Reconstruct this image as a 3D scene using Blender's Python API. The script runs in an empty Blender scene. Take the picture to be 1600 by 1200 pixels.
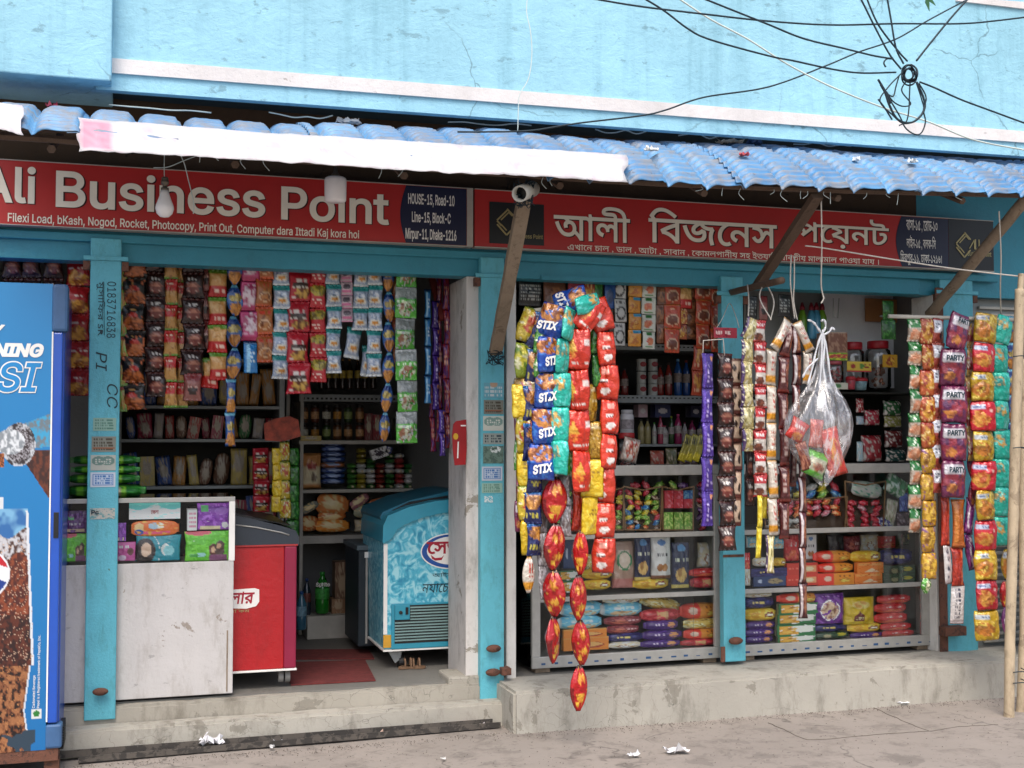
import bpy, bmesh, math, random
import numpy as np
from mathutils import Vector, Matrix, Euler, noise
PI=math.pi
R=random.Random(7)
S=bpy.context.scene
COL=S.collection
# ---------------------------------------------------------------- camera
F=1900.0; CH=1.445; CD=6.0
TH=math.atan(F/6100.0); PH=math.atan(80.0/F)
fw=Vector((math.sin(TH)*math.cos(PH), math.cos(TH)*math.cos(PH), math.sin(PH)))
rt=Vector((math.cos(TH),-math.sin(TH),0)); up=rt.cross(fw)
CP=Vector((0,-CD,CH))
cd=bpy.data.cameras.new('camera'); cam=bpy.data.objects.new('camera',cd); COL.objects.link(cam)
cd.sensor_width=36; cd.lens=36*F/1600; cd.clip_end=2000; cd.clip_start=.05
M=Matrix((rt,up,-fw)).transposed().to_4x4(); M.translation=CP; cam.matrix_world=M
S.camera=cam
# ---------------------------------------------------------------- world, sun, exposure
W=bpy.data.worlds.new('World'); S.world=W; W.use_nodes=True
nt=W.node_tree; bg=nt.nodes['Background']; sk=nt.nodes.new('ShaderNodeTexSky'); sk.sky_type='NISHITA'; sk.sun_disc=False
SUN_EL,SUN_AZ=math.radians(58),math.radians(200)
sk.sun_elevation=SUN_EL; sk.sun_rotation=SUN_AZ; sk.air_density=1.0; sk.dust_density=4.0; sk.ozone_density=.6
nt.links.new(sk.outputs[0],bg.inputs[0]); bg.inputs[1].default_value=.145
sd=bpy.data.lights.new('sun','SUN'); sd.energy=1.35; sd.angle=math.radians(32); sd.color=(1,.95,.9)
so=bpy.data.objects.new('sun',sd); COL.objects.link(so)
# sky azimuth: rotation measured from +Y towards +X
sdir=Vector((math.sin(SUN_AZ)*math.cos(SUN_EL), math.cos(SUN_AZ)*math.cos(SUN_EL), math.sin(SUN_EL)))
so.rotation_euler=(-sdir).to_track_quat('-Z','Y').to_euler()
S.view_settings.view_transform='Standard'; S.view_settings.look='None'
S.view_settings.exposure=.8; S.view_settings.gamma=1
try: S.view_settings.use_curve_mapping=False
except Exception: pass
S.render.engine='CYCLES'; S.cycles.max_bounces=8; S.cycles.transparent_max_bounces=16
# ---------------------------------------------------------------- projection helpers (photo pixel + depth plane -> point)
def at(px,py,Y):
    d=fw+rt*((px-800)/F)+up*((600-py)/F)
    return CP+d*((Y+CD)/d.y)
def mpp(px,Y):          # metres per photo pixel (vertical) on the plane Y
    return (at(px,700,Y)-at(px,800,Y)).z/100
def xw(px,Y): return at(px,700,Y).x
def zw(px,py,Y): return at(px,py,Y).z
# ---------------------------------------------------------------- colours
def hx(s):
    s=s.lstrip('#')
    if len(s)==3: s=''.join(c*2 for c in s)
    v=[int(s[i:i+2],16)/255 for i in (0,2,4)]
    return tuple(c/12.92 if c<=.04045 else ((c+.055)/1.055)**2.4 for c in v)
# ---------------------------------------------------------------- materials
MATS={}
def newmat(name):
    m=bpy.data.materials.new(name); m.use_nodes=True
    return m,m.node_tree,m.node_tree.nodes['Principled BSDF']
def N(nt,t,**k):
    n=nt.nodes.new(t)
    for a,b in k.items():
        if a in('inputs',): 
            for i,v in b.items(): n.inputs[i].default_value=v
        else: setattr(n,a,b)
    return n
def ramp(nt,src,stops):
    r=nt.nodes.new('ShaderNodeValToRGB'); e=r.color_ramp.elements
    while len(e)<len(stops): e.new(.5)
    for i,(p,c) in enumerate(stops):
        e[i].position=p; e[i].color=(*c,1) if len(c)==3 else c
    nt.links.new(src,r.inputs[0]); return r.outputs[0]
def mixc(nt,fac,a,b):
    m=nt.nodes.new('ShaderNodeMix'); m.data_type='RGBA'
    if isinstance(fac,float): m.inputs[0].default_value=fac
    else: nt.links.new(fac,m.inputs[0])
    for i,v in ((6,a),(7,b)):
        if isinstance(v,tuple): m.inputs[i].default_value=(*v[:3],1)
        else: nt.links.new(v,m.inputs[i])
    return m.outputs[2]
def noisev(nt,scale,detail=6,rough=.6,stretch=None,dist=0):
    tc=nt.nodes.new('ShaderNodeTexCoord'); n=nt.nodes.new('ShaderNodeTexNoise')
    n.inputs['Scale'].default_value=scale; n.inputs['Detail'].default_value=detail; n.inputs['Roughness'].default_value=rough
    n.inputs['Distortion'].default_value=dist
    g=nt.nodes.new('ShaderNodeNewGeometry'); src=g.outputs['Position']
    if stretch:
        mp=nt.nodes.new('ShaderNodeMapping'); mp.inputs['Scale'].default_value=stretch
        nt.links.new(src,mp.inputs[0]); src=mp.outputs[0]
    nt.links.new(src,n.inputs['Vector']); return n.outputs['Fac']
def bump(nt,b,src,st,dist=.01):
    n=nt.nodes.new('ShaderNodeBump'); n.inputs['Strength'].default_value=st; n.inputs['Distance'].default_value=dist
    nt.links.new(src,n.inputs['Height']); 
    if b.inputs['Normal'].is_linked: nt.links.new(b.inputs['Normal'].links[0].from_socket,n.inputs['Normal'])
    nt.links.new(n.outputs[0],b.inputs['Normal'])
def plain(name,c,rough=.6,metal=0,var=.12,scale=8,bmp=.15,coat=0):
    """simple painted material with slight procedural unevenness"""
    if name in MATS: return MATS[name]
    m,nt,b=newmat(name); c=hx(c) if isinstance(c,str) else c
    f=noisev(nt,scale)
    lo=tuple(x*(1-var*1.6) for x in c); hi=tuple(min(1,x*(1+var)) for x in c)
    nt.links.new(ramp(nt,f,[(.3,lo),(.7,hi)]),b.inputs['Base Color'])
    b.inputs['Roughness'].default_value=rough; b.inputs['Metallic'].default_value=metal
    if coat: b.inputs['Coat Weight'].default_value=coat
    if bmp: bump(nt,b,noisev(nt,scale*6),bmp,.003)
    MATS[name]=m; return m
def worn(name,c,under,thr=.62,scale=5,rough=.6,dirt='5b5348',dirtamt=.35,cracks=False,stain=None,peel=.9,metal=0,fine=60,finethr=.66):
    """old paint: patches peeled to an undercoat, dirt, speckle, hairline cracks, relief"""
    if name in MATS: return MATS[name]
    m,nt,b=newmat(name); c=hx(c); under=hx(under)
    f=noisev(nt,scale,8,.68,dist=.4)
    f2=noisev(nt,scale*.35,4,.6)
    base=ramp(nt,f2,[(.3,tuple(x*.86 for x in c)),(.7,tuple(min(1,x*1.06) for x in c))])
    dm=noisev(nt,scale*1.7,9,.75,stretch=(1,1,.35))
    dfac=ramp(nt,dm,[(.5,(0,0,0)),(.75,(dirtamt,)*3)])
    base=mixc(nt,dfac,base,hx(dirt))
    fl=noisev(nt,fine,5,.7,stretch=(.6,.6,1.2))
    flf=ramp(nt,fl,[(finethr,(0,0,0)),(finethr+.05,(.5,)*3)])
    base=mixc(nt,flf,base,tuple(x*.35 for x in c))
    pf=ramp(nt,f,[(thr,(0,0,0)),(thr+.012,(peel,)*3)])
    base=mixc(nt,pf,base,under)
    if cracks:
        g=nt.nodes.new('ShaderNodeNewGeometry'); nn=nt.nodes.new('ShaderNodeTexNoise'); nn.inputs['Scale'].default_value=3; nn.inputs['Detail'].default_value=5
        nt.links.new(g.outputs['Position'],nn.inputs['Vector'])
        ad=nt.nodes.new('ShaderNodeVectorMath'); ad.operation='MULTIPLY_ADD'; ad.inputs[1].default_value=(.35,)*3
        nt.links.new(nn.outputs['Color'],ad.inputs[0]); nt.links.new(g.outputs['Position'],ad.inputs[2])
        v=nt.nodes.new('ShaderNodeTexVoronoi'); v.feature='DISTANCE_TO_EDGE'; v.inputs['Scale'].default_value=cracks
        nt.links.new(ad.outputs[0],v.inputs['Vector'])
        cf=ramp(nt,v.outputs['Distance'],[(0,(1,1,1)),(.008,(0,0,0))])
        gate=ramp(nt,noisev(nt,1.3,3),[(.5,(0,0,0)),(.58,(.75,)*3)])
        mu=nt.nodes.new('ShaderNodeMath'); mu.operation='MULTIPLY'; nt.links.new(cf,mu.inputs[0]); nt.links.new(gate,mu.inputs[1])
        base=mixc(nt,mu.outputs[0],base,tuple(x*.25 for x in c))
        bump(nt,b,cf,-.3,.004)
    nt.links.new(base,b.inputs['Base Color']); b.inputs['Roughness'].default_value=rough; b.inputs['Metallic'].default_value=metal
    bump(nt,b,pf,-.35,.003); bump(nt,b,noisev(nt,scale*5,8,.7),.5,.008)
    MATS[name]=m; return m
def printed(name,rough=.35,coat=.3,crinkle=.3,metal=0,scale=45):
    """packaging film: colour printed on the mesh (attribute), crinkled gloss"""
    if name in MATS: return MATS[name]
    m,nt,b=newmat(name)
    a=nt.nodes.new('ShaderNodeAttribute'); a.attribute_name='print'
    # small per-object tint difference, faded stock
    oi=nt.nodes.new('ShaderNodeObjectInfo'); hs=nt.nodes.new('ShaderNodeHueSaturation')
    mr=nt.nodes.new('ShaderNodeMapRange'); mr.inputs[3].default_value=.82; mr.inputs[4].default_value=1.08
    nt.links.new(oi.outputs['Random'],mr.inputs[0]); nt.links.new(mr.outputs[0],hs.inputs['Value'])
    nt.links.new(a.outputs['Color'],hs.inputs['Color']); nt.links.new(hs.outputs[0],b.inputs['Base Color'])
    b.inputs['Roughness'].default_value=rough; b.inputs['Coat Weight'].default_value=coat; b.inputs['Coat Roughness'].default_value=.15
    b.inputs['Metallic'].default_value=metal
    if crinkle:
        bump(nt,b,noisev(nt,scale,3,.5,dist=1.2),crinkle,.01)
        if crinkle>.3:
            g=nt.nodes.new('ShaderNodeNewGeometry'); v=nt.nodes.new('ShaderNodeTexVoronoi'); v.inputs['Scale'].default_value=scale*.8
            nz_=nt.nodes.new('ShaderNodeTexNoise'); nz_.inputs['Scale'].default_value=20; ad=nt.nodes.new('ShaderNodeVectorMath'); ad.operation='MULTIPLY_ADD'; ad.inputs[1].default_value=(.06,.06,.06)
            nt.links.new(g.outputs['Position'],nz_.inputs['Vector']); nt.links.new(nz_.outputs['Color'],ad.inputs[0]); nt.links.new(g.outputs['Position'],ad.inputs[2]); nt.links.new(ad.outputs[0],v.inputs['Vector'])
            bump(nt,b,v.outputs['Distance'],crinkle*.55,.012)
    MATS[name]=m; return m
foil=printed('printed_foil',.2,.6,.55,.15)
film=printed('printed_film',.36,.3,.35,0)
card=printed('printed_card',.5,.1,.05,0)
paperp=printed('printed_paper',.85,0,.08,0)
def glassmat(name='clear_glass',tint=(.975,.99,.985),gl=.0,rough=.03,op=0.0):
    if name in MATS: return MATS[name]
    m,nt,b=newmat(name)
    tr=nt.nodes.new('ShaderNodeBsdfTransparent'); tr.inputs[0].default_value=(*tint,1)
    g=nt.nodes.new('ShaderNodeBsdfGlossy'); g.inputs['Roughness'].default_value=rough
    fr=nt.nodes.new('ShaderNodeFresnel'); fr.inputs[0].default_value=1.3
    ad=nt.nodes.new('ShaderNodeMath'); ad.operation='ADD'; ad.inputs[1].default_value=gl; nt.links.new(fr.outputs[0],ad.inputs[0])
    mx=nt.nodes.new('ShaderNodeMixShader'); nt.links.new(ad.outputs[0],mx.inputs[0]); nt.links.new(tr.outputs[0],mx.inputs[1]); nt.links.new(g.outputs[0],mx.inputs[2])
    out=nt.nodes['Material Output']
    nt.links.new(mx.outputs[0],out.inputs[0])
    MATS[name]=m; return m
glass=glassmat()
# ---------------------------------------------------------------- object helpers
def tag(o,label=None,cat=None,group=None,kind=None):
    if label: o['label']=label
    if cat: o['category']=cat
    if group: o['group']=group
    if kind: o['kind']=kind
    return o
def thing(name,label,cat,loc,group=None,rz=0):
    o=bpy.data.objects.new(name,None); COL.objects.link(o); o.location=loc; o.rotation_euler=(0,0,rz); o.empty_display_size=.05
    return tag(o,label,cat,group)
def link(name,me,mat,parent=None,smooth=False):
    o=bpy.data.objects.new(name,me); COL.objects.link(o)
    if mat and not me.materials: me.materials.append(mat)
    if smooth: me.polygons.foreach_set('use_smooth',[True]*len(me.polygons))
    if parent:
        o.parent=parent
        # children are given in world coordinates
    return o
def wmat(o):
    m=Matrix.LocRotScale(o.location,o.rotation_euler,o.scale)
    return wmat(o.parent)@m if o.parent else m
def ob(name,bm,mat,parent=None,smooth=False,origin=None):
    """bmesh in world coordinates -> object with its origin at the base of its box"""
    xs=[v.co for v in bm.verts]
    if origin is None:
        lo=Vector((min(c.x for c in xs),min(c.y for c in xs),min(c.z for c in xs))); hi=Vector((max(c.x for c in xs),max(c.y for c in xs),max(c.z for c in xs)))
        origin=Vector(((lo.x+hi.x)/2,(lo.y+hi.y)/2,lo.z))
    bmesh.ops.translate(bm,verts=bm.verts,vec=-origin)
    me=bpy.data.meshes.new(name); bm.to_mesh(me); bm.free()
    o=link(name,me,mat,None,smooth)
    if parent:
        o.parent=parent; L=wmat(parent).inverted()@Matrix.Translation(origin)
        o.location=L.translation; o.rotation_euler=L.to_euler()
    else: o.location=origin
    return o
def box(bm,lo,hi,bev=0,rot=None,piv=None):
    a_,b_=Vector(lo),Vector(hi); lo=Vector(map(min,a_,b_)); hi=Vector(map(max,a_,b_))
    r=bmesh.ops.create_cube(bm,size=1,matrix=Matrix.Translation((lo+hi)/2)@Matrix.Diagonal((*(hi-lo),1)))
    vs=r['verts']
    if bev>0:
        es=list({e for v in vs for e in v.link_edges})
        q=bmesh.ops.bevel(bm,geom=es,offset=bev,segments=2,profile=.5,affect='EDGES'); vs=q['verts']
    if rot is not None:
        p=Vector(piv) if piv is not None else (lo+hi)/2
        bmesh.ops.rotate(bm,verts=vs,cent=p,matrix=rot)
    return vs
def B(name,lo,hi,mat,parent=None,bev=0,rot=None,piv=None):
    bm=bmesh.new(); box(bm,lo,hi,bev,rot,piv); return ob(name,bm,mat,parent)
def tube(bm,pts,r,seg=8,caps=True,rfun=None):
    pts=[Vector(p) for p in pts]; n=len(pts); rings=[]
    pn=None
    for i,p in enumerate(pts):
        t=(pts[min(i+1,n-1)]-pts[max(i-1,0)])
        if t.length<1e-9: t=Vector((0,0,1))
        t.normalize()
        if pn is None:
            a=Vector((0,0,1)) if abs(t.z)<.9 else Vector((1,0,0)); pn=t.cross(a).normalized()
        else:
            pn=(pn-t*pn.dot(t)); pn=pn.normalized() if pn.length>1e-6 else t.orthogonal().normalized()
        bn=t.cross(pn); rr=rfun(i/(n-1)) if rfun else (r[i] if isinstance(r,(list,tuple)) else r)
        rings.append([bm.verts.new(p+(pn*math.cos(2*PI*k/seg)+bn*math.sin(2*PI*k/seg))*rr) for k in range(seg)])
    for a,b in zip(rings,rings[1:]):
        for k in range(seg): bm.faces.new((a[k],a[(k+1)%seg],b[(k+1)%seg],b[k]))
    if caps: bm.faces.new(rings[0][::-1]); bm.faces.new(rings[-1])
def T(name,pts,r,mat,parent=None,seg=8,smooth=True,rfun=None):
    bm=bmesh.new(); tube(bm,pts,r,seg,True,rfun); return ob(name,bm,mat,parent,smooth)
def spline(pts,k=8):
    """Catmull-Rom through points"""
    P=[Vector(p) for p in pts]; P=[P[0]*2-P[1]]+P+[P[-1]*2-P[-2]]; out=[]
    for i in range(1,len(P)-2):
        for j in range(k):
            t=j/k; a,b,c,d=P[i-1:i+3]
            out.append(.5*((2*b)+(c-a)*t+(2*a-5*b+4*c-d)*t*t+(3*b-a-3*c+d)*t**3))
    out.append(P[-2]); return out
def lathe(bm,prof,c,seg=16,axis='z'):
    rings=[]
    for (r,h) in prof:
        ring=[]
        for k in range(seg):
            a=2*PI*k/seg; x,y=r*math.cos(a),r*math.sin(a)
            p=(x,y,h) if axis=='z' else ((h,x,y) if axis=='x' else (x,h,y))
            ring.append(bm.verts.new(Vector(c)+Vector(p)))
        rings.append(ring)
    for a,b in zip(rings,rings[1:]):
        for k in range(seg): bm.faces.new((a[k],a[(k+1)%seg],b[(k+1)%seg],b[k]))
    bm.faces.new(rings[0][::-1]); bm.faces.new(rings[-1])
def Lz(name,prof,c,mat,parent=None,seg=16,axis='z'):
    bm=bmesh.new(); lathe(bm,prof,c,seg,axis); bmesh.ops.recalc_face_normals(bm,faces=bm.faces); return ob(name,bm,mat,parent,True)
def plate(name,pts,mat,parent=None,th=.004,nrm=(0,-1,0)):
    """flat polygon (world points) given a thickness towards nrm"""
    bm=bmesh.new(); nv=Vector(nrm)*th
    a=[bm.verts.new(Vector(p)) for p in pts]; b=[bm.verts.new(Vector(p)+nv) for p in pts]
    bm.faces.new(a); bm.faces.new(b[::-1]); n=len(a)
    for i in range(n): bm.faces.new((a[i],b[i],b[(i+1)%n],a[(i+1)%n]))
    bmesh.ops.recalc_face_normals(bm,faces=bm.faces)
    return ob(name,bm,mat,parent)
# ---------------------------------------------------------------- text
from mathutils.geometry import delaunay_2d_cdt
LASTC=[0,0,0]
FONT=None
try:
    import os
    FONT=bpy.data.fonts.load(os.path.join(bpy.utils.system_resource('DATAFILES'),'fonts','Inter.woff2'))   # Blender's own interface font
except Exception: FONT=None
def loops_of(s,shear,spacing,lines):
    cu=bpy.data.curves.new('tmp_text','FONT'); cu.body=s; cu.size=1; cu.shear=shear; cu.space_character=spacing
    if FONT and all(ord(ch)<256 for ch in s): cu.font=FONT
    cu.align_x='CENTER'; cu.resolution_u=3; cu.space_line=lines; cu.fill_mode='NONE'
    to=bpy.data.objects.new('tmp_text',cu); COL.objects.link(to)
    dg=bpy.context.evaluated_depsgraph_get(); me=bpy.data.meshes.new_from_object(to.evaluated_get(dg))
    bpy.data.objects.remove(to); bpy.data.curves.remove(cu)
    nb={}
    for e in me.edges:
        i,j=e.vertices; nb.setdefault(i,[]).append(j); nb.setdefault(j,[]).append(i)
    co=[(v.co.x,v.co.y) for v in me.vertices]; seen=set(); out=[]
    for e in me.edges:
        i,j=e.vertices
        if i in seen: continue
        L=[i]; seen.add(i); cur=j; prev=i
        while cur not in seen:
            L.append(cur); seen.add(cur); nx=[k for k in nb[cur] if k!=prev]
            if not nx: break
            prev,cur=cur,nx[0]
        if len(L)>2: out.append([co[k] for k in L])
    bpy.data.meshes.remove(me); return out
def area(L): return sum(L[i-1][0]*L[i][1]-L[i][0]*L[i-1][1] for i in range(len(L)))/2
def inside(p,L):
    c=False
    for i in range(len(L)):
        (x1,y1),(x2,y2)=L[i-1],L[i]
        if (y1>p[1])!=(y2>p[1]) and p[0]<(x2-x1)*(p[1]-y1)/(y2-y1)+x1: c=not c
    return c
def offs(L,d):
    n=len(L); out=[]
    for i in range(n):
        a,b,c=Vector(L[i-1]),Vector(L[i]),Vector(L[(i+1)%n]); t1=(b-a); t2=(c-b)
        if t1.length<1e-7 or t2.length<1e-7: out.append(tuple(b)); continue
        t1.normalize();t2.normalize(); n1=Vector((t1.y,-t1.x)); n2=Vector((t2.y,-t2.x)); m=n1+n2
        if m.length<.3: m=n1
        m.normalize(); k=1/max(.55,m.dot(n1)); out.append(tuple(b+m*d*k))
    return out
def text(s,px0,py0,px1,py1,Y,mat,parent=None,bold=0,shear=0,rot=0,name='lettering',spacing=1.0,ext=.0015,basis=None,lines=1.0):
    """lettering fitted to a pixel box on the plane Y, standing a hair proud; rot in quarter turns"""
    Ls=loops_of(s,shear,spacing,lines)
    if not Ls: return None
    big=max(Ls,key=lambda L:abs(area(L))); sg=1 if area(big)>0 else -1
    LL=[]
    for L in Ls:
        A=area(L)
        if abs(A)<1e-6: continue
        if A*sg<0 and not any(area(o)*sg>0 and inside(L[0],o) for o in Ls if o is not L): L=L[::-1]
        LL.append(offs(L,bold*sg) if bold else L)
    V2=[];E2=[]
    for L in LL:
        b=len(V2); V2+=[Vector(p) for p in L]; E2+=[(b+i,b+(i+1)%len(L)) for i in range(len(L))]
    r=delaunay_2d_cdt(V2,E2,[],0,1e-6); vs=[(p.x,p.y) for p in r[0]]; tris=[tuple(f) for f in r[2]]
    ct=np.array([[sum(vs[k][0] for k in f)/3,sum(vs[k][1] for k in f)/3] for f in tris]); wn=np.zeros(len(tris))
    for L in LL:
        P=np.array(L); Q=np.roll(P,-1,0)
        for (x1,y1),(x2,y2) in zip(P,Q):
            if y1==y2: continue
            m=((y1>ct[:,1])!=(y2>ct[:,1]))&(ct[:,0]<(x2-x1)*(ct[:,1]-y1)/(y2-y1)+x1); wn[m]+=1 if y2>y1 else -1
    fs=[f for f,w in zip(tris,wn) if w!=0]; lay=[0]*len(vs)
    used=sorted({k for f in fs for k in f}); mp={k:i for i,k in enumerate(used)}
    vs=[vs[k] for k in used]; lay=[0]*len(vs); fs=[tuple(mp[k] for k in f) for f in fs]
    co=np.array(vs); x,y=co[:,0].copy(),co[:,1].copy()
    for _ in range(rot%4): x,y=-y,x
    x=(x-x.min())/max(1e-6,x.max()-x.min()); y=(y-y.min())/max(1e-6,y.max()-y.min()); n=len(x)
    if basis is None:
        X0,X1=xw(px0,Y),xw(px1,Y); pm=(px0+px1)/2; Z1,Z0=zw(pm,py0,Y),zw(pm,py1,Y)
        W=np.stack([X0+x*(X1-X0),np.full(n,Y),Z0+y*(Z1-Z0)],1)
    else:
        o,ux,uy=[np.array(v) for v in basis]; W=o+x[:,None]*ux+y[:,None]*uy
    W[:,1]-=np.array(lay)*.00025+(ext-.0015)
    c=W.mean(0); LASTC[:]=list(c); me=bpy.data.meshes.new(name); me.from_pydata([tuple(p) for p in W-c],[],fs); me.update(); me.materials.append(mat)
    o=bpy.data.objects.new(name,me); COL.objects.link(o)
    if parent:
        L=wmat(parent).inverted()@Matrix.Translation(Vector(c)); o.parent=parent; o.location,o.rotation_euler=L.translation,L.to_euler()
    else: o.location=Vector(c)
    return o
# ---------------------------------------------------------------- printed packaging
_rng=np.random.RandomState(42); _LAT=_rng.rand(64,64)
def _lat(x,y):
    xi=np.floor(x).astype(int); yi=np.floor(y).astype(int); fx=x-xi; fy=y-yi; fx=fx*fx*(3-2*fx); fy=fy*fy*(3-2*fy)
    g=lambda a,b:_LAT[a%64,b%64]
    return (g(xi,yi)*(1-fx)+g(xi+1,yi)*fx)*(1-fy)+(g(xi,yi+1)*(1-fx)+g(xi+1,yi+1)*fx)*fy
def vn(U,V,f,s):
    """value noise on numpy arrays, about 0..1"""
    k=f*1.9; a=_lat(U*k+s*7.31,V*k+s*3.17)*.62+_lat(U*k*2.3+s*1.7,V*k*2.3+s*5.9)*.38
    return np.clip((a-.5)*1.7+.5,0,1)
GAIN=[1.0]
def paint(ops,U,V,seed=0):
    return np.clip(_paint(ops,U,V,seed)*GAIN[0],0,.85)
def _paint(ops,U,V,seed=0):
    C=np.zeros((len(U),3))
    for k,o in enumerate(ops):
        t=o[0]; s=seed+k*1.37
        if t=='b': C[:]=hx(o[1])
        elif t=='r':
            m=(U>=o[1])&(V>=o[2])&(U<=o[3])&(V<=o[4]); C[m]=hx(o[5])
        elif t=='e':
            m=((U-o[1])/o[3])**2+((V-o[2])/o[4])**2<=1; C[m]=hx(o[5])
        elif t=='f':
            d=((U-o[1])/o[3])**2+((V-o[2])/o[4])**2+ (vn(U,V,1.6/max(o[3],.1)*.4,s)-.5)*.9
            m=d<=1; n=vn(U,V,4,s+5)[:,None]
            n=np.clip((n-.35)*3,0,1); C[m]=(np.array(hx(o[5]))*(1-n)+np.array(hx(o[6]))*n)[m]
        elif t=='t':   # lines of small print
            rows=o[6] if len(o)>6 else 1; m=(U>=o[1])&(V>=o[2])&(U<=o[3])&(V<=o[4])
            r=(V-o[2])/(o[4]-o[2])*rows; q=(r%1)
            k2=np.floor((U-o[1])/(o[3]-o[1])*(7+rows*2)); h=np.abs(np.sin(k2*12.9898+np.floor(r)*78.233+s))*43758.5453%1
            h2=np.sin((U-o[1])*60+s)*.5+.5
            m&=(q>.18)&(q<.82)&(h>.22)&(h2>.12); C[m]=hx(o[5])
        elif t=='w':   # wavy band
            y=V+.05*np.sin(U*PI*2*o[4]+s); m=(y>=o[1])&(y<=o[2]); C[m]=hx(o[3])
        elif t=='s':   # speckle
            m=vn(U,V,5,s)>o[2]; C[m]=hx(o[1])
        elif t=='o':   # ring
            d=((U-o[1])/o[3])**2+((V-o[2])/o[4])**2; m=(d<=1)&(d>=o[6]); C[m]=hx(o[5])
        elif t=='d':   # diagonal half
            m=(U*o[1]+V*o[2])>o[3]; C[m]=hx(o[4])
        elif t=='y':   # triangle (cx,cy,rx,ry) pointing up
            m=(np.abs(U-o[1])/o[3]<=(V-(o[2]-o[4]))/(2*o[4]))&(V>=o[2]-o[4])&(V<=o[2]+o[4]); C[m]=hx(o[5])
    return C
PM={}
def pack_mesh(ops,style,var=0,nx=14,nz=18,back=None):
    key=(str(ops),style,var,nx,nz,GAIN[0])
    if key in PM: return PM[key]
    rs=random.Random(hash(style)%97+var*31+len(str(ops))); ph=[rs.uniform(0,6.28) for _ in range(8)]
    u=np.linspace(0,1,nx+1); v=np.linspace(0,1,nz+1)
    V,U=np.meshgrid(v,u,indexing='ij'); U=U.ravel();V=V.ravel()
    su=np.sin(PI*U); sv=np.sin(PI*V)
    wr=lambda f:(np.sin(U*f+ph[0]+2*np.sin(V*5+ph[1]))*np.sin(V*f*.8+ph[2]+1.5*np.sin(U*4+ph[3])))
    W=np.ones_like(U); dx=np.zeros_like(U); zz=-V.copy()
    ends=np.exp(-np.minimum(V,1-V)*14)
    if style=='pillow':
        vv=np.clip((V-.07)/.86,0,1); D=(np.clip(su,0,1)**.6)*(np.clip(np.sin(PI*vv),0,1)**.55)
        W=1-.13*np.sin(PI*vv)**.8; D=D+.09*wr(9)*D+.16*np.sin(U*26+ph[4])*np.exp(-np.minimum(vv,1-vv)*9)*su
    elif style=='pinch':
        vv=np.clip((V-.03)/.94,0,1); D=su**.6*(.12+np.sin(PI*vv)**.7)*.95
        W=.26+.74*np.sin(PI*vv)**.75; D=D*(.75+.5*np.abs(vn(U*1.2+V*.6,V,1.3,var*2.1+ph[0])-.5)*2)+.22*np.sin(U*22+ph[4])*np.exp(-np.minimum(vv,1-vv)*6)*su; dx=dx+.10*(V-.5)*np.sin(ph[1])
    elif style=='fat':
        vv=V; D=su**.5*(.3+.6*np.sin(PI*vv)**.5); W=.88+.12*np.sin(PI*vv)**.7+.03*np.sin(V*9+ph[6])
        zz=zz+.02*np.sin(U*PI)*np.sin(ph[5])
        D=D+.12*wr(8)*D+.2*np.sin(U*24+ph[4])*np.exp(-np.minimum(vv,1-vv)*8)*su
    elif style=='sachet':
        vv=np.clip((V-.08)/.84,0,1); D=su**.8*np.sin(PI*vv)**.7*.8; D=D+.12*wr(7)*D
    elif style=='stick':
        vv=np.clip((V-.07)/.86,0,1); D=su**.5*(.15+.85*np.sin(PI*vv)**.3); W=1-.18*np.sin(PI*vv)**.5; W=np.where((V<.05)|(V>.95),1.08,W); D+=.07*wr(11)*D
    elif style=='roll':   # lying flow-wrap, fins at the two ends
        uu=np.clip((U-.07)/.86,0,1); D=(np.clip(np.sin(PI*V),0,1)**.45)*(np.clip(np.sin(PI*uu),0,1)**.28)
        zz=-.5+(.5-V)*(.55+.45*np.clip(np.sin(PI*uu),0,1)**.3); D=D+.07*wr(10)*D
    elif style=='bag':   # standing pack with square shoulders
        vv=np.clip((V-.06)/.94,0,1); D=(su**.35)*(np.clip(np.sin(PI*(vv*.88+.02)),0,1)**.4); W=1-.04*np.sin(PI*vv); D=D+.10*wr(7)*D
    elif style=='box':
        D=np.ones_like(U)
    elif style=='candy':
        D=su**.4*np.sin(PI*V)**.5; b=np.abs(U-.5)*2; zz=-.5+(.5-V)*np.where(b>.62,.35+(b-.62)*1.6,1-.55*(b/.62)**3); D=np.where(b>.62,.25,D)+.15*wr(12)*D
    else: D=su
    if style not in('box','roll','candy'):
        k1=np.abs(vn(U,V,1.6,var*3.3+ph[0])-.5)*2; k2=np.abs(vn(U*1.3+V*.8,V-U*.5,2.6,var+ph[1])-.5)*2
        D=D*(.80+.42*k1)+.10*k2*np.clip(su,0,1)*np.clip(sv,0,1); dx=dx+.03*(vn(V*0+.3,V,1.4,var+ph[2])-.5)
    X=(U-.5)*W+dx; n=len(U)
    if style=='box':
        co=[(x,0,z) for x,z in zip(X,zz)]+[(-.5,1,0),(.5,1,0),(.5,1,-1),(-.5,1,-1)]
    else:
        edge=(U<1e-6)|(U>1-1e-6)|(V<1e-6)|(V>1-1e-6)
        back_y=np.where(edge,0,.5+D*.5); front_y=np.where(edge,0,-D*.5)
        # front bulges to -Y, back to +Y, all inside -0.5..0.5
        front=np.stack([X,front_y,zz],1); co=[tuple(p) for p in front]
        bid={}
        for i in range(n):
            if edge[i]: bid[i]=i
            else: bid[i]=len(co); co.append((X[i],D[i]*.5,zz[i]))
    faces=[]; q=nx+1
    for j in range(nz):
        for i in range(nx):
            a=j*q+i; f=(a,a+q,a+q+1,a+1); faces.append(f)
            if style!='box': faces.append(tuple(bid[k] for k in f[::-1]))
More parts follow.
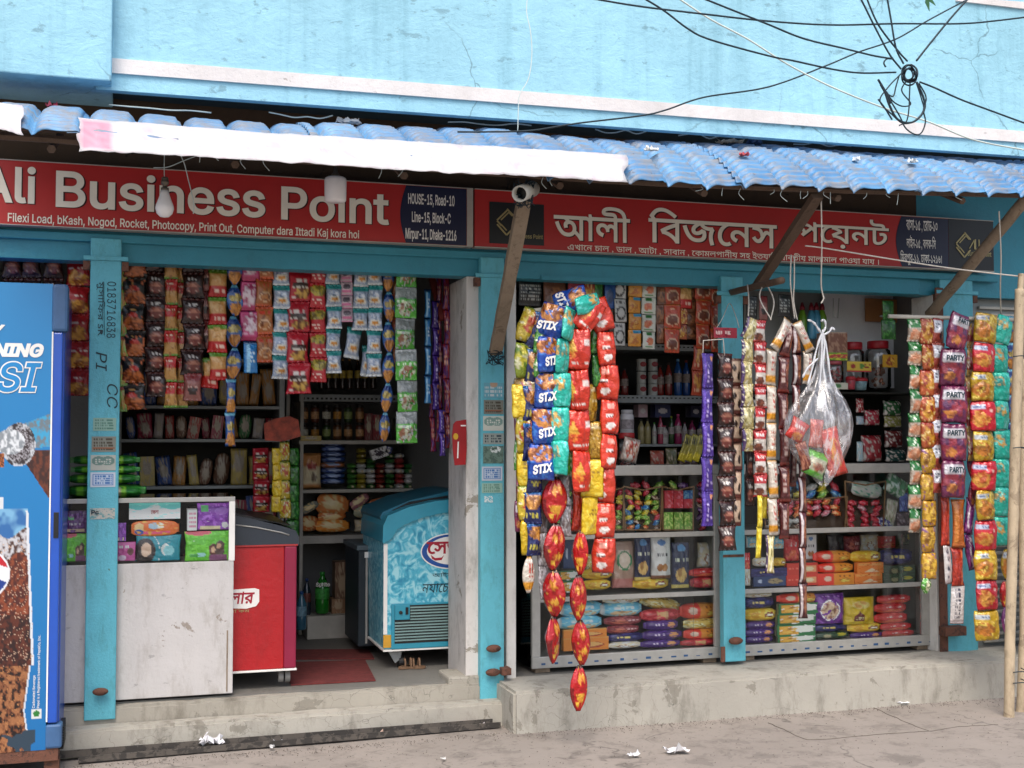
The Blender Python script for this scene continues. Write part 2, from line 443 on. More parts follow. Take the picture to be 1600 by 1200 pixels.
    if style=='box':
        A,Bc,Cc,Dd=0,nx,nz*q+nx,nz*q; e,f_,g,h=n,n+1,n+2,n+3
        top=[i for i in range(nx+1)]; bot=[nz*q+i for i in range(nx+1)]; lef=[j*q for j in range(nz+1)]; rig=[j*q+nx for j in range(nz+1)]
        faces.append(tuple(top+[f_,e])); faces.append(tuple(bot[::-1]+[h,g])); faces.append(tuple(lef[::-1]+[e,h])); faces.append(tuple(rig+[g,f_])); faces.append((e,f_,g,h))
    me=bpy.data.meshes.new('packet_mesh'); me.from_pydata(co,[],faces); me.validate()
    C=paint(ops,U,V,seed=var*.7); full=np.ones((len(co),4))
    full[:n,:3]=C
    if style=='box': full[n:,:3]=C.mean(0)
    else:
        for i in range(n): full[bid[i],:3]=C[i]
    at_=me.color_attributes.new('print','FLOAT_COLOR','POINT'); at_.data.foreach_set('color',full.ravel().astype(np.float32))
    if style!='box': me.polygons.foreach_set('use_smooth',[True]*len(me.polygons))
    me.update(); PM[key]=me; return me
def pack(name,ops,style,loc,size,mat=film,parent=None,rot=(0,0,0),var=0,nx=14,nz=18):
    """one packet; its top centre at loc (box: top centre of the front); size = width, depth, height"""
    me=pack_mesh(ops,style,var,nx,nz)
    if not me.materials: me.materials.append(mat)
    o=bpy.data.objects.new(name,me); COL.objects.link(o)
    o.scale=size; o.rotation_euler=rot
    if parent: o.parent=parent; o.location=wmat(parent).inverted()@Vector(loc)
    else: o.location=loc
    return o
def strip(pts,n,wpx,Y,types,label,cat='packet strip',group=None,style='pillow',mat=film,depth=.5,name='packet_strip',jit=.12,tw=0,nx=12,nz=16,phase=0,part='packet',pname=None,overlap=1.0):
    """a hanging strip of n joined packets following photo pixels pts [(x,y),...] on plane Y"""
    P=[at(x,y,Y) for x,y in pts]
    L=[0]
    for a,b in zip(P,P[1:]): L.append(L[-1]+(b-a).length)
    def pos(s):
        for i in range(len(P)-1):
            if s<=L[i+1] or i==len(P)-2:
                f=(s-L[i])/(L[i+1]-L[i]); return P[i].lerp(P[i+1],f)
    root=thing(name,label,cat,P[-1],group)
    w=wpx*mpp(pts[0][0],Y)*1.1
    for k in range(n):
        a=pos(L[-1]*k/n); b=pos(L[-1]*(k+1)/n); h=(b-a).length*overlap
        t=types[(k+phase)%len(types)]
        ang=math.atan2(b.x-a.x,a.z-b.z)
        jx=R.uniform(-jit,jit)*w*.35
        pack(part,t,style,a+Vector((jx,R.uniform(-.004,.004),0)),(w*R.uniform(.95,1.04),w*depth,h*1.01),mat,root,(R.uniform(-.05,.05),-ang+R.uniform(-.03,.03),R.uniform(-jit,jit)*2.2+tw*(1 if k%2 else -1)*R.uniform(.5,1)),var=k%3,nx=nx,nz=nz)
    return root
def item(px0,py0,px1,py1,Y,ops,style,label,cat='packet',name=None,depth=.5,mat=None,group=None,tilt=0,yaw=0,nx=16,nz=12,var=0,dm=None):
    """one free-standing package whose front fills a photo box on plane Y"""
    x0,x1=xw(px0,Y),xw(px1,Y); pm=(px0+px1)/2; z1,z0=zw(pm,py0,Y),zw(pm,py1,Y)
    w,h=x1-x0,z1-z0; d=dm if dm else depth*min(w,h)
    loc=((x0+x1)/2,Y+(0 if style=='box' else d/2),z1)
    mt=mat or (card if style=='box' else film)
    nm=name or {'box':'carton','roll':'biscuit_packet','candy':'candy'}.get(style,'packet')
    o=pack(nm,ops,style,loc,(w,d,h),mt,None,(0,0,yaw),var,nx,nz)
    if tilt:
        c=Vector(((x0+x1)/2,loc[1],(z0+z1)/2)); Rm=Matrix.Rotation(tilt,4,'Y')
        m=Matrix.Translation(c)@Rm@Matrix.Translation(-c)@Matrix.LocRotScale(Vector(loc),Euler((0,0,yaw)),Vector((w,d,h)))
        l,r,s=m.decompose(); o.location=l; o.rotation_euler=r.to_euler()
    return tag(o,label,cat,group)
# ================================================================= MATERIAL SET
m_upper=worn('old_sky_blue_wall_paint','95c8da','a9a29c',thr=.69,scale=3.2,rough=.75,dirt='5d8fa0',dirtamt=.35,cracks=1.6,fine=15,finethr=.61)  # low finethr: fine cracks and pits, their shade put into the colour
def streaks(m,c,amt=.5,relief=.55):
    """rain streaks and lumpy trowelled relief added to a painted wall"""
    nt=m.node_tree; b=nt.nodes['Principled BSDF']; src=b.inputs['Base Color'].links[0].from_socket
    f=ramp(nt,noisev(nt,2.2,6,.65,stretch=(4,4,.22)),[(.52,(0,0,0)),(.74,(amt,)*3)])
    o=mixc(nt,f,src,hx(c)); nt.links.new(o,b.inputs['Base Color'])
    bump(nt,b,noisev(nt,7,8,.66,stretch=(.85,1,1.25),dist=.25),relief,.018)
streaks(m_upper,'5f93a4',.45)
m_band=worn('white_band_paint','d8d4d2','9a938c',thr=.68,scale=6,rough=.7,dirt='9a968f',dirtamt=.3,fine=30)
m_white=worn('old_white_paint','d9d6d0','8a7c6c',thr=.70,scale=6,rough=.7,dirt='857a6c',dirtamt=.45,fine=40)
m_pillar=worn('flaking_white_pillar','cfcac4','8f8678',thr=.62,scale=5,rough=.75,dirt='6c665c',dirtamt=.8,fine=40)
m_teal=worn('old_teal_steel_paint','5cb0c0','4e7468',thr=.70,scale=14,rough=.5,dirt='35685f',dirtamt=.5,fine=55)
m_beam=worn('teal_beam_paint','2f869a','3d5c58',thr=.76,scale=9,rough=.5,dirt='2b6570',dirtamt=.3,fine=60)
m_rust=worn('rusted_steel','6a4434','2c2320',thr=.55,scale=30,rough=.8,dirt='3a2a20',dirtamt=.6,fine=80,peel=.6)
m_concrete=worn('worn_concrete','a39e92','6f695e',thr=.6,scale=4,rough=.9,dirt='5c5548',dirtamt=.85,cracks=7,fine=30,peel=.5)
m_plaster=worn('cracked_grey_plaster','aaa69b','6f6a5e',thr=.6,scale=5,rough=.9,dirt='5c574c',dirtamt=.8,cracks=9,fine=28,peel=.55)
m_road=worn('dusty_road_concrete','908880','6a645e',thr=.58,scale=3.5,rough=.95,dirt='57514b',dirtamt=.75,cracks=1.1,fine=38,peel=.45,finethr=.6)
m_floor=worn('shop_floor_cement','77756f','5d5a52',thr=.65,scale=3,rough=.7,dirt='504c44',dirtamt=.4,fine=30,peel=.4)
m_inner=worn('shop_interior_plaster','6e6f6e','55534e',thr=.72,scale=3,rough=.85,dirt='6a6862',dirtamt=.3,fine=30)
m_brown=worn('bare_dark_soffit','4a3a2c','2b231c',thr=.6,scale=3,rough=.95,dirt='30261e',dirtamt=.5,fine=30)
m_soffit=plain('soffit_shade_blue','15303e',.9,var=.2)  # dark blue puts the shadow under the overhang into the colour
m_alu=plain('aluminium_profile','a9a8a3',.42,.35,var=.08,scale=20)
m_steel=plain('painted_steel_shelf','8d9190',.5,.2)
m_dark=plain('dark_board','22231f',.7)
m_shelf=plain('pale_shelf','b5b2a8',.6)
m_panel=worn('scuffed_counter_panel','c6c3c0','8f8478',thr=.63,scale=5,rough=.6,dirt='857c6e',dirtamt=.7,fine=26,finethr=.62)
m_red=plain('sign_red','b02422',.45,var=.06,scale=3,bmp=.05)
m_navy=plain('sign_navy','141b3c',.45,var=.06,scale=3,bmp=.05)
m_black=plain('sign_black','141619',.45,var=.06,bmp=.05)
m_letter=plain('letter_ivory','ece6d6',.5,var=.05,bmp=0)
m_letter2=plain('letter_white','e8e6e0',.5,var=.04,bmp=0)
m_gold=plain('logo_gold','a89a6a',.4,.3,bmp=0)
m_frame=plain('sign_frame','b3aca2',.5,.2)
m_wood=worn('weathered_wood','8d7c68','5a4a3a',thr=.6,scale=12,rough=.85,dirt='4f4032',dirtamt=.6,fine=70,peel=.5)
m_wood2=worn('dark_weathered_wood','5d4a3c','37291f',thr=.6,scale=12,rough=.85,dirt='32261d',dirtamt=.6,fine=70,peel=.5)
m_bamboo=worn('dry_bamboo','b8a68a','7c6c58',thr=.6,scale=9,rough=.6,dirt='6a5c4a',dirtamt=.75,fine=50,peel=.6)
m_wire=plain('black_cable','0d2530',.6,bmp=0)
m_wirew=plain('pale_cable','c9d6d2',.6,bmp=0)
m_rope=plain('white_nylon_rope','c9c3b8',.8,scale=60,bmp=.4)
m_awn=None
m_bulb=plain('frosted_bulb','f2f0f0',.25,bmp=0,var=.03)
m_sock=plain('bulb_socket_metal','6f675c',.4,.6)
m_blackp=plain('black_plastic','101113',.5)
m_ink=plain('marker_ink','12303a',.6,bmp=0)
# ================================================================= GROUND
def grid(name,P00,P10,P01,P11,nx,ny,mat,parent=None,disp=0,kind=None,seed=0):
    bm=bmesh.new(); vs=[]
    for j in range(ny+1):
        for i in range(nx+1):
            p=P00.lerp(P10,i/nx).lerp(P01.lerp(P11,i/nx),j/ny); p=p.copy()
            if disp: p.z+=disp*noise.noise(p*1.7+Vector((seed,0,0)))
            vs.append(bm.verts.new(p))
    q=nx+1
    for j in range(ny):
        for i in range(nx): bm.faces.new((vs[j*q+i],vs[j*q+i+1],vs[(j+1)*q+i+1],vs[(j+1)*q+i]))
    o=ob(name,bm,mat,parent,True,origin=Vector((0,0,0)))
    if kind: o['kind']=kind
    return o
V3=lambda *a:Vector(a)
grid('road',V3(-300,-300,-.03),V3(300,-300,-.03),V3(-300,.2,-.03),V3(300,.2,-.03),2,2,m_road,kind='structure')
grid('street_pavement',V3(-4,-6.5,0),V3(9,-6.5,0),V3(-4,.1,0),V3(9,.1,0),80,44,m_road,disp=.006,kind='structure')
for o in [bpy.data.objects['road']]:
    pass
# faint road joints: recessed seams filled with dark grit
def seam(pts,r=.004,name='road_crack'):
    P=spline([at(x,y,Y) for x,y,Y in pts],5)
    P=[V3(p.x,p.y,.0035+.006*noise.noise(V3(p.x,p.y,0)*1.7)) for p in P]
    o=T(name,P,r,plain('crack_grit','3f3932',.95,bmp=0),None,5); o['kind']='structure'; return o
def gp(px,py,z=0):     # photo pixel -> point on a horizontal plane
    d=fw+rt*((px-800)/F)+up*((600-py)/F); t=(z-CP.z)/d.z; return CP+d*t
def gseam(pp,r=.0018):
    P=[gp(x,y) for x,y in pp]; P=spline(P,6)
    P=[V3(p.x+R.uniform(-.006,.006),p.y+R.uniform(-.006,.006),.001+.006*noise.noise(V3(p.x,p.y,0)*1.7)) for p in P]
    o=T('pavement_joint',P,r,plain('crack_grit','5c554c',.95,bmp=0),None,5); o['kind']='structure'
gseam([(1200,1130),(1225,1140),(1262,1156),(1330,1152),(1400,1146),(1455,1142),(1500,1135),(1560,1131)])
gseam([(1355,1100),(1400,1122),(1450,1142)]); 
# ================================================================= FLOOR, STEPS, PLINTH
FZ=.2
o=B('shop_floor',(-1.6,0.02,-.02),(6.2,3.6,FZ),m_floor); o['kind']='structure'
# concrete doorstep in two treads
def rough_block(name,lo,hi,mat,kind='structure',n=40,amp=.006,label=None,cat=None,bev=.012):
    bm=bmesh.new(); box(bm,lo,hi,0)
    bmesh.ops.subdivide_edges(bm,edges=[e for e in bm.edges if (e.verts[0].co-e.verts[1].co).length>.5],cuts=n,use_grid_fill=True)
    es=[e for e in bm.edges if e.calc_face_angle(0)>1]
    bmesh.ops.bevel(bm,geom=es,offset=bev,segments=2,affect='EDGES')
    for v in bm.verts: v.co+=Vector((0,noise.noise(v.co*9)*amp*1.4,noise.noise(v.co*7+Vector((3,0,0)))*amp))
    o=ob(name,bm,mat)
    if kind: o['kind']=kind
    if label: tag(o,label,cat)
    return o
rough_block('doorstep_riser',(-1.6,-.035,-.02),(1.90,.03,.193),m_concrete)
rough_block('doorstep_tread',(-1.6,-.14,-.02),(1.86,-.03,.118),m_plaster)
x0p=xw(800,-.31)
bm=bmesh.new()
pl=rough_block('raised_plinth',(x0p,-.34,-.02),(5.2,.04,.203),m_plaster,kind=None,n=60,amp=.005,label='low cracked concrete ledge in front of the two glass display cabinets',cat='ledge',bev=.014)
# rails on the ground before the step
def ang(name,p0,p1,lab,w=.03,mat=m_rust):
    p0=V3(*p0);p1=V3(*p1); d=(p1-p0); L=d.length; bm=bmesh.new()
    box(bm,(0,0,0),(L,w,.006)); box(bm,(0,-.006,0),(L,0,w*.8))
    a=math.atan2(d.y,d.x); bmesh.ops.rotate(bm,verts=bm.verts,cent=(0,0,0),matrix=Matrix.Rotation(a,3,'Z')); bmesh.ops.translate(bm,verts=bm.verts,vec=p0)
    return tag(ob(name,bm,mat),lab,'steel rail')
m_rail=worn('grimy_rail','58524b','33302d',thr=.5,scale=18,rough=.8,dirt='2c2926',dirtamt=.5,fine=60)
ang('steel_rail',(xw(100,-.17),-.185,.012),(xw(770,-.17),-.165,.012),'upper rusty steel angle lying against the concrete doorstep',.04,m_rail)
ang('steel_rail',(xw(130,-.24),-.27,.008),(xw(782,-.2),-.2,.008),'lower steel angle lying on the road below the doorstep',.032,m_rail)
# ================================================================= BUILDING
bld=thing('shop_building','sky-blue painted shop building with overhanging upper floor and white band','building',(2.2,.3,0))
SZ1=2.70; SZ0=2.40; LB=2.26
YU0,YU1=-.33,-.56   # overhang front, slightly skewed to the street wall
def yu(px): return YU0+(YU1-YU0)*(px-168)/1432
def slab(name,top,bot,mat,th=.12,off=0,n=24,parent=bld):
    """facade slab between two photo polylines given at px ends"""
    bm=bmesh.new(); fr=[];bk=[]
    for i in range(n+1):
        f=i/n; px=top[0][0]+(top[1][0]-top[0][0])*f
        ya=top[0][1]+(top[1][1]-top[0][1])*f; yb=bot[0][1]+(bot[1][1]-bot[0][1])*f
        Y=yu(px)+off; a=at(px,ya,Y); b=at(px,yb,Y); fr.append((bm.verts.new(a),bm.verts.new(b))); bk.append((bm.verts.new(a+V3(0,th,0)),bm.verts.new(b+V3(0,th,0))))
    for i in range(n):
        a,b=fr[i];c,d=fr[i+1];e,f_=bk[i];g,h=bk[i+1]
        bm.faces.new((a,b,d,c)); bm.faces.new((e,g,h,f_)); bm.faces.new((a,c,g,e)); bm.faces.new((b,f_,h,d))
    bm.faces.new((fr[0][0],bk[0][0],bk[0][1],fr[0][1])); bm.faces.new((fr[-1][0],fr[-1][1],bk[-1][1],bk[-1][0]))
    bmesh.ops.recalc_face_normals(bm,faces=bm.faces)
    return ob(name,bm,mat,parent)
slab('upper_wall',[(150,-900),(1900,-900)],[(150,139),(1900,266)],m_upper,.05)
slab('white_band',[(167,90),(1900,229)],[(167,113),(1900,245.5)],m_band,.03,-.012)
slab('upper_white_band',[(1495,-5),(1900,25)],[(1495,1),(1900,49)],m_band,.03,-.012)
# projecting bay at the left
zl=zw(166,126,-.43)
bm=bmesh.new(); box(bm,(-3,-.43,zl),(xw(166,-.43),.2,zl+2.4),.006); ob('projecting_bay',bm,m_upper,bld)
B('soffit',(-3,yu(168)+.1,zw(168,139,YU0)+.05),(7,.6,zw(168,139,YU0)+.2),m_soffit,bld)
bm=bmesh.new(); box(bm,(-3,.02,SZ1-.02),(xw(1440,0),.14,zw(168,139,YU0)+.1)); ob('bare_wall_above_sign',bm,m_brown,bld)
B('blue_wall_end',(xw(1440,0)+.002,.02,LB),(7,.14,3.2),m_beam,bld)
# lintel beam with lip
B('lintel_beam',(-3,.0,LB),(xw(1441,0),.12,SZ0+.28),m_beam,bld,.004)
B('lintel_lip',(-3,-.028,SZ0-.052),(xw(1560,0),-.002,SZ0-.012),m_beam,bld,.006)
B('sliding_channel',(xw(845,0),-.012,LB-.004),(xw(960,0),-.002,LB+.02),m_beam,bld)
# roof slab inside so the rooms stay dark, side and back walls
B('interior_ceiling',(-1.7,.13,2.5),(6.2,3.7,2.6),m_inner,bld)
B('back_wall',(-1.7,2.45,FZ),(6.2,2.55,2.5),m_inner,bld)
B('side_wall',(-1.7,.13,FZ),(-1.6,2.45,2.5),m_inner,bld)
B('right_side_wall',(xw(1470,.1)+.02,.14,FZ),(xw(1470,.1)+.12,2.45,2.5),m_inner,bld)
# white pillar between the bays
xa,xb,xc=xw(728,0),xw(751,0),xw(790,-.0)
B('door_pillar',(xa,-.004,FZ-.08),(xb+.01,.36,LB),m_pillar,bld,.006)
B('pillar_behind_post',(xb+.02,.03,FZ-.08),(xc,.36,LB),m_pillar,bld,.004)
B('white_jamb',(xc+.003,-.006,FZ),(xw(806,0),.5,LB),m_white,bld,.004)
B('right_jamb',(xw(1460,0),-.0,FZ),(xw(1470,0),.2,LB),m_white,bld,.004)
B('pillar_foot',(xw(700,0),-.02,.12),(xb+.02,.2,FZ+.03),m_concrete,bld,.012)
# partition between rooms
B('partition_wall',(xb+.03,.36,FZ),(xc,2.45,2.5),m_inner,bld)
# ---- neighbour's grille shutter at the right edge
sh=thing('roller_shutter','grey slotted metal shutter behind the snack strips at the right end','shutter',(xw(1560,.05),.06,FZ))
B('shutter_frame',(xw(1524,.05),.1,FZ-.03),(7,.16,LB),m_steel,sh)
xs0,xs1=xw(1538,.09),xw(1578,.09)
z=FZ+.02
k=0
while z<2.2:
    B('slat',(xs0-.03,.075,z),(7,.095,z+.018),m_shelf,sh,.004); z+=.043; k+=1
for i in range(10):
    z=FZ+.45+i*.16
    B('slat_slot',(xs0,.068,z),(xs0+.055,.073,z+.03),m_dark,sh)
# ================================================================= STEEL POSTS
def post(px0,px1,top,bot,Y,label,cap=True,extras=None,lean=0,dz=.05):
    pm=(px0+px1)/2; z0=zw(pm,bot,Y); z1=zw(pm,top,Y); X0,X1=xw(px0,Y),xw(px1,Y)
    t=thing('shutter_post',label,'steel post',((X0+X1)/2,Y,z0))
    bm=bmesh.new(); box(bm,(X0,Y,z0),(X1,Y+dz,z1),.005)
    ob('post_body',bm,m_teal,t)
    if cap:
        B('cap_bracket',(X0-.03,Y-.012,z1-.105),(X1+.03,Y-.002,z1-.085),m_teal,t,.002)
        B('side_lug',(X0-.032,Y+.0,z1-.15),(X0-.002,Y+.03,z1-.108),m_rust,t)
        B('side_lug',(X1+.002,Y+.0,z1-.15),(X1+.032,Y+.03,z1-.108),m_rust,t)
    return t,X0,X1,z0,z1
def sticker(t,px0,py0,px1,py1,Y,ops,txt=None):
    o=item(px0,py0,px1,py1,Y,ops,'box','x','x',name='sticker',dm=.002,mat=paperp,nx=30,nz=22)
    del o['label'];del o['category']; o.parent=t; o.location=wmat(t).inverted()@o.location
def knob(t,px,py,Y,rpx):
    p=at(px,py,Y); r=rpx*mpp(px,Y)
    bm=bmesh.new(); lathe(bm,[(r*.35,.0),(r*.4,-.02),(r,-.024),(r*.95,-.034),(r*.3,-.04)],(0,0,0),14,'y')
    bmesh.ops.scale(bm,verts=bm.verts,vec=(1,1,.5)); bmesh.ops.translate(bm,verts=bm.verts,vec=p); bmesh.ops.recalc_face_normals(bm,faces=bm.faces)
    ob('lock_knob',bm,m_rust,t,True)
p1,a0,a1,b0,b1=post(137,186,372,1125,-.055,'teal steel post with handwritten phone number and stickers before the white counter')
Y1=-.0575
stk_g=[('b','8fb3a4'),('t',.1,.1,.9,.9,'5a8578',4)]
stk_heart=[('b','b9bdb2'),('e',.32,.38,.28,.3,'6f8d84'),('e',.68,.38,.28,.3,'6f8d84'),('y',.5,.6,.5,-.38,'6f8d84'),('t',.2,.25,.8,.6,'c9cdc2',3)]
stk_blue=[('b','c3ccd6'),('r',.08,.12,.92,.88,'3f73b0'),('r',.12,.18,.88,.82,'b9c9da'),('t',.15,.2,.85,.8,'3f73b0',4)]
stk_brown=[('b','7c7f74'),('t',.1,.1,.9,.9,'4a4438',4),('r',.05,.7,.95,.78,'8a5a40')]
stk_pc=[('b','b9b6ac'),('s','6a9a9c',.62)]
sticker(p1,145,653,181,673,Y1,stk_g); sticker(p1,143,682,181,706,Y1,stk_brown)
sticker(p1,142,711,181,735,Y1,stk_heart); sticker(p1,142,738,181,761,Y1,stk_blue); sticker(p1,142,794,181,811,Y1,stk_pc)
text('Pc',144,797,156,804,Y1-.004,m_ink,p1,.03)
text('মুসািফর SR',147,440,161,525,Y1,m_ink,p1,0,0,3); text('0183716838',164,440,178,528,Y1,m_ink,p1,0,0,3)
text('PI',148,550,165,580,Y1,m_ink,p1,0,.2,3); text('CC',166,600,183,638,Y1,m_ink,p1,0,.2,3)
T('underline',[at(162,440,Y1),at(163,524,Y1)],.0012,m_ink,p1,5)
knob(p1,157,1079,-.055,12)
p2,a0,a1,b0,b1=post(751,788,402,1093,-.05,'teal steel post with a column of stickers beside the white door pillar')
Y2=-.0525
sticker(p2,756,598,787,622,Y2,[('b','6aa9b8'),('t',.05,.2,.95,.95,'c3cfd0',3),('e',.5,.1,.2,.2,'b59a80')]); sticker(p2,756,625,787,647,Y2,stk_brown); sticker(p2,755,650,787,673,Y2,stk_heart)
sticker(p2,755,677,787,694,Y2,[('b','8d9690'),('t',.1,.1,.9,.9,'31434a',3)]); sticker(p2,755,697,787,724,Y2,[('b','5d7468'),('e',.6,.2,.25,.2,'c3cbc8'),('s','465b52',.6)]); sticker(p2,753,729,785,751,Y2,stk_blue); sticker(p2,753,755,785,770,Y2,stk_g)
sticker(p2,757,775,770,785,Y2,[('b','4aa6b8'),('s','d0d5d2',.45)]);
knob(p2,769,1012,-.05,12); knob(p2,768,1049,-.05,12)
B('hinge_tube',at(785,1056,-.1),at(793,1040,-.03),m_rust,p2,.003)
p3,a0,a1,b0,b1=post(1129,1163,432,1034,-.03,'teal steel post standing between the two glass display cabinets')
knob(p3,1146,1000,-.03,12)
B('weld_seam',at(1130,867,-.034),at(1162,870,-.031),m_rust,p3)
B('foot_angle',at(1127,1035,-.04),at(1132,1010,-.031),m_rust,p3);
p4,a0,a1,b0,b1=post(1472,1524,432,1024,-.02,'wide teal post behind the hanging snack strips at the right')
B('rusty_lug',at(1478,995,-.09),at(1499,976,-.025),m_rust,p4,.003)
B('rust_edge',at(1470,1022,-.03),at(1472,450,-.022),m_rust,p4)
# ================================================================= SIGNBOARDS
YS=-.075
def signboard(pxa,pxb,label):
    X0,X1=xw(pxa,YS),xw(pxb,YS)
    t=thing('signboard',label,'sign',((X0+X1)/2,YS+.03,SZ0))
    return t,X0,X1
def halfdisc_panel(t,pxc,pxr,side):
    """navy panel whose inner edge bulges into the red field"""
    X1=xw(pxr,YS); X0=xw(pxc,YS); bul=xw(pxc,YS)-xw(pxc-9,YS); n=14
    pts=[V3(X1,YS-.0025,SZ0+.006),V3(X1,YS-.0025,SZ1-.006)]
    for i in range(n+1):
        f=1-i/n; zz=SZ0+.006+f*(SZ1-SZ0-.012); pts.append(V3(X0-bul*math.sin(PI*f)+bul*.3,YS-.0025,zz))
    plate('address_panel',pts,m_navy,t,.0015)
t1,X0,X1=signboard(-170,730,'red signboard lettered in English with a navy address panel, left of the two signs')
B('panel',(X0,YS-.002,SZ0+.004),(X1,YS+.05,SZ1-.004),m_red,t1)
for z in (SZ0,SZ1-.004): B('frame',(X0,YS-.008,z),(X1,YS+.05,z+.0038),m_frame,t1)
halfdisc_panel(t1,630,728,1)
B('end_frame',(xw(728.5,YS),YS-.009,SZ0),(xw(738,YS),YS+.05,SZ1),m_frame,t1)
def slanttext(s,pxa,pxb,z0,z1,mat,t,bold=0,**k):
    X0,X1=xw(pxa,YS),xw(pxb,YS)
    return text(s,0,0,0,0,0,mat,t,bold,basis=((X0,YS-.0055,z0),(X1-X0,0,0),(0,0,z1-z0)),**k)
m_shadow=plain('letter_shadow_dark','3a0d0c',.6,bmp=0)  # letter shadow drawn as a dark offset copy behind the lettering
def zz(px,py): return zw(px,py,YS)
for (s,a,b,yt,yb,ym) in [('Ali',-42,49,258,318,20),('Business',81,411,266,342,240),('Point',436,606,290,353,520)]:
    za,zb=zz((a+b)/2,0),0
    pa=(a+b)/2
    zt,zb={'Ali':(zz(48,261),zz(48,319)),'Business':(zz(100,266),zz(100,325)),'Point':(zz(440,290),zz(440,344))}[s]
    dxx=.004
    slanttext(s,a+1.5,b+1.5,zt and zb-.003,zt-.003,m_shadow,t1,.022,ext=.0008)
    o=slanttext(s,a,b,zb,zt,m_letter,t1,.017,ext=.003)
slanttext('Filexi Load, bKash, Nogod, Rocket, Photocopy, Print Out, Computer dara Ittadi Kaj kora hoi',6,559,zz(300,364),zz(300,347),m_letter,t1,.012)
slanttext('HOUSE-15, Road-10',636,709,zz(672,324),zz(672,304),m_letter2,t1,.02)
slanttext('Line-15, Block-C',642,703,zz(672,352),zz(672,332),m_letter2,t1,.02)
slanttext('Mirpur-11, Dhaka-1216',632,712,zz(672,379),zz(672,358),m_letter2,t1,.02)
t2,X0,X1=signboard(741,1557,'red signboard lettered in Bengali with black logo squares, right of the two signs')
B('panel',(X0,YS-.002,SZ0+.004),(xw(1488,YS),YS+.05,SZ1-.004),m_red,t2)
for z in (SZ0,SZ1-.004): B('frame',(X0,YS-.008,z),(X1,YS+.05,z+.0038),m_frame,t2)
halfdisc_panel(t2,1410,1486,1)
B('logo_panel',(xw(1486.5,YS),YS-.004,SZ0+.004),(X1,YS+.05,SZ1-.004),m_black,t2)
B('logo_panel',(xw(764,YS),YS-.0042,zz(764,380)),(xw(850,YS),YS-.0022,zz(764,315)),m_black,t2)
def logo(t,cx,cz,s):
    """gold double chevrons with the letters ALI"""
    def bar(p,q,w=.1):
        p=V3(cx+p[0]*s,YS-.0065,cz+p[1]*s); q=V3(cx+q[0]*s,YS-.0065,cz+q[1]*s); d=(q-p).normalized(); n=V3(-d.z,0,d.x)*w*s/2
        plate('logo_bar',[p-n,q-n,q+n,p+n],m_gold,t,.0015)
    bar((-1.0,.05),(-.3,.75)); bar((-.75,.08),(-.2,.62),.08); bar((-.35,.8),(.12,.35)); bar((-.2,.55),(.0,.36),.08)
    bar((-1.0,.02),(-.7,-.28)); bar((-1.0,-.2),(-.38,-.85)); bar((-.75,-.18),(-.38,-.56),.08); bar((-.38,-.85),(.1,-.35)); 
    bar((.02,-.25),(.42,.35),.07); bar((.42,.35),(.42,-.28),.07); bar((.5,.38),(.5,-.28),.08); bar((.5,-.28),(.75,-.28),.08); bar((.78,.38),(.78,-.1),.08)
logo(t2,xw(800,YS),zz(800,347),.082); logo(t2,xw(1518,YS),zz(1518,383),.088)
slanttext('Business Point',804,848,zz(826,373),zz(826,366),m_gold,t2,.01); slanttext('Business Point',1516,1553,zz(1535,401),zz(1535,393),m_gold,t2,.01)
for (s,a,b,ya,yb) in [('আলী',865,985,324,378),('িবজেনস',1014,1216,333,389),('েপ েনট',1246,1392,344,0)]:
    if s=='আলী': zt,zb=zz(920,322),zz(920,377)
    elif s.startswith('ি'): zt,zb=zz(1050,326),zz(1050,381)
    else: s='পেয়নট'; a=1246; zt,zb=zz(1320,341),zz(1320,389)
    slanttext(s,a+2,b+2,zb-.004,zt-.004,m_shadow,t2,.02,ext=.0008); slanttext(s,a,b,zb,zt,m_letter,t2,.014,ext=.003)
slanttext('এখােন চাল , ডাল , আটা , সাবান , েকামলপানীয় সহ ইতযািদ যাবতীয় মালামাল পাওয়া যায় ।',887,1376,zz(1130,404.5),zz(1130,390.5),m_letter,t2,.006)
slanttext('বাসা-১৫ , েরাড-১০',1420,1469,zz(1444,364),zz(1444,344),m_letter2,t2,.012)
slanttext('লাইন-১৫ , বলক-িস',1420,1466,zz(1444,391),zz(1444,369),m_letter2,t2,.012)
slanttext('িমরপুর-১১, ঢাকা-১২১৬।',1410,1475,zz(1444,416),zz(1444,393),m_letter2,t2,.012)
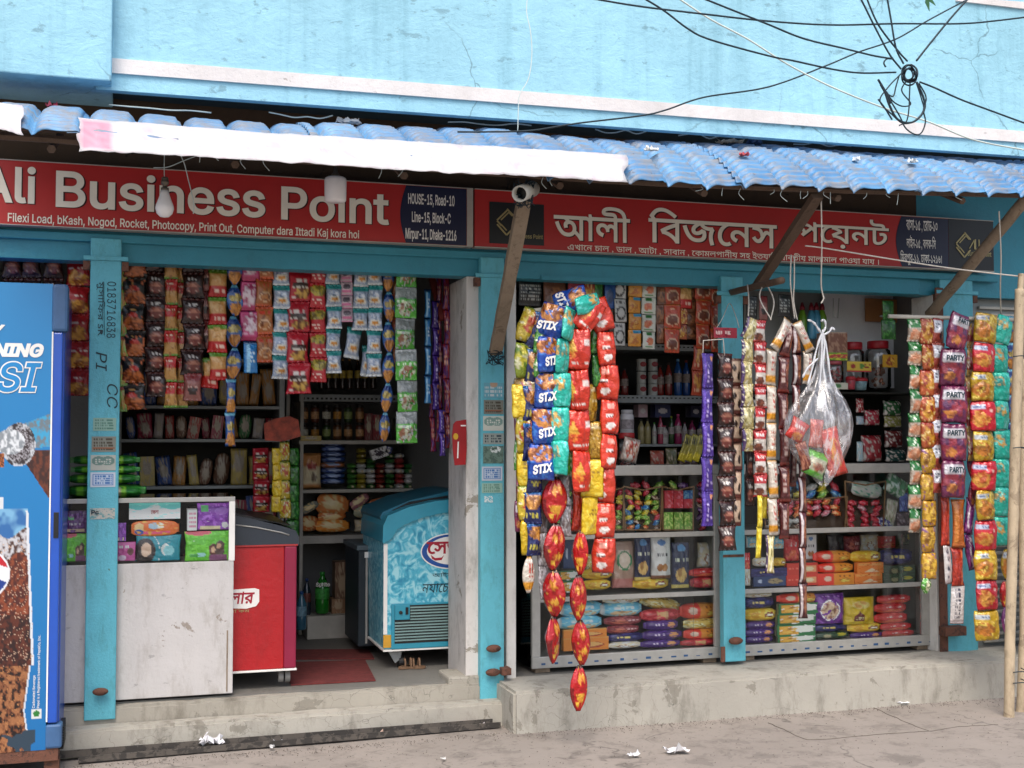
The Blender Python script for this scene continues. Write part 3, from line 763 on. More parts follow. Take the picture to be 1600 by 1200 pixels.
# ================================================================= AWNING
aw=thing('awning','blue tile-profile plastic awning over the shop front with a scalloped dirty edge','awning',(2.2,-.6,2.6))
def awnmat():
    m,nt,b=newmat('faded_blue_roof_sheet')
    f=noisev(nt,9,8,.7,stretch=(1,1,1)); f2=noisev(nt,30,6,.7)
    base=ramp(nt,noisev(nt,2.2,4),[(.3,hx('356f9f')),(.7,hx('5f98c4'))])
    base=mixc(nt,ramp(nt,f,[(.46,(0,0,0)),(.62,(.7,)*3)]),base,hx('7d7a76'))
    a=nt.nodes.new('ShaderNodeAttribute'); a.attribute_name='ridge'
    # dust lying on the ridges: a stain with its own place on the sheet
    mu=nt.nodes.new('ShaderNodeMath'); mu.operation='MULTIPLY'; nt.links.new(a.outputs['Fac'],mu.inputs[0]); nt.links.new(ramp(nt,f2,[(.35,(.35,)*3),(.6,(1,1,1))]),mu.inputs[1])
    base=mixc(nt,mu.outputs[0],base,hx('8d847c'))
    base=mixc(nt,ramp(nt,noisev(nt,48,6,.75,stretch=(.4,1,1)),[(.60,(0,0,0)),(.66,(.6,)*3)]),base,hx('4c4640'))
    nt.links.new(base,b.inputs['Base Color']); b.inputs['Roughness'].default_value=.5; bump(nt,b,f2,.35,.005); return m
m_awn=awnmat()
top=[(-60,160),(0,165),(120,172),(400,190),(700,203),(1000,219),(1300,237),(1600,254),(1720,262)]
bot=[(-60,206),(0,210),(120,218),(400,246),(700,268),(1000,290),(1300,302),(1600,308),(1720,312)]
def lerpl(pl,x):
    for (a,b),(c,d) in zip(pl,pl[1:]):
        if x<=c: return b+(d-b)*(x-a)/(c-a)
    return pl[-1][1]
AT,AB=-.24,-.92
xL,xR=xw(-60,AB),xw(1720,AB)
def awn_point(X,s):
    # X world; s 0 top .. 1 edge
    px=[None]
    # invert xw at AB by two steps
    p=800
    for _ in range(4):
        e=xw(p,AB); d=xw(p+1,AB)-e; p+=(X-e)/d
    zt=zw(p,lerpl(top,p),AT)-.05; zb=zw(p,lerpl(bot,p),AB)
    q=s*PI/2; Y=AT+(AB-AT)*(.6*s+.4*math.sin(q)); z=zt+(zb-zt)*(.6*s+.4*(1-math.cos(q)))
    return V3(X,Y,z)
PER=.195
def prof(x):
    f=(x/PER)%1
    # broad arched tile falling sharply into a narrow step at its right side
    if f<.86: return .034*math.sin(PI*.5*min(1,f/.30))**.8*(1-.12*f)
    return .030*(1-(f-.86)/.14)**1.6+.012*math.exp(-((f-.93)/.03)**2)
edges=[xL,xw(118,AB)]+[xw(118,AB)+k*PER*5.02 for k in range(1,8)]
edges=[e for e in edges if e<xR]+[xR]
for k in range(len(edges)-1):
    xa,xb=edges[k]-(.05 if k else 0),edges[k+1]; nx=int((xb-xa)/.0098); ns=96
    bm=bmesh.new(); rl=bm.verts.layers.float.new('ridge'); vs=[]; rr=random.Random(k)
    dz=-.008 if k%2 else .0; tilt=rr.uniform(-.012,.012)
    for j in range(ns+1):
        s=j/ns; row=[]
        for i in range(nx+1):
            X=xa+(xb-xa)*i/nx; p=awn_point(X,s)
            q_=(s*13.0+.25*((X/PER)%1))%1; rib=(q_/.7)**1.5 if q_<.7 else (1-q_)/.3
            pf=prof(X); f=(X/PER)%1
            flat=1 if .04<f<.84 else .25
            sag=.012*noise.noise(V3(X*2,s,k))
            h=pf*1.1+.017*rib*flat+.008*(1-flat)*rib*.5+sag+dz+tilt*(i/nx-.5)
            # edge droop
            p.z+=h-.012*s**3*math.sin(PI*f); p.y-=h*.35+.012*noise.noise(V3(X*11,0,3))*s
            v=bm.verts.new(p); v[rl]=(max(0,rib-.4)*1.5)*flat*(.3+.7*s); row.append(v)
        vs.append(row)
    for j in range(ns):
        for i in range(nx): bm.faces.new((vs[j][i],vs[j+1][i],vs[j+1][i+1],vs[j][i+1]))
    o=ob('roofing_sheet',bm,m_awn,aw,True)
    md=o.modifiers.new('thick','SOLIDIFY'); md.thickness=.003
# timber frame under the sheets
for s in (.12,.5,.84):
    pts=[awn_point(xL+(xR-xL)*i/20,s)-V3(0,0,.035) for i in range(21)]
    T('batten',pts,.017,m_wood2,aw,6,False)
for i in range(9):
    X=xL+.3+i*.72; T('rafter',[awn_point(X,.02)-V3(0,0,.065),awn_point(X,.84)-V3(0,0,.075)],.018,m_wood2,aw,6,False)
# frayed strips and thin rods along the top edge
rr=random.Random(5)
for (a,b) in [(170,330),(420,520),(700,830),(930,1010),(1060,1140),(1240,1330)]:
    P=[]
    for i in range(6):
        px=a+(b-a)*i/5; Y=-.3; P.append(at(px,lerpl(top,px)-4+rr.uniform(-5,2),Y)+V3(0,0,.02))
    T('loose_cord',spline(P,4),.0035,m_wirew,aw,5)
for i in range(26):
    px=rr.uniform(130,1500); 
    if 560<px<585: continue
    Y=AB+.03; p=at(px,lerpl(bot,px)-2,Y); L=rr.uniform(.02,.06)
    T('frayed_thread',spline([p,p+V3(rr.uniform(-.01,.01),0,-L*.5),p+V3(rr.uniform(-.03,.03),0,-L)],3),.0016,m_wirew,aw,4)
# litter on the awning
def scrap(px,py,Y,w,h,c,label,cat='litter',seed=0,flat=True,name='paper_scrap',base=None):
    p=base or at(px,py,Y); rr=random.Random(seed); s=mpp(px,Y); bm=bmesh.new(); n=7
    vs=[[bm.verts.new(p+V3((i/n-.5)*w*s+rr.uniform(-.1,.1)*w*s, (j/n-.5)*h*s*1.6+rr.uniform(-.1,.1)*h*s, abs(rr.gauss(0,.22))*h*s*(1 if flat else 2.5)+.004)) for i in range(n+1)] for j in range(n+1)]
    for j in range(n):
        for i in range(n):
            if (i in(0,n-1) and j in (0,n-1)): continue
            bm.faces.new((vs[j][i],vs[j][i+1],vs[j+1][i+1],vs[j+1][i]))
    o=ob(name,bm,plain('scrap_'+c,c,.6,bmp=0),None,False); md=o.modifiers.new('thick','SOLIDIFY'); md.thickness=.0012
    return tag(o,label,cat)
for i,(px,dy,w,h,c,l) in enumerate([(540,-2,34,9,'e4e2df','crumpled white bag on the awning above the round lamp'),(1140,-6,38,8,'d8c9b0','pale cardboard scrap lying on the awning above the Bengali sign'),(75,-2,20,5,'c24a5f','pink wrapper on the left end of the awning'),(1178,-6,24,10,'31507a','small blue box lying on the awning right of the cardboard'),(1155,34,14,5,'b5454b','red wrapper caught in the middle of the awning tiles'),(1330,20,10,5,'d5d8da','white scrap on the awning tiles near the cable tangle'),(1418,24,12,7,'cfd3d3','white paper caught on the awning under the cable tangle'),(1010,16,20,6,'d6d3cc','torn white scrap on the awning beside the end of the banner')]):
    px0=px; f=.02 if dy<10 else .55; X=xw(px,-.35); s_=.05 if dy<10 else .6
    p=awn_point(xw(px,AT+(AB-AT)*s_),s_)+V3(0,-.02,.045); scrap(px,0,0,w,h,c,l,seed=i,base=p,flat=False)
# white banners lying over the awning edge
def banner(tp,bp,label,pink=None,seed=0,Yt=-.86,Yb=-1.02):
    n=90; m=8; bm=bmesh.new(); vs=[]; cl=bm.verts.layers.float_color.new('print')
    x0,x1=tp[0][0],tp[-1][0]
    for j in range(m+1):
        f=j/m; row=[]
        for i in range(n+1):
            px=x0+(x1-x0)*i/n; py=lerpl(tp,px)*(1-f)+lerpl(bp,px)*f; Y=Yt+(Yb-Yt)*f
            py+=(2.2*noise.noise(V3(px*.045,seed,1))+1.2*noise.noise(V3(px*.17,seed,5)))*(f*1.5-.4)
            if i==n: px+=4*math.sin(f*7)+3*noise.noise(V3(f*9,1,1))
            if i==0: px+=3*math.sin(f*9)
            p=at(px,py,Y); p.y+=.022*noise.noise(V3(px*.02,f*1.2,seed))+.004*noise.noise(V3(px*.1,f*6,seed))+.002*math.sin(f*14+px*.02)
            v=bm.verts.new(p); c=(.54,.53,.54,1) if noise.noise(V3(px*.02,f*9,4))<.25 else (.52,.49,.505,1)
            if pink and pink[0]<px<pink[1] and .08<f<.95: 
                k=noise.noise(V3(px*.15,f*7,2)); c=(.55,.26+.1*k,.34+.1*k,1)
            elif noise.noise(V3(px*.05,f*5,9))>.35: c=(.52,.45,.485,1)
            v[cl]=c; row.append(v)
        vs.append(row)
    for j in range(m):
        for i in range(n): bm.faces.new((vs[j][i],vs[j+1][i],vs[j+1][i+1],vs[j][i+1]))
    o=ob('banner_strip',bm,printed('banner_film',.55,.05,.9,scale=9),None,True); md=o.modifiers.new('thick','SOLIDIFY'); md.thickness=.002
    return tag(o,label,'banner')
banner([(122,184),(400,206),(700,224),(978,242)],[(120,234),(400,250),(700,270),(830,274),(900,279),(985,285)],'long white faded banner stretched along the awning edge with a pink patch',(128,176))
banner([(-60,158),(0,160),(34,164)],[(-60,198),(0,201),(38,211)],'short white banner piece folded over the far left end of the awning',seed=5)
# ================================================================= WOODEN PROPS
def beam(name,p,q,w,d,mat,label,cat='prop',end=None):
    p=Vector(p);q=Vector(q); bm=bmesh.new(); L=(q-p).length; n=14
    for i in range(n):
        pass
    pts=[p.lerp(q,i/n)+V3(noise.noise(V3(i*.6,1,w))*.008,0,0) for i in range(n+1)]
    tube(bm,pts,w/2,4 if d else 9)
    return tag(ob(name,bm,mat,None,not d),label,cat)
def plank(name,p,q,w,th,mat,label):
    p=Vector(p);q=Vector(q); d=(q-p).normalized(); s=d.cross(V3(0,1,0)).normalized(); n_=s.cross(d).normalized(); bm=bmesh.new(); n=12; rows=[]
    for i in range(n+1):
        c=p.lerp(q,i/n); ww=w*(1+.08*noise.noise(V3(i*.7,w*9,0)))
        rows.append([bm.verts.new(c+s*ww/2*a+n_*th/2*b) for a,b in ((-1,-1),(1,-1),(1,1),(-1,1))])
    for a,b in zip(rows,rows[1:]):
        for k in range(4): bm.faces.new((a[k],a[(k+1)%4],b[(k+1)%4],b[k]))
    bm.faces.new(rows[0][::-1]); bm.faces.new(rows[-1]); bmesh.ops.recalc_face_normals(bm,faces=bm.faces)
    return tag(ob(name,bm,mat),label,'prop')
plank('wooden_prop',at(774,552,-.12),at(823,290,-.86),.062,.03,m_wood,'pale wooden plank propping the awning from the middle post')
plank('wooden_prop',at(1184,447,-.2),at(1277,306,-.86),.058,.03,m_wood2,'dark wooden plank propping the awning above the tied packets')
beam('bamboo_prop',at(1452,492,-.1),at(1612,300,-.88),.062,0,m_wood,'grey bamboo prop rising to the awning at the right end')
beam('wooden_stick',at(1142,457,-.03),at(1222,438,-.62),.036,0,m_wood2,'short dark stick jutting out of the post above the coffee strips','stick')
# black mess of wire lashed round the foot of the plank
for nm,px,py,Y,n,lab in (('wire_lashing',772,562,-.13,9,'black wire wound round the lower end of the pale plank'),('wire_lashing',818,308,-.86,16,'black wires lashed round the upper end of the pale plank')):
    bm=bmesh.new(); rr=random.Random(n); c=at(px,py,Y)
    for k in range(n):
        P=[c+V3(rr.uniform(-.045,.05),rr.uniform(-.03,.03),rr.uniform(-.03,.05)*(1.6 if n>10 else 1)) for _ in range(5)]; tube(bm,spline(P,5),.0022,5)
    tag(ob(nm,bm,m_wire,None,True),lab,'wire')
# round tube end strapped under the awning
tb=thing('strapped_tube','white round tube end strapped to the top of the pale plank','tube',at(812,303,-.9))
bm=bmesh.new(); c=at(812,303,-.93); r=.037
for ring in range(1):
    tube(bm,[c+V3(.11,.16,.06),c],r,18,False)
o=ob('tube_shell',bm,m_shelf,tb,True); md=o.modifiers.new('th','SOLIDIFY'); md.thickness=.007
bm=bmesh.new(); tube(bm,[c+V3(.10,.15,.055),c+V3(.03,.045,.016)],.031,14); ob('tube_bore',bm,m_blackp,tb,True)
# ================================================================= LAMPS
def cord(name,pp,r,mat,label=None,cat='cable',parent=None,k=8):
    P=spline([at(x,y,Y) for x,y,Y in pp],k); o=T(name,P,r,mat,parent,6)
    if label: tag(o,label,cat)
    return o
lb=thing('hanging_bulb','white bulb hanging by a wire before the word Business','bulb',at(257,343,-.5))
cord('cord',[(257,238,-.5),(256.5,262,-.5),(257,280,-.5)],.002,m_wirew,parent=lb)
c=at(257,340,-.5); u=mpp(257,-.5)
Lz('glass_globe',[(.5*u,0),(7*u,1.2*u),(12*u,6*u),(14.5*u,14*u),(13.5*u,20*u),(10*u,29*u),(7*u,38*u),(6*u,43*u)],c,m_bulb,lb,20)
Lz('socket',[(6*u,43*u),(6.2*u,47*u),(3.5*u,48*u),(3.8*u,52*u),(6*u,53*u),(6.3*u,58*u),(5*u,60*u),(5.6*u,61*u),(5*u,64*u),(2*u,65*u)],c,m_sock,lb,14)
lc=thing('cylinder_lamp','white cylindrical lamp hanging before the word Point','lamp',at(524,316,-.5))
c=at(524,316,-.5); u=mpp(524,-.5)
Lz('lamp_body',[(1*u,0),(15*u,.4*u),(17*u,3*u),(17.6*u,34*u),(16.5*u,38*u),(13*u,40*u),(7*u,41*u)],c,m_bulb,lc,24)
Lz('socket',[(7*u,41*u),(6*u,45*u),(4*u,47*u),(3*u,52*u),(2*u,56*u)],c,m_sock,lc,12)
cord('cord',[(523,262,-.5),(524,240,-.48),(524,225,-.46)],.002,m_wire,parent=lc)
cord('dangling_cord',[(281,240,-.5),(288,256,-.5),(294,280,-.48),(299,300,-.47),(303,320,-.46),(302,334,-.46)],.0024,m_wirew,'pale wire dangling from the awning over the letters of Business')
cord('dangling_cord',[(240,262,-.4),(262,261,-.42),(285,252,-.46),(308,243,-.5)],.0022,m_wirew,'pale wire looping sideways under the awning beside the hanging bulb')
# ================================================================= CABLES IN THE AIR
YC=-2.2
def cab(pp,label,r=.0033,mat=None,Y=YC,name='overhead_cable'): return cord(name,[(x,y,Y) for x,y in pp],r,mat or m_wire,label,'cable')
cab([(915,-4),(1000,10),(1100,22),(1200,33),(1300,39),(1400,37),(1500,37),(1560,32),(1640,22)],'long black cable crossing nearly level near the top of the blue wall')
cab([(990,-12),(1035,15),(1075,45),(1110,62),(1200,87),(1240,95),(1300,108),(1345,114),(1400,113)],'black cable sagging from the top edge into the cable tangle, lower of the two')
cab([(1085,-8),(1130,10),(1200,38),(1255,60),(1320,76),(1365,87),(1395,92)],'black cable reaching the cable tangle from the upper left',Y=-2.25)
cab([(715,206),(760,206),(830,204),(900,193),(1000,181),(1040,172),(1100,152),(1200,136),(1290,103),(1340,82),(1400,61),(1450,32),(1510,0),(1530,-10)],'thin black cable rising from the awning across the wall to the upper right',.0036,Y=-1.6)
cab([(1340,-12),(1350,8),(1370,48),(1390,85),(1408,108)],'black cable dropping steeply into the tangle, leftmost at the top',Y=-2.24)
cab([(1352,-8),(1372,38),(1402,78),(1418,96)],'black cable dropping steeply into the tangle beside the leftmost one',Y=-2.18)
cab([(1385,-10),(1392,30),(1400,75),(1412,100)],'nearly vertical black cable entering the tangle from above',.0034,Y=-2.2)
cab([(1432,95),(1450,72),(1480,35),(1500,12),(1518,-8)],'black cable leaving the tangle towards the top right corner',.0038)
cab([(1437,128),(1460,137),(1500,155),(1540,170),(1600,192),(1640,206)],'black cable running down to the right from the tangle')
cab([(1055,-6),(1110,30),(1170,62),(1230,100),(1300,136),(1380,168),(1450,190),(1520,218),(1600,234),(1640,240)],'white cable sloping across the blue wall down to the right',.0034,m_wirew,-1.8)
cab([(824,-6),(823,20),(829,50),(831,85),(826,122),(812,148),(810,170),(809,205)],'thin grey wire hanging down the blue wall to the awning',.0022,m_wirew,-.7)
tg=thing('cable_tangle','knotted bundle of black cable coils hanging before the blue wall','cables',at(1415,205,YC))
rr=random.Random(3)
for k in range(6):
    c=(1420+rr.uniform(-3,3),117+rr.uniform(-4,4)); a=rr.uniform(0,6)
    cord('coil',[(c[0]+(8+k*.9)*math.cos(a+i*PI/4),c[1]+(10+k*.8)*math.sin(a+i*PI/4),YC+rr.uniform(-.03,.03)) for i in range(9)],.0032,m_wire,parent=tg,k=4)
cord('hanging_loop',[(1432,128,YC),(1442,150,YC),(1445,168,YC),(1435,185,YC),(1420,192,YC),(1402,186,YC),(1390,165,YC),(1383,145,YC),(1376,132,YC)],.0042,m_wire,parent=tg)
cord('hanging_loop',[(1436,130,YC),(1447,152,YC),(1443,172,YC),(1446,190,YC),(1440,207,YC),(1430,210,YC),(1415,200,YC),(1405,180,YC),(1390,155,YC)],.0027,m_wire,parent=tg)
cord('hanging_loop',[(1432,130,YC),(1440,155,YC),(1443,172,YC),(1430,188,YC),(1412,193,YC),(1395,180,YC),(1375,158,YC),(1388,136,YC),(1408,115,YC)],.0026,m_wire,parent=tg)
cord('hanging_loop',[(1422,128,YC),(1421,150,YC),(1420,172,YC),(1416,190,YC),(1405,196,YC)],.0026,m_wire,parent=tg)
cord('hanging_loop',[(1416,126,YC),(1409,142,YC),(1423,162,YC),(1410,166,YC),(1395,158,YC),(1385,143,YC)],.0026,m_wire,parent=tg)
cord('hanging_loop',[(1405,118,YC),(1400,135,YC),(1396,150,YC),(1388,148,YC)],.0026,m_wire,parent=tg)
cord('loose_end',[(1372,124,YC),(1378,134,YC),(1385,146,YC),(1392,162,YC)],.0042,m_wire,parent=tg)
cord('loose_end',[(1372,155,YC),(1382,168,YC),(1394,187,YC)],.003,m_wire,parent=tg)
cord('loose_end',[(1395,92,YC),(1386,92,YC),(1381,98,YC),(1384,105,YC)],.003,m_wire,parent=tg)
lf=thing('leaf_sprig','two green leaves poking in at the top right corner','leaves',at(1448,-10,-2))
for a,b in (((1446,-8),(1452,18)),((1448,-6),(1462,9))):
    p=at(*a,-2);q=at(*b,-2); d=(q-p); n=V3(-d.z,.004,d.x)*.16; plate('leaf',[p,p.lerp(q,.4)+n,q,p.lerp(q,.45)-n],plain('leaf_green','2c5a34',.5),lf,.002)
# ================================================================= PRINT DESIGNS
TY=dict(
 chipred=[('b','a51d22'),('r',0,.0,1,.06,'6f1217'),('t',.15,.3,.9,.45,'e6d8cc',1),('f',.5,.72,.42,.24,'d79a3c','8c4a18')],
 blackorange=[('b','1b1a19'),('r',0,0,1,.14,'34302d'),('f',.5,.75,.46,.3,'b8642c','6b2f14'),('t',.35,.18,.65,.3,'b88a4c',1),('e',.5,.45,.2,.1,'b8342a'),('s','c9714a',.86)],
 coffee=[('b','2a1512'),('r',0,0,1,.1,'451d18'),('t',.3,.18,.7,.36,'cfcac5',2),('e',.5,.55,.34,.13,'7a4436'),('r',.2,.56,.8,.66,'7a4436'),('e',.5,.68,.32,.14,'6b2f28'),('o',.5,.66,.34,.12,'b59486',.7),('e',.5,.54,.2,.05,'a9705c')],
 redtan=[('b','c9985a'),('r',0,0,1,.13,'5c8a2a'),('r',0,.13,1,.5,'c9985a'),('f',.5,.35,.5,.2,'c08a48','d6ad72'),('r',0,.62,1,1,'b3201c'),('t',.2,.72,.85,.86,'e6c3b0',1)],
 tanred=[('b','b98a4a'),('r',0,0,1,.46,'b3201c'),('t',.2,.12,.85,.26,'e8cdb8',1),('r',0,.9,1,1,'5c8a2a'),('s','8f6030',.8)],
 pinkbrown=[('b','8f5850'),('r',0,0,1,.3,'7a2a2a'),('e',.5,.62,.3,.12,'2a1816'),('e',.5,.75,.22,.06,'2a1816'),('t',.2,.45,.8,.52,'c9a69a',1)],
 blueorange=[('b','2c5c9c'),('r',0,0,1,.12,'6db3cc'),('r',0,.12,1,.3,'123a7c'),('f',.5,.42,.42,.12,'8a7a3c','c9b25c'),('f',.5,.78,.46,.22,'c08032','8f5a1e')],
 pinkwhite=[('b','c94a80'),('f',.55,.45,.42,.34,'e8d6de','a83060'),('r',0,.86,1,1,'b02a5c'),('t',.1,.7,.9,.8,'e8b3cc',1)],
 orangering=[('b','a8602c'),('r',0,0,1,.1,'c0502c'),('t',.05,.16,.95,.3,'c9402a',1),('f',.5,.55,.4,.2,'b8783c','7a4420'),('o',.5,.65,.38,.18,'d8b088',.6),('r',0,.93,1,1,'c85a32')],
 silverteal=[('b','98a8bc'),('r',0,0,1,.24,'2c8f8c'),('f',.5,.6,.45,.3,'c9cfd8','8594ad'),('e',.5,.66,.34,.15,'d9d3c0'),('e',.5,.66,.22,.09,'c98a3c'),('r',.0,.9,1,1,'d6dcdc')],
 rednoodle=[('b','b01c2c'),('t',.12,.28,.9,.4,'dccfc6',1),('r',.1,.42,.9,.62,'3a2418'),('t',.15,.44,.85,.58,'d8cfc0',2),('f',.55,.74,.36,.16,'c8a04c','5a2a14'),('e',.2,.88,.07,.05,'dccfc6')],
 redyellow=[('b','b0222a'),('f',.5,.3,.5,.2,'b0a03c','6a5c20'),('t',.1,.6,.95,.74,'e6cfc0',1),('t',.3,.78,.7,.84,'e6cfc0',1)],
 pinksilver=[('b','b8a0a8'),('e',.5,.35,.3,.2,'5c5058'),('r',.1,.6,.9,.8,'c06a90'),('r',0,.88,1,1,'c98aa8')],
 greensilver=[('b','86908a'),('r',0,.38,1,1,'57b03c'),('f',.5,.7,.34,.22,'8a5a3c','c9d6b8'),('s','2f8a2a',.74),('t',.1,.44,.9,.54,'d8f0c8',1),('r',0,0,1,.34,'959b98'),('s','b5bab8',.85)],
 bluetube=[('b','1f78b8'),('r',.2,.05,.45,.95,'8cc6e6'),('r',0,.0,1,.08,'12406c'),('t',.4,.3,.9,.7,'cfe6f2',3)],
 redpurple=[('b','8c1f24'),('s','5a2a6c',.55),('t',.1,.3,.9,.6,'d6a088',2)],
 greenred=[('b','6f9440'),('f',.5,.5,.4,.4,'b3803c','8ab04c'),('r',0,0,1,.15,'8a3a24')],
 stix=[('b','1c4aa8'),('f',.4,.28,.42,.25,'d08a44','7a3a18'),('s','3c7ccc',.8),('r',0,.92,1,1,'2c5cb8')],
 teal=[('b','1fb09c'),('f',.3,.35,.34,.2,'d0a04c','1f8f88'),('r',0,.0,1,.1,'2cc0a8'),('s','58d0c4',.78)],
 bigred=[('b','cc3018'),('y',.25,.42,.25,.18,'e0a83c'),('f',.2,.65,.2,.1,'e0882c','c84a1c'),('t',.25,.78,.95,.9,'efe6dc',1),('r',.75,.3,.98,.4,'e8d8d0')],
 redflame=[('b','b00f14'),('f',.55,.3,.28,.12,'d89028','a81216'),('f',.6,.7,.25,.08,'d8a030','b01418'),('r',0,0,1,.07,'2a1010'),('e',.35,.84,.12,.05,'e8b83c'),('r',.0,.5,.16,1,'7a1014'),('s','d8a030',.93)],
 redwhite=[('b','d03a20'),('r',.25,.12,.6,.28,'e8a090'),('r',.2,.42,.55,.54,'e8ddd6'),('t',.22,.44,.5,.52,'5a2a20',1),('e',.4,.76,.22,.1,'efe6e0'),('r',0,.93,1,1,'a8241a')],
 olive=[('b','84962c'),('f',.4,.4,.5,.3,'c9c03c','5c7c24'),('t',.2,.7,.9,.84,'e8ead0',1),('s','d8d8b0',.8)],
 darkgreen=[('b','1f5c1c'),('s','4c9438',.72)],
 gold=[('b','b8902c'),('t',.25,.4,.8,.5,'e0cf98',1),('s','8a6418',.74),('e',.5,.16,.3,.06,'c9b888')],
 yellow=[('b','d8b41c'),('s','e8d24c',.7),('t',.3,.3,.8,.5,'8a6a14',2)],
 greenchip=[('b','4c8f30'),('f',.5,.5,.34,.3,'c9c4a0','2f6c24'),('r',0,0,1,.1,'2c6c20'),('s','d8e0c8',.84)],
 yellowmix=[('b','c0a82c'),('f',.5,.45,.45,.3,'b84a2c','d6c44c'),('r',0,.0,1,.1,'7c8a2c'),('s','e0dcb8',.85)],
 navyorange=[('b','18245c'),('f',.55,.3,.45,.22,'c88a34','8a5420'),('t',.1,.6,.9,.8,'d0c44c',2),('r',0,0,1,.06,'2c6cb0')],
 silver=[('b','8a8688'),('s','c4c2c6',.6),('f',.5,.6,.3,.2,'5c4a48','a09c9c')],
 purple=[('b','3c1f7c'),('r',.1,.0,.3,1,'5a38a8'),('t',.35,.3,.6,.9,'b8a8d8',4),('e',.8,.15,.14,.06,'d08a4c'),('r',.7,.7,.95,.8,'b8a8d8')],
 card=[('b','6b4438'),('r',.1,.12,.85,.85,'c4ab94'),('e',.3,.35,.14,.14,'2a1a16'),('e',.7,.62,.13,.16,'2a1a16'),('r',0,.86,1,1,'5a2a24')],
 cream=[('b','b8a86c'),('f',.5,.45,.42,.34,'d8cf98','8a8048'),('r',0,.0,.18,1,'4a3460'),('s','e8e4c8',.82)],
 redwhitebrown=[('b','cfc8c0'),('r',0,0,1,.42,'b02024'),('t',.2,.12,.85,.32,'e8dcd8',2),('f',.35,.75,.35,.16,'5a2c20','8a4c34'),('r',0,.92,1,1,'a82c20')],
 whitestick=[('b','cfc6b8'),('t',.3,.2,.75,.62,'b04c3c',4),('r',0,.7,1,.92,'d69424'),('r',0,.0,1,.06,'c08a34')],
 maroon=[('b','4c1a1c'),('r',.2,.2,.55,.7,'b8a098'),('t',.25,.3,.5,.6,'6c2c28',3),('f',.8,.4,.2,.4,'8a5038','5a2420'),('r',0,.92,1,1,'7a2c24')],
 maroon2=[('b','501c20'),('r',.1,.05,.35,.95,'cfc4c4'),('f',.7,.5,.3,.4,'9c6848','6a2c20')],
 yellowcurl=[('b','d0b820'),('r',.6,0,1,1,'b89c18'),('s','e8dc60',.7)],
 greenwhite=[('b','b0a090'),('r',0,0,1,.42,'1f7030'),('s','d8e0d0',.8),('f',.45,.7,.4,.22,'c07c58','d8a888')],
 orangegold=[('b','b0562c'),('f',.5,.5,.45,.34,'c8902c','8a3018'),('r',0,0,1,.12,'8a2418'),('s','e0c07c',.83)],
 goldfoil=[('b','b88c28'),('s','7a4c78',.82),('f',.5,.5,.4,.3,'d8b040','8a5c18')],
 silverlabel=[('b','9c4438'),('r',.05,.08,.8,.6,'c9cdd6'),('t',.15,.2,.5,.45,'2c3450',2),('e',.62,.68,.2,.16,'3c2430')],
 party=[('b','641a44'),('f',.45,.6,.5,.3,'8c2c3c','501a48'),('f',.3,.75,.2,.1,'c07a34','8a4c2c'),('r',.1,.12,.85,.36,'c9c6cc')],
 thin=[('b','b89454'),('f',.5,.35,.5,.2,'c86c8c','a8903c'),('r',0,.55,1,.75,'8c2c30'),('s','d8d0c0',.8)],
 potred=[('b','b81c2c'),('r',.05,.12,.55,.28,'b0b8cc'),('t',.1,.14,.5,.26,'3c4c84',1),('f',.35,.6,.34,.24,'d09440','b05024'),('e',.75,.32,.08,.06,'e0b0a8')],
 potgold=[('b','b8941c'),('r',.05,.12,.55,.28,'b0b8bc'),('t',.1,.14,.5,.26,'4c5c84',1),('f',.35,.6,.34,.24,'c87c30','8c5c1c'),('s','e0c858',.84)],
 redlong=[('b','b03018'),('r',.7,.05,.9,.95,'d86c3c'),('s','8c1c14',.7)],
 whitelong=[('b','cfc9c6'),('t',.3,.08,.7,.85,'4c4c58',9),('r',0,.9,1,1,'a89c9c')],
 brownlong=[('b','a85a1c'),('r',.15,.0,.35,1,'c4782c'),('r',0,.9,1,1,'c87038')],
 purplering=[('b','5c1c5c'),('o',.55,.5,.4,.4,'cfc0c8',.5),('s','8c3c7c',.7)],
 text_black=[('b','26282a'),('r',.06,.1,.94,.9,'1a1c1c'),('t',.1,.2,.9,.8,'a8aaa4',5)],
 brownpic=[('b','6c4028'),('f',.5,.5,.4,.35,'94603c','4c2818')],
 pinkpic=[('b','a83c48'),('f',.5,.6,.4,.3,'c87c7c','8c2c38')],
 shoe=[('b','b8b8b4'),('o',.5,.62,.42,.3,'1c1c1c',.45),('t',.1,.08,.9,.25,'4c4c4c',2)],
 bluepk=[('b','1f4c8c'),('e',.5,.5,.3,.3,'14305c')],
 orangeblue=[('b','c8862c'),('r',.4,.02,1,.2,'2c84a8'),('f',.4,.65,.35,.25,'a8602c','d09c44')],
 whitegreen=[('b','c6c8bc'),('r',.3,.05,.7,.2,'2c6c2c'),('f',.5,.55,.28,.22,'c87c54','b84c34'),('r',.2,.85,.8,.93,'3c7c3c')],
 ovalorange=[('b','b8401c'),('t',.3,.1,.7,.25,'e8b898',1),('e',.5,.64,.4,.24,'d8b090'),('e',.5,.64,.33,.18,'6c3420'),('s','8c5838',.9),('r',0,.0,1,.06,'d8843c')],
 minikinds=[('b','a83c1c'),('f',.5,.4,.4,.3,'c8903c','8a3420'),('t',.2,.7,.8,.85,'d8b08c',1)],
)
def ty(*k): return [TY[a] for a in k]
GL='packet strips hanging under the lintel of the left bay'
def LS(x,w,y0,y1,n,types,label,style='pillow',Y=.17,mat=film,x1=None,**k):
    return strip([(x,y0),(x1 if x1 else x,y1)],n,w,Y,ty(*types),label,group=GL,style=style,mat=mat,**k)
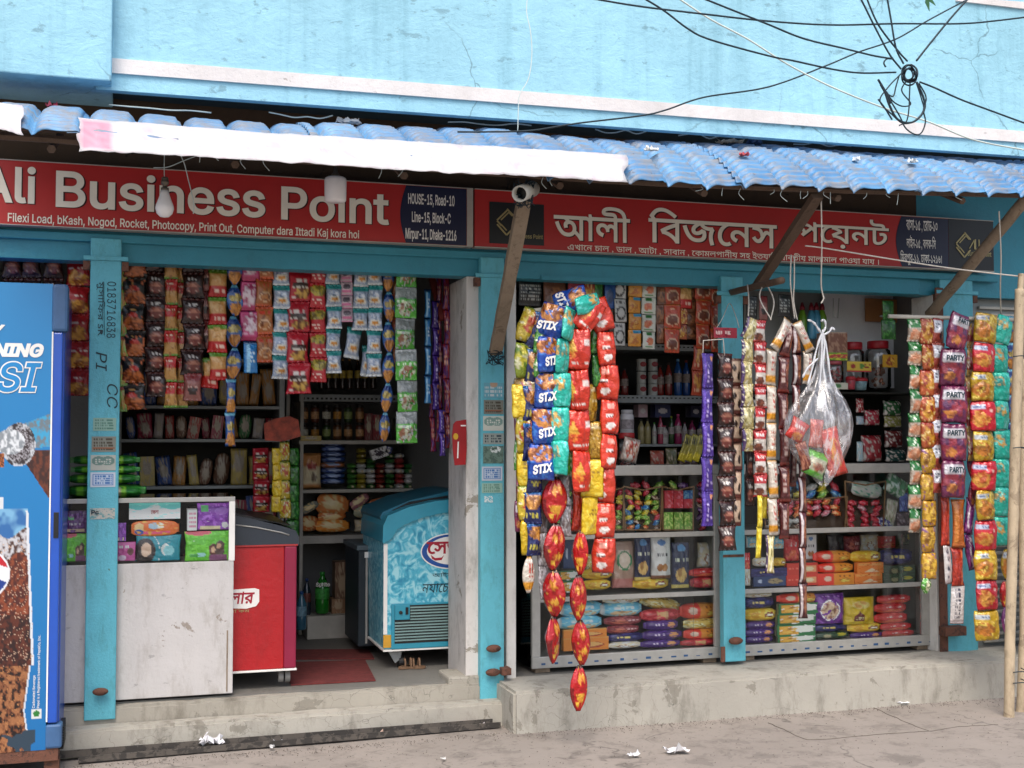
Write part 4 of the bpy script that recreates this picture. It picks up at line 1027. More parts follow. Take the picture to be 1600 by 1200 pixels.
# rod the strips hang from
tag(T('hanging_rod',[V3(-.75,.17,LB+.012),V3(xw(745,.17),.17,LB+.012)],.006,m_steel),'thin metal rod behind the lintel carrying the snack strips of the left bay','rod')
for i,(x,l) in enumerate([(20,'black coffee packets over the drinks fridge, leftmost strip'),(48,'black coffee packets over the drinks fridge, second strip from the left edge'),(83,'black coffee packets just left of the red chips strip, above the fridge corner')]):
    LS(x,29,392,520,3,['coffee'],l)
LS(121,36,404,618,5,['chipred'],'red strip of chips packets hanging left of the handwritten steel post',phase=0)
LS(192,13,408,643,6,['greenred'],'green and orange strip half hidden behind the right edge of the handwritten post')
LS(211,35,392,640,6,['blackorange'],'black and orange strip, first full strip right of the handwritten post',x1=208)
LS(244,32,386,620,6,['coffee'],'dark coffee strip between the black-orange and the red-tan strips')
LS(267,20,396,637,6,['tanred'],'red and tan strip with green seams, left one of the slim pair',x1=266,Y=.16)
LS(284,17,402,637,6,['tanred'],'red and tan strip with green seams, right one of the slim pair',Y=.2)
LS(302,33,386,586,5,['coffee'],'dark coffee strip right of the slim red and tan pair')
LS(301,26,583,626,1,['pinkbrown'],'brown and white packet hanging below the second coffee strip')
LS(321,15,410,545,3,['pinkbrown'],'pinkish brown narrow strip behind the second coffee strip',Y=.2)
LS(341,28,378,594,5,['redtan'],'wide red and tan strip with green tops left of the blue tube strip')
LS(332,26,560,606,1,['redtan'],'red and tan packet tilted under the wide red-tan strip',x1=327,Y=.2)
LS(366,24,396,592,4,['blueorange'],'blue and orange twisted strip left of the pink strip',style='pinch',mat=foil)
LS(361,16,592,697,2,['blueorange'],'long narrow blue and orange end hanging low before the dark shelves',style='stick',mat=foil,x1=358)
LS(390,26,393,533,3,['pinkwhite'],'pink and white strip beside the blue and orange strip',style='sachet')
LS(390,20,533,583,1,['bluetube'],'blue and white tooth-powder sachet under the pink strip',style='sachet',mat=foil)
LS(414,27,393,566,4,['orangering'],'orange-brown ring snack strip right of the pink strip')
LS(440,27,410,592,5,['silverteal'],'silver and teal strip between the orange ring strip and the red noodle strip',x1=439,mat=foil)
LS(467,35,375,615,5,['rednoodle'],'wide red noodle strip with white lettering, in the middle of the left bay')
LS(497,25,404,597,5,['redyellow'],'red and yellow-green strip touching the wide red noodle strip')
LS(522,24,410,583,5,['silverteal'],'silver and teal strip right of the red and yellow one',mat=foil)
LS(541,17,420,503,4,['pinksilver'],'short narrow pink and silver strip between silver-teal strips',style='sachet',mat=foil)
LS(563,24,414,516,3,['silverteal'],'short silver and teal strip, third silver-teal strip from the left',mat=foil)
LS(556,25,512,560,1,['silverteal'],'single silver and teal packet swinging under the short strip',x1=551,mat=foil,Y=.2)
LS(586,24,410,588,5,['silverteal'],'silver and teal strip nearest the blue-orange one at the right of the bay',x1=585,mat=foil)
LS(576,20,540,588,1,['silverteal'],'silver packet peeping out behind the rightmost silver-teal strip',x1=571,mat=foil,Y=.23)
LS(607,19,408,598,4,['blueorange'],'blue and orange strip left of the bright green sachets',style='pinch',mat=foil)
LS(606,17,598,690,2,['blueorange'],'lower tilted end of the blue and orange strip beside the green sachets',style='pinch',mat=foil,x1=599)
LS(620,14,425,577,4,['orangering'],'orange strip half hidden behind the green sachet strip',Y=.21)
LS(634,31,400,692,6,['greensilver'],'long bright green and silver sachet strip at the right of the left bay',style='sachet',mat=foil,x1=635,Y=.14,nx=20,nz=24)
for i,(x,w,y0,y1,n,t,l,Y) in enumerate([(668,10,452,630,4,'bluetube','shiny blue tube sachets hanging in the shade left of the door pillar',.3),(681,11,470,640,4,'purple','purple narrow strip behind the blue tube sachets',.36),(687,9,430,690,5,'redpurple','dark red strip hanging deep beside the purple strip',.4),(697,12,430,700,5,'redpurple','dark red strip nearest to the white door pillar, left bay',.34),(676,9,600,705,2,'redpurple','short red strip ending low before the shelf, left of the purple end',.42),(690,10,640,712,2,'purple','purple end of strip hanging low beside the door pillar',.3)]):
    strip([(x,y0),(x+(2 if i==3 else 0),y1)],n,w,Y,ty(t),l,group=GL,style='stick',mat=foil,depth=.8)
beamred=plank('red_pole',at(672,425,.5),at(692,500,.36),.035,.02,plain('dull_red_paint','7a2f28',.6),'dull red pole leaning behind the strips near the door pillar')
# ---- right bay, back row hung from the lintel
GR='packet strips hanging under the lintel of the right bays'
def RS(x,w,y0,y1,n,types,label,style='sachet',Y=.12,mat=film,x1=None,**k):
    return strip([(x,y0),(x1 if x1 else x,y1)],n,w,Y,ty(*types),label,group=GR,style=style,mat=mat,depth=.3,**k)
tag(T('hanging_rod',[V3(xw(808,.12),.12,LB+.012),V3(xw(1460,.12),.12,LB+.012)],.006,m_steel),'thin metal rod behind the lintel carrying the sachets of the right bays','rod')
RS(828,37,436,478,1,['text_black'],'black sachet with white print, leftmost under the lintel of the right bay',nx=30,nz=26)
RS(867,38,440,500,1,['brownpic'],'brown picture sachet right of the black one under the lintel')
RS(898,24,441,500,1,['pinkpic'],'pink picture sachet under the lintel behind the snack bunch')
RS(919,20,443,500,1,['orangegold'],'brown and gold sachet under the lintel above the snack bunch')
RS(936,13,443,520,2,['darkgreen'],'dark green sachet strip under the lintel above the snack bunch')
RS(953,17,444,482,1,['bluepk'],'blue sachet beside the black and white shoe-print sachets')
RS(968,20,430,540,3,['shoe'],'black and white sachet strip with curved prints')
RS(992,20,438,541,4,['orangeblue'],'orange-yellow sachet strip with blue corners')
RS(1014,22,438,545,4,['whitegreen'],'white sachet strip with small green prints')
RS(1033,14,446,536,3,['brownpic'],'narrow brown sachet strip right of the white and green one')
RS(1050,25,438,551,3,['ovalorange'],'orange sachet strip with oval pictures, left of the two',Y=.11)
RS(1071,22,446,482,1,['redtan'],'red packet tucked between the two oval-picture strips')
RS(1066,16,482,530,2,['orangegold'],'gold and red sachets under the tucked red packet')
RS(1081,18,446,530,4,['brownpic'],'brown sachets at the left edge of the second oval-picture strip',Y=.14)
RS(1099,26,430,545,3,['ovalorange'],'orange sachet strip with oval pictures, right of the two')
RS(1093,17,540,618,2,['minikinds'],'orange-red twisted strip dropping to the grey shelf',style='pillow',x1=1088)
RS(1118,15,440,550,3,['ovalorange'],'orange sachet strip squeezed against the middle-right steel post')
RS(1175,18,462,500,1,['text_black'],'black and red sachet just right of the steel post between cabinets'); RS(1192,16,462,500,1,['pinkbrown'],'brown sachet beside the black and red one in the far right bay')
RS(1226,22,460,495,1,['text_black'],'black sachet hanging behind the tied-up brown strips')
RS(1387,22,470,530,2,['darkgreen'],'green sachet strip hanging before the white interior wall',mat=foil)
# ---- brackets, bunches at the street
def pipe(name,p,q,r,mat,label):
    return tag(T(name,[p,q],r,mat,None,12),label,'pipe')
YB=-.62
pipe('hanging_pipe',at(835,486,YB+.05),at(946,475,YB-.02),.013,m_shelf,'pale pipe from which the big snack bunch hangs before the left cabinet')
GB='snack strips of the big bunch before the left cabinet'
def BS(x,w,y0,y1,n,types,label,style='fat',Y=YB,mat=foil,x1=None,pts=None,nx=14,nz=18,**k):
    return strip(pts or [(x,y0),(x1 if x1 else x,y1)],n,w*1.1,Y,ty(*types),label,group=GB,style=style,mat=mat,nx=nx,nz=nz,jit=.3,**k)
BS(826,36,482,660,4,['yellowmix','olive','thin'],'yellow, green and red mixed strip, outermost left of the big bunch',pts=[(836,484),(818,540),(822,700)],Y=-.56,depth=.6)
BS(824,30,600,866,5,['yellow','yellowmix'],'yellow strip with silver edge low on the left of the big bunch',pts=[(818,600),(822,700),(827,866)],Y=-.58)
BS(810,14,640,830,4,['party','greenchip','thin'],'purple and green narrow strip at the far left rim of the big bunch',Y=-.53,pts=[(811,640),(812,830)])
BS(838,30,490,720,4,['navyorange'],'navy and orange strip behind the bright blue one',pts=[(850,490),(832,560),(834,720)],Y=-.6,style='pillow')
BS(838,24,720,868,3,['navyorange'],'navy and orange small packets hanging below, left of the red flame packets',pts=[(834,720),(833,868)],style='pillow')
BS(826,19,868,926,1,['whitestick'],'orange and white packet, lowest of the left end of the big bunch',pts=[(827,868),(826,926)],style='pinch')
BS(845,24,520,590,2,['greenchip'],'green chips packets bulging at the left of the blue strip',pts=[(852,515),(840,592)],Y=-.64)
stx=BS(865,37,468,750,6,['stix'],'bright blue strip of potato snack packets lettered in white',pts=[(918,464),(888,465),(862,480),(854,530),(852,640),(850,750)],Y=-.67,depth=.55,nx=18,nz=20)
BS(884,25,462,742,6,['teal'],'teal green strip curving over beside the bright blue one',pts=[(936,470),(905,468),(888,484),(880,530),(877,640),(875,742)],Y=-.70)
BS(861,34,745,1036,4,['redflame'],'four red and yellow flame packets hanging below the blue strip',pts=[(864,745),(865,830),(860,940),(862,1036)],Y=-.64,style='pinch',depth=.42,nx=20,nz=22,tw=.7)
BS(846,16,780,935,3,['silver'],'silver strip behind the red flame packets',Y=-.58,pts=[(845,780),(852,935)])
BS(882,18,740,838,2,['silver'],'grey silver pair of packets below the teal strip',style='stick')
BS(889,24,480,742,6,['olive','greenchip'],'lime green and yellow narrow strip left of the tall red one',pts=[(930,478),(905,482),(892,510),(889,600),(888,742)],Y=-.64)
bred=BS(906,32,476,768,5,['bigred'],'tall red-orange strip in the middle of the big bunch, yellow triangle print',pts=[(938,470),(918,474),(908,500),(906,560),(905,768)],Y=-.7,depth=.55,nx=18,nz=20)
BS(932,22,505,604,2,['darkgreen'],'plain dark green pair of packets between the red strips',pts=[(932,505),(931,604)],Y=-.62)
BS(927,24,600,718,2,['gold'],'golden brown packets below the dark green pair',Y=-.62)
BS(925,29,718,836,2,['yellow'],'bright yellow pair at the end of the golden strip',pts=[(927,718),(924,836)],Y=-.66,style='bag',depth=.4)
BS(948,31,474,895,8,['redwhite'],'long red strip with white labels, rightmost of the big bunch',pts=[(932,468),(945,490),(952,560),(951,640),(947,760),(943,895)],Y=-.64,nx=18,nz=20)
BS(905,18,766,830,1,['redlong'],'narrow red packet joining the tall red strip to the lowest packets',style='stick')
BS(906,25,828,1110,4,['redflame'],'four pointed red packets, the lowest hanging thing of the bunch',pts=[(906,828),(904,905),(907,975),(906,1110)],Y=-.66,style='pinch',depth=.42,nx=20,nz=22,tw=.8)
def on_packet(root,word,fx0,fx1,fz0,fz1,mat,flip=False,bold=.03,every=1,phase=0,tilt=0):
    for i,c in enumerate(root.children):
        if i%every!=phase: continue
        w=wmat(c); top=w.translation; h=c.scale.z; wd=c.scale.x; d=c.scale.y
        ux=(w.to_3x3()@V3(1,0,0)).normalized(); uz=(w.to_3x3()@V3(0,0,1)).normalized(); ny=(w.to_3x3()@V3(0,-1,0)).normalized()
        o_=top+ux*wd*(fx0-.5)-uz*h*fz1+ny*(d*.5+.004); U=ux*wd*(fx1-fx0)+uz*h*tilt; V=uz*h*(fz1-fz0)
        if flip: o_=o_+U+V; U=-U; V=-V
        t=text(word,0,0,0,0,0,mat,c,bold,basis=(o_,U,V))
        if t:
            # parent is scaled: bake the true world placement
            c0=sum((v.co for v in t.data.vertices),V3(0,0,0))/len(t.data.vertices)
            t.parent=c; t.matrix_parent_inverse=w.inverted(); t.location=V3(*LASTC); t.rotation_euler=(0,0,0)
on_packet(stx,'STIX',.1,.78,.6,.86,m_letter2,False,.04,tilt=.1)
# ---- second bunch
YG=-.5
GC='snack and sweet strips tied to the dark stick and ropes'
def CS(x,w,y0,y1,n,types,label,style='pillow',Y=YG,mat=foil,x1=None,pts=None,**k):
    return strip(pts or [(x,y0),(x1 if x1 else x,y1)],n,w,Y,ty(*types),label,group=GC,style=style,mat=mat,**k)
CS(1106,19,552,822,5,['purple'],'shiny purple chocolate strip left of the coffee packets',depth=.4,x1=1104)
CS(1133,27,552,860,8,['coffee'],'black coffee packet strip hanging before the steel post',mat=film,x1=1136,Y=-.47)
CS(1151,18,560,822,6,['card'],'beige cards with dark ovals hanging right of the coffee strip',style='sachet',mat=film,Y=-.44)
CS(1169,22,500,705,6,['cream'],'cream gold wafer strip left of the red and white one',pts=[(1178,498),(1167,520),(1167,705)])
CS(1172,14,705,790,2,['coffee'],'dark packets continuing below the cream gold strip',Y=-.4)
CS(1188,20,500,776,8,['redwhitebrown'],'red and white chocolate strip with brown pictures')
CS(1187,10,774,872,2,['yellowcurl'],'thin yellow pair hanging under the red and white strip',style='stick',depth=.8,x1=1184)
CS(1195,9,720,810,2,['yellowcurl'],'thin yellow twist beside the white stick packets',style='stick',depth=.8,Y=-.45)
CS(1206,17,500,836,6,['whitestick'],'white and orange stick packets with red print, left of the maroon ones',style='stick',depth=.8,pts=[(1232,500),(1210,520),(1205,560),(1207,836)])
CS(1204,14,836,895,1,['cream'],'cream packet dangling at the end of the white stick packets',style='stick')
CS(1224,18,505,842,6,['maroon'],'maroon chocolate bars, left row under the black knot',style='stick',depth=.8,pts=[(1236,503),(1228,520),(1224,600),(1226,842)])
CS(1243,15,505,700,4,['maroon2'],'maroon bars with silver edge, right row under the black knot',style='stick',depth=.8,pts=[(1242,503),(1245,540),(1243,700)])
CS(1254,16,505,600,2,['whitestick'],'white and orange sticks curving right from the knot',style='stick',depth=.8,pts=[(1244,503),(1256,525),(1263,545),(1262,600)],Y=-.52)
CS(1252,13,690,966,5,['maroon2'],'long thin maroon strip hanging lowest between the cabinets glass',style='stick',depth=.8,x1=1255)
CS(1240,12,640,760,2,['maroon'],'short maroon bars behind the left side of the plastic bag',style='stick',depth=.8,Y=-.42)
for pp,l in (([(1236,398,-.55),(1235,440,-.55),(1238,470,-.52),(1242,500,-.5)],'white rope tied down to the knot of maroon bars, left'),([(1241,400,-.55),(1241,440,-.54),(1240,470,-.52),(1246,502,-.5)],'white rope tied down to the knot of maroon bars, right'),([(1168,445,-.3),(1170,470,-.4),(1169,498,-.48)],'white cord from the dark stick to the cream wafer strip'),([(1195,440,-.4),(1187,465,-.45),(1205,500,-.5)],'white plastic loop from the dark stick to the red and white strip'),([(1196,440,-.4),(1209,470,-.45),(1204,500,-.5)],'second white plastic loop under the dark stick'),([(1283,310,-.84),(1284,380,-.75),(1283,440,-.65),(1285,458,-.62),(1287,466,-.62),(1283,474,-.62)],'white rope hanging from the awning to the clear bag')):
    cord('rope',pp,.0035,m_rope,l,'rope')
bm=bmesh.new()
for k in range(6): 
    c=at(1241,502,-.5); tube(bm,spline([c+V3(R.uniform(-.02,.02),R.uniform(-.01,.01),R.uniform(-.012,.012)) for _ in range(4)],4),.004,5)
tag(ob('knot',bm,m_blackp,None,True),'black knot tying the maroon bars to the white ropes','knot')
# card and strings on the post
cdn=item(1117,512,1153,528,-.34,[('b','a83040'),('t',.1,.2,.9,.8,'e0c8c0',1),('s','7a2030',.8)],'box','small red lettered card hanging on strings before the steel post','sign',name='hanging_card',dm=.006,nx=30,nz=14)
cord('string',[(1120,512,-.34),(1130,495,-.3),(1140,474,-.09),(1150,495,-.3),(1155,512,-.34)],.0022,m_rope,'thin string triangle holding the small red card','string')
tag(T('wire_hanger',[at(1098,560,-.48),at(1099,532,-.48),at(1130,530,-.48),at(1132,556,-.48)],.003,m_rope,None,6),'pale wire hanger holding the purple and coffee strips','hanger')
# ---- third bunch at the right
YD=-.45
pipe('hanging_pipe',at(1388,494,-.4),at(1598,500,-.5),.011,m_shelf,'metal pipe at the right from which the chips strips hang')
GD='snack strips on the pipe at the right end'
def DS(x,w,y0,y1,n,types,label,style='fat',Y=YD,mat=foil,x1=None,pts=None,**k):
    return strip(pts or [(x,y0),(x1 if x1 else x,y1)],n,w*1.14,Y,ty(*types),label,group=GD,style=style,mat=mat,**k)
DS(1431,22,497,832,9,['greenwhite'],'green, white and pink strip, leftmost on the right pipe',Y=-.42,style='pillow')
DS(1449,22,497,700,5,['orangegold'],'orange and red strip second from the left on the right pipe',Y=-.44)
DS(1450,23,700,905,5,['goldfoil'],'crumpled gold foil packets hanging below the orange strip',Y=-.44,x1=1452)
DS(1448,17,900,928,1,['greenchip'],'small green and red packet at the end of the gold foil strip',Y=-.44,style='pinch')
DS(1467,19,497,770,7,['silverlabel'],'silver labelled strip left of the wide purple one',style='pillow',x1=1465)
prt=DS(1490,36,494,778,5,['party'],'wide purple strip with white labels on the right pipe',pts=[(1502,490),(1491,530),(1489,778)],Y=-.5,depth=.5,nx=18,nz=20)
DS(1517,15,500,720,5,['thin'],'thin mixed pink and brown strip between purple and gold-red strips',Y=-.44,style='pillow')
DS(1536,33,492,1000,11,['potgold','potred'],'long strip of alternating gold and red potato packets at the right',pts=[(1542,490),(1536,540),(1537,760),(1540,900),(1543,1000)],Y=-.5,depth=.5,nx=18,nz=20)
DS(1564,25,500,852,8,['teal'],'teal green strip next to the bamboo poles',pts=[(1570,494),(1563,530),(1565,852)],Y=-.48,style='fat')
DS(1580,14,494,700,5,['blueorange'],'blue and orange strip half behind the bamboo pole',Y=-.42)
DS(1520,15,700,795,2,['party'],'small purple packets right of the wide purple strip',Y=-.43,style='pinch')
DS(1516,13,778,890,2,['purplering'],'dark purple curved packets against the blue post',pts=[(1518,778),(1512,835),(1518,890)],Y=-.42,style='stick',depth=.8)
DS(1477,15,776,852,1,['redlong'],'tall red sachet below the silver labelled strip',style='stick',Y=-.43)
DS(1479,14,852,912,1,['whitelong'],'white sachet with printed lines below the red one',style='sachet',Y=-.43)
DS(1495,18,780,855,1,['brownlong'],'orange-brown long sachet below the wide purple strip',style='stick',Y=-.44)
DS(1496,18,855,915,1,['redlong'],'red long sachet in the middle of the three under the purple strip',style='stick',Y=-.44)
DS(1497,18,914,975,1,['whitelong'],'white lettered sachet hanging lowest over the blue post',style='sachet',Y=-.44,nx=20,nz=30)
DS(1572,18,858,905,1,['potgold'],'brown ring-shaped packet just left of the bamboo pole',style='pinch',Y=-.42)
DS(1571,17,905,992,2,['redflame','purplering'],'red and purple packets hanging low behind the bamboo pole',style='pinch',Y=-.42)
cord('rope',[(1561,330,-.8),(1564,400,-.7),(1563,450,-.6),(1564,492,-.46)],.0035,m_rope,'white rope dropping from the awning to the right pipe','rope')
cord('rope',[(1258,384,-.6),(1290,388,-.62),(1400,406,-.66),(1500,421,-.68),(1640,437,-.72)],.0038,m_rope,'taut white rope running across the Bengali sign to the bamboo pole','rope')
on_packet(prt,'PARTY',.14,.8,.17,.32,m_ink,False,.04)
# ---- bamboo poles
bp=thing('bamboo_poles','pale bamboo poles lashed together at the right edge of the picture','bamboo',gp(1583,1185))
def bpole(pp,r,Y,name='bamboo_pole'):
    P=[at(x,y,Y) for x,y in pp]; S_=[]; L=len(P)
    fine=[]; 
    for a,b in zip(P,P[1:]):
        for i in range(24): fine.append(a.lerp(b,i/24))
    fine.append(P[-1]); acc=0; rad=[]
    for i,p in enumerate(fine):
        acc+= (fine[i]-fine[i-1]).length if i else 0
        q=(acc%.34)/.34; rad.append(r*(1+.13*math.exp(-((q-.5)/.03)**2)))
    bm=bmesh.new(); tube(bm,fine,rad,12); return ob(name,bm,m_bamboo,bp,True)
g=-.62
bpole([(1594,452),(1588,640),(1582,860),(1578,1000),(1576,1182)],.026,g-.1)
bpole([(1600,560),(1598,800),(1600,980),(1592,1170)],.022,g-.02)
bpole([(1620,440),(1618,800),(1612,1180)],.028,g)
bpole([(1596,428),(1594,460)],.016,g-.1)
for y in (558,700,1048,1065):
    c=at(1588,y,g-.1); T('lashing_wire',spline([c+V3(-.045,-.03,0),c+V3(0,-.045,.004),c+V3(.06,-.03,-.006),c+V3(.07,.05,0)],4),.0028,m_wire,bp,5)
tag(B('brown_board',(xw(1606,-.35),-.36,0),(xw(1606,-.35)+.5,-.33,2.1),plain('brown_board','5c4236',.7)),'brown board standing behind the bamboo poles at the right edge','board')
# ================================================================= DRINKS FRIDGE (far left, cut by the frame)
YP=-.42
fr=thing('drinks_fridge','tall blue drinks fridge with cola advert at the far left edge','fridge',(xw(-20,YP),YP+.3,0))
fx0,fx1=xw(-150,YP),xw(79,YP); ft=zw(50,443,YP); fb=zw(50,1172,YP)
m_fblue=plain('fridge_blue_plastic','1d4fae',.35,var=.06,coat=.3); m_fgrey=plain('fridge_grey_blue','3c5f88',.45,var=.15)
X_=xw(100,YP)
B('cabinet_body',(fx0-.02,YP+.03,.12),(X_-.003,YP+.6,ft-.01),m_fblue,fr,.01)
B('door_edge',(fx1+.004,YP-.02,zw(90,1128,YP)),(xw(96,YP),YP+.03,zw(90,520,YP)),m_fblue,fr,.006)
B('top_cap',(fx1-.002,YP-.025,zw(88,519,YP)),(xw(104,YP),YP+.05,ft),m_fgrey,fr,.014)
B('bottom_cap',(fx1-.002,YP-.02,zw(88,1168,YP)),(xw(104,YP),YP+.06,zw(88,1130,YP)),m_fgrey,fr,.01)
B('white_trim',(fx1-.0005,YP-.022,zw(80,1126,YP)),(fx1+.0055,YP-.012,zw(80,519,YP)),m_letter2,fr)
B('door_handle',(xw(86,YP),YP-.024,zw(90,840,YP)),(xw(94,YP),YP-.019,zw(90,800,YP)),m_blackp,fr,.001)
B('rusty_base',(fx0-.02,YP-.01,zw(50,1190,YP)),(xw(98,YP),YP+.58,zw(50,1170,YP)),m_rust,fr)
for xx in (fx0+.04,xw(88,YP)): B('foot',(xx-.03,YP+.01,0),(xx+.03,YP+.08,zw(50,1190,YP)),m_rust,fr)
for k in range(9): B('vent_rib',(xw(97,YP),YP+.02,zw(90,1140,YP)+k*-.011),(xw(106,YP),YP+.2,zw(90,1140,YP)+.006-k*.011),m_blackp,fr)
# advert panel printed on the door: painted grid in photo pixels
def advert():
    nx,nz=170,440; px=np.linspace(-150,79,nx+1); py=np.linspace(443,1172,nz+1)
    Yg,Xg=np.meshgrid(py,px,indexing='ij'); X=Xg.ravel();Y=Yg.ravel(); C=np.zeros((len(X),3))
    blue=np.array(hx('126eae')); blue2=np.array(hx('1f86c4')); k=((Y-443)/729)[:,None]; C[:]=blue2*(1-k)+blue*k
    n=vn(X/30,Y/34,1,3); n2=vn(X/9,Y/12,1,8); n3=vn(X/3,Y/3,1,1)
    def put(m,c,c2=None,nn=None):
        if c2 is None: C[m]=hx(c)
        else:
            q=np.clip((nn-.3)*2.2,0,1)[:,None]; C[m]=(np.array(hx(c))*(1-q)+np.array(hx(c2))*q)[m]
    # bottle neck from the right, running down-left
    ax,ay=79,650; d=((X-ax)*-.80+(Y-ay)*.6)
    neck=(Y>648+(79-X)*.38)&(Y<700+(79-X)*.12)&(X>28)
    put(neck,'6f7c84','3aa0cc',n2)
    cola=(X>28)&(Y>705+.0*X)&(Y<705+ (X-25)*1.45)&(Y<780-(79-X)*.0)
    put(cola,'3a1c18','6a3420',n2)
    ring=((X-28)/27)**2+((Y-697)/34)**2<1
    put(ring,'c8ccd2','30262a',n2); put((((X-28)/21)**2+((Y-697)/26)**2<1),'2a1c1e','a8a6ac',n3)
    put((((X-14)/24)**2+((Y-693)/20)**2<1),'8a9298','dfe4e8',n2)
    put((X<6)&(Y>710)&(Y<732),'5a2a18','c07038',n3)
    # glass of cola
    gl=(Y>797)&(Y<1040+ (np.minimum(X,45))*.0)&(X<45+(Y-797)*.055)
    put(gl,'7ab2d6','2f6aa8',n); put(gl&(Y>835+8*np.sin(X/9)),'c8c8cc','4a2c24',n2)
    put(gl&(Y>870+6*np.sin(X/7)),'4c1f1a','8c4428',n2); put(gl&(Y>960),'2c1414','5c2a1c',n2)
    edge=(np.abs(X-(43+(Y-797)*.055))<2)&(Y>800)&(Y<1040); put(edge,'d8dde2')
    put(gl&(n3>.9)&(Y>845),'c8a890')
    put((Y>1040)&(X<52-np.maximum(0,Y-1040)*.12+np.where(Y>1110,(Y-1110)*.28,0)),'5a2c1c','a06a44',n2)
    put((Y>1040)&(X<45)&(n3>.88),'b88050'); put((Y>1040)&(X<40)&(n2<.28),'1f1210')
    put((np.abs(X-(52-np.maximum(0,Y-1040)*.12+np.where(Y>1110,(Y-1110)*.28,0)))<1.3)&(Y>1040),'cfd8de')
    put((Y>1140)&(X>-150)&(n>.55)&(X<62),'2c4050')
    # round badge
    r=np.hypot((X+20)/1.0,(Y-897)); put(r<38,'e6e8ec'); put((r<35)&(Y>905+6*np.sin(X/12)),'1c3c8c'); put((r<35)&(Y<882+6*np.sin(X/12)),'c02030')
    put((X<5)&(Y>778)&(Y<797),'d8dcdf')
    # veg mark
    put((X>56)&(X<71)&(Y>1108)&(Y<1123),'d8dcd8'); put(np.hypot(X-63.5,Y-1115.5)<5,'2c7c34')
    co=[]; 
    for y in py:
        for x in px: co.append((fx0+(fx1-fx0)*(x+150)/229,YP-.012,ft+(fb-ft)*(y-443)/729))
    q=nx+1; f=[(j*q+i,(j+1)*q+i,(j+1)*q+i+1,j*q+i+1) for j in range(nz) for i in range(nx)]
    me=bpy.data.meshes.new('advert_panel'); c0=Vector(((fx0+fx1)/2,YP,fb)); me.from_pydata([tuple(Vector(c)-c0) for c in co],[],f)
    a=me.color_attributes.new('print','FLOAT_COLOR','POINT'); full=np.ones((len(co),4)); full[:,:3]=C; a.data.foreach_set('color',full.ravel().astype(np.float32))
    me.materials.append(printed('advert_film',.35,.3,.06,scale=4)); o=bpy.data.objects.new('advert_panel',me); COL.objects.link(o); o.parent=fr; o.location=wmat(fr).inverted()@c0
    md=o.modifiers.new('thick','SOLIDIFY'); md.thickness=.02; md.offset=-1
advert()
ye=YP-.0145
text('NING',-14,536,66,558,ye,m_letter2,fr,.045,.22)
text('Y',-16,507,5,526,ye,m_letter2,fr,.045,.22)
# PSI in outline: white letter with the panel blue inside
m_adb=plain('advert_blue','1d82c0',.4,var=.03,bmp=0)
text('PEPSI',-126,563,65,614,ye,m_letter2,fr,.035,.22); text('PEPSI',-124,565,63,612,ye-.0012,m_adb,fr,.012,.22)
text('i',-8,966,5,985,ye,m_letter2,fr,.03); text('Peps',-46,966,-10,990,ye,m_letter2,fr,.03)
text('Pepsi is a Registered trademark of PepsiCo, Inc.',64,992,69,1106,ye,m_letter2,fr,.004,0,1); text('Carbonated Beverage',57,1055,62,1106,ye,m_letter2,fr,.004,0,1)
# ================================================================= FRONT COUNTER (left)
ct=thing('shop_counter','scuffed white counter with a glass top compartment of sanitary packs, left bay','counter',(xw(230,.02),.1,FZ-.03))
YK=.0
cx0,cx1=xw(60,YK),xw(367,YK); zt=zw(300,777,YK); zm=zw(300,878,YK); zb=zw(300,1087,YK)
B('front_panel',(cx0,YK,zb),(cx1,YK+.02,zm),m_panel,ct,.003)
B('side_panel',(cx1-.018,YK+.022,zb),(cx1-.0,YK+.42,zm),m_panel,ct)
B('lower_board',(cx0,YK+.022,zm-.03),(cx1-.02,YK+.42,zm-.012),m_shelf,ct)
B('top_rail',(cx0,YK-.003,zt-.022),(cx1+.004,YK+.02,zt),m_alu,ct,.002)
B('corner_upright',(cx1-.024,YK-.004,zm),(cx1+.004,YK+.02,zt-.022),m_letter2,ct,.002)
B('rear_panel',(cx0,YK+.4,zm),(cx1,YK+.42,zt),m_dark,ct)
B('top_glass',(cx0,YK+.02,zt-.006),(cx1,YK+.4,zt),glass,ct)
B('front_glass',(cx0,YK+.004,zm),(cx1-.025,YK+.008,zt-.023),glass,ct)
B('stripped_edge',(cx1-.03,YK-.003,zb+.01),(cx1-.024,YK-.0005,zw(350,985,YK)),m_wood,ct)
GP='packs of pads in the glass top of the white counter'
GAIN[0]=1.7
def P_(x0,y0,x1,y1,ops,style,label,Y=YK+.05,cat='pad pack',nm='pad_pack',**k):
    return item(x0,y0,x1,y1,Y,ops,style,label,cat,name=nm,group=GP,nx=k.pop('nx',40),nz=k.pop('nz',30),depth=.25,**k)
jaya=[('b','57a82c'),('s','6cbc3c',.6),('e',.3,.04,.3,.1,'c05060'),('e',.62,.62,.09,.2,'5a3430'),('e',.78,.58,.12,.26,'4a3430'),('e',.63,.62,.05,.1,'c89478'),('e',.76,.5,.05,.1,'c89478'),('r',.55,.78,.95,1,'7c4a6c'),('e',.35,.78,.12,.08,'8cc8c8'),('e',.2,.8,.12,.05,'3c8c3c')]
purp=[('b','6c2c8c'),('s','8c4cac',.62),('r',.12,.1,.34,.3,'4c9c5c'),('r',.08,.84,.72,.97,'c8b090'),('e',.86,.82,.1,.12,'c8c0d8'),('e',.75,.3,.22,.14,'8a5aa8')]
P_(290,830,361,877,jaya,'bag','green pad pack with two women, right end of the counter glass')
text('জয়া',297,840,313,853,YK+.035,m_letter2,bpy.data.objects['pad_pack'],.02)
P_(309,786,360,828,purp,'bag','purple pad pack stacked on the green one at the counter glass end')
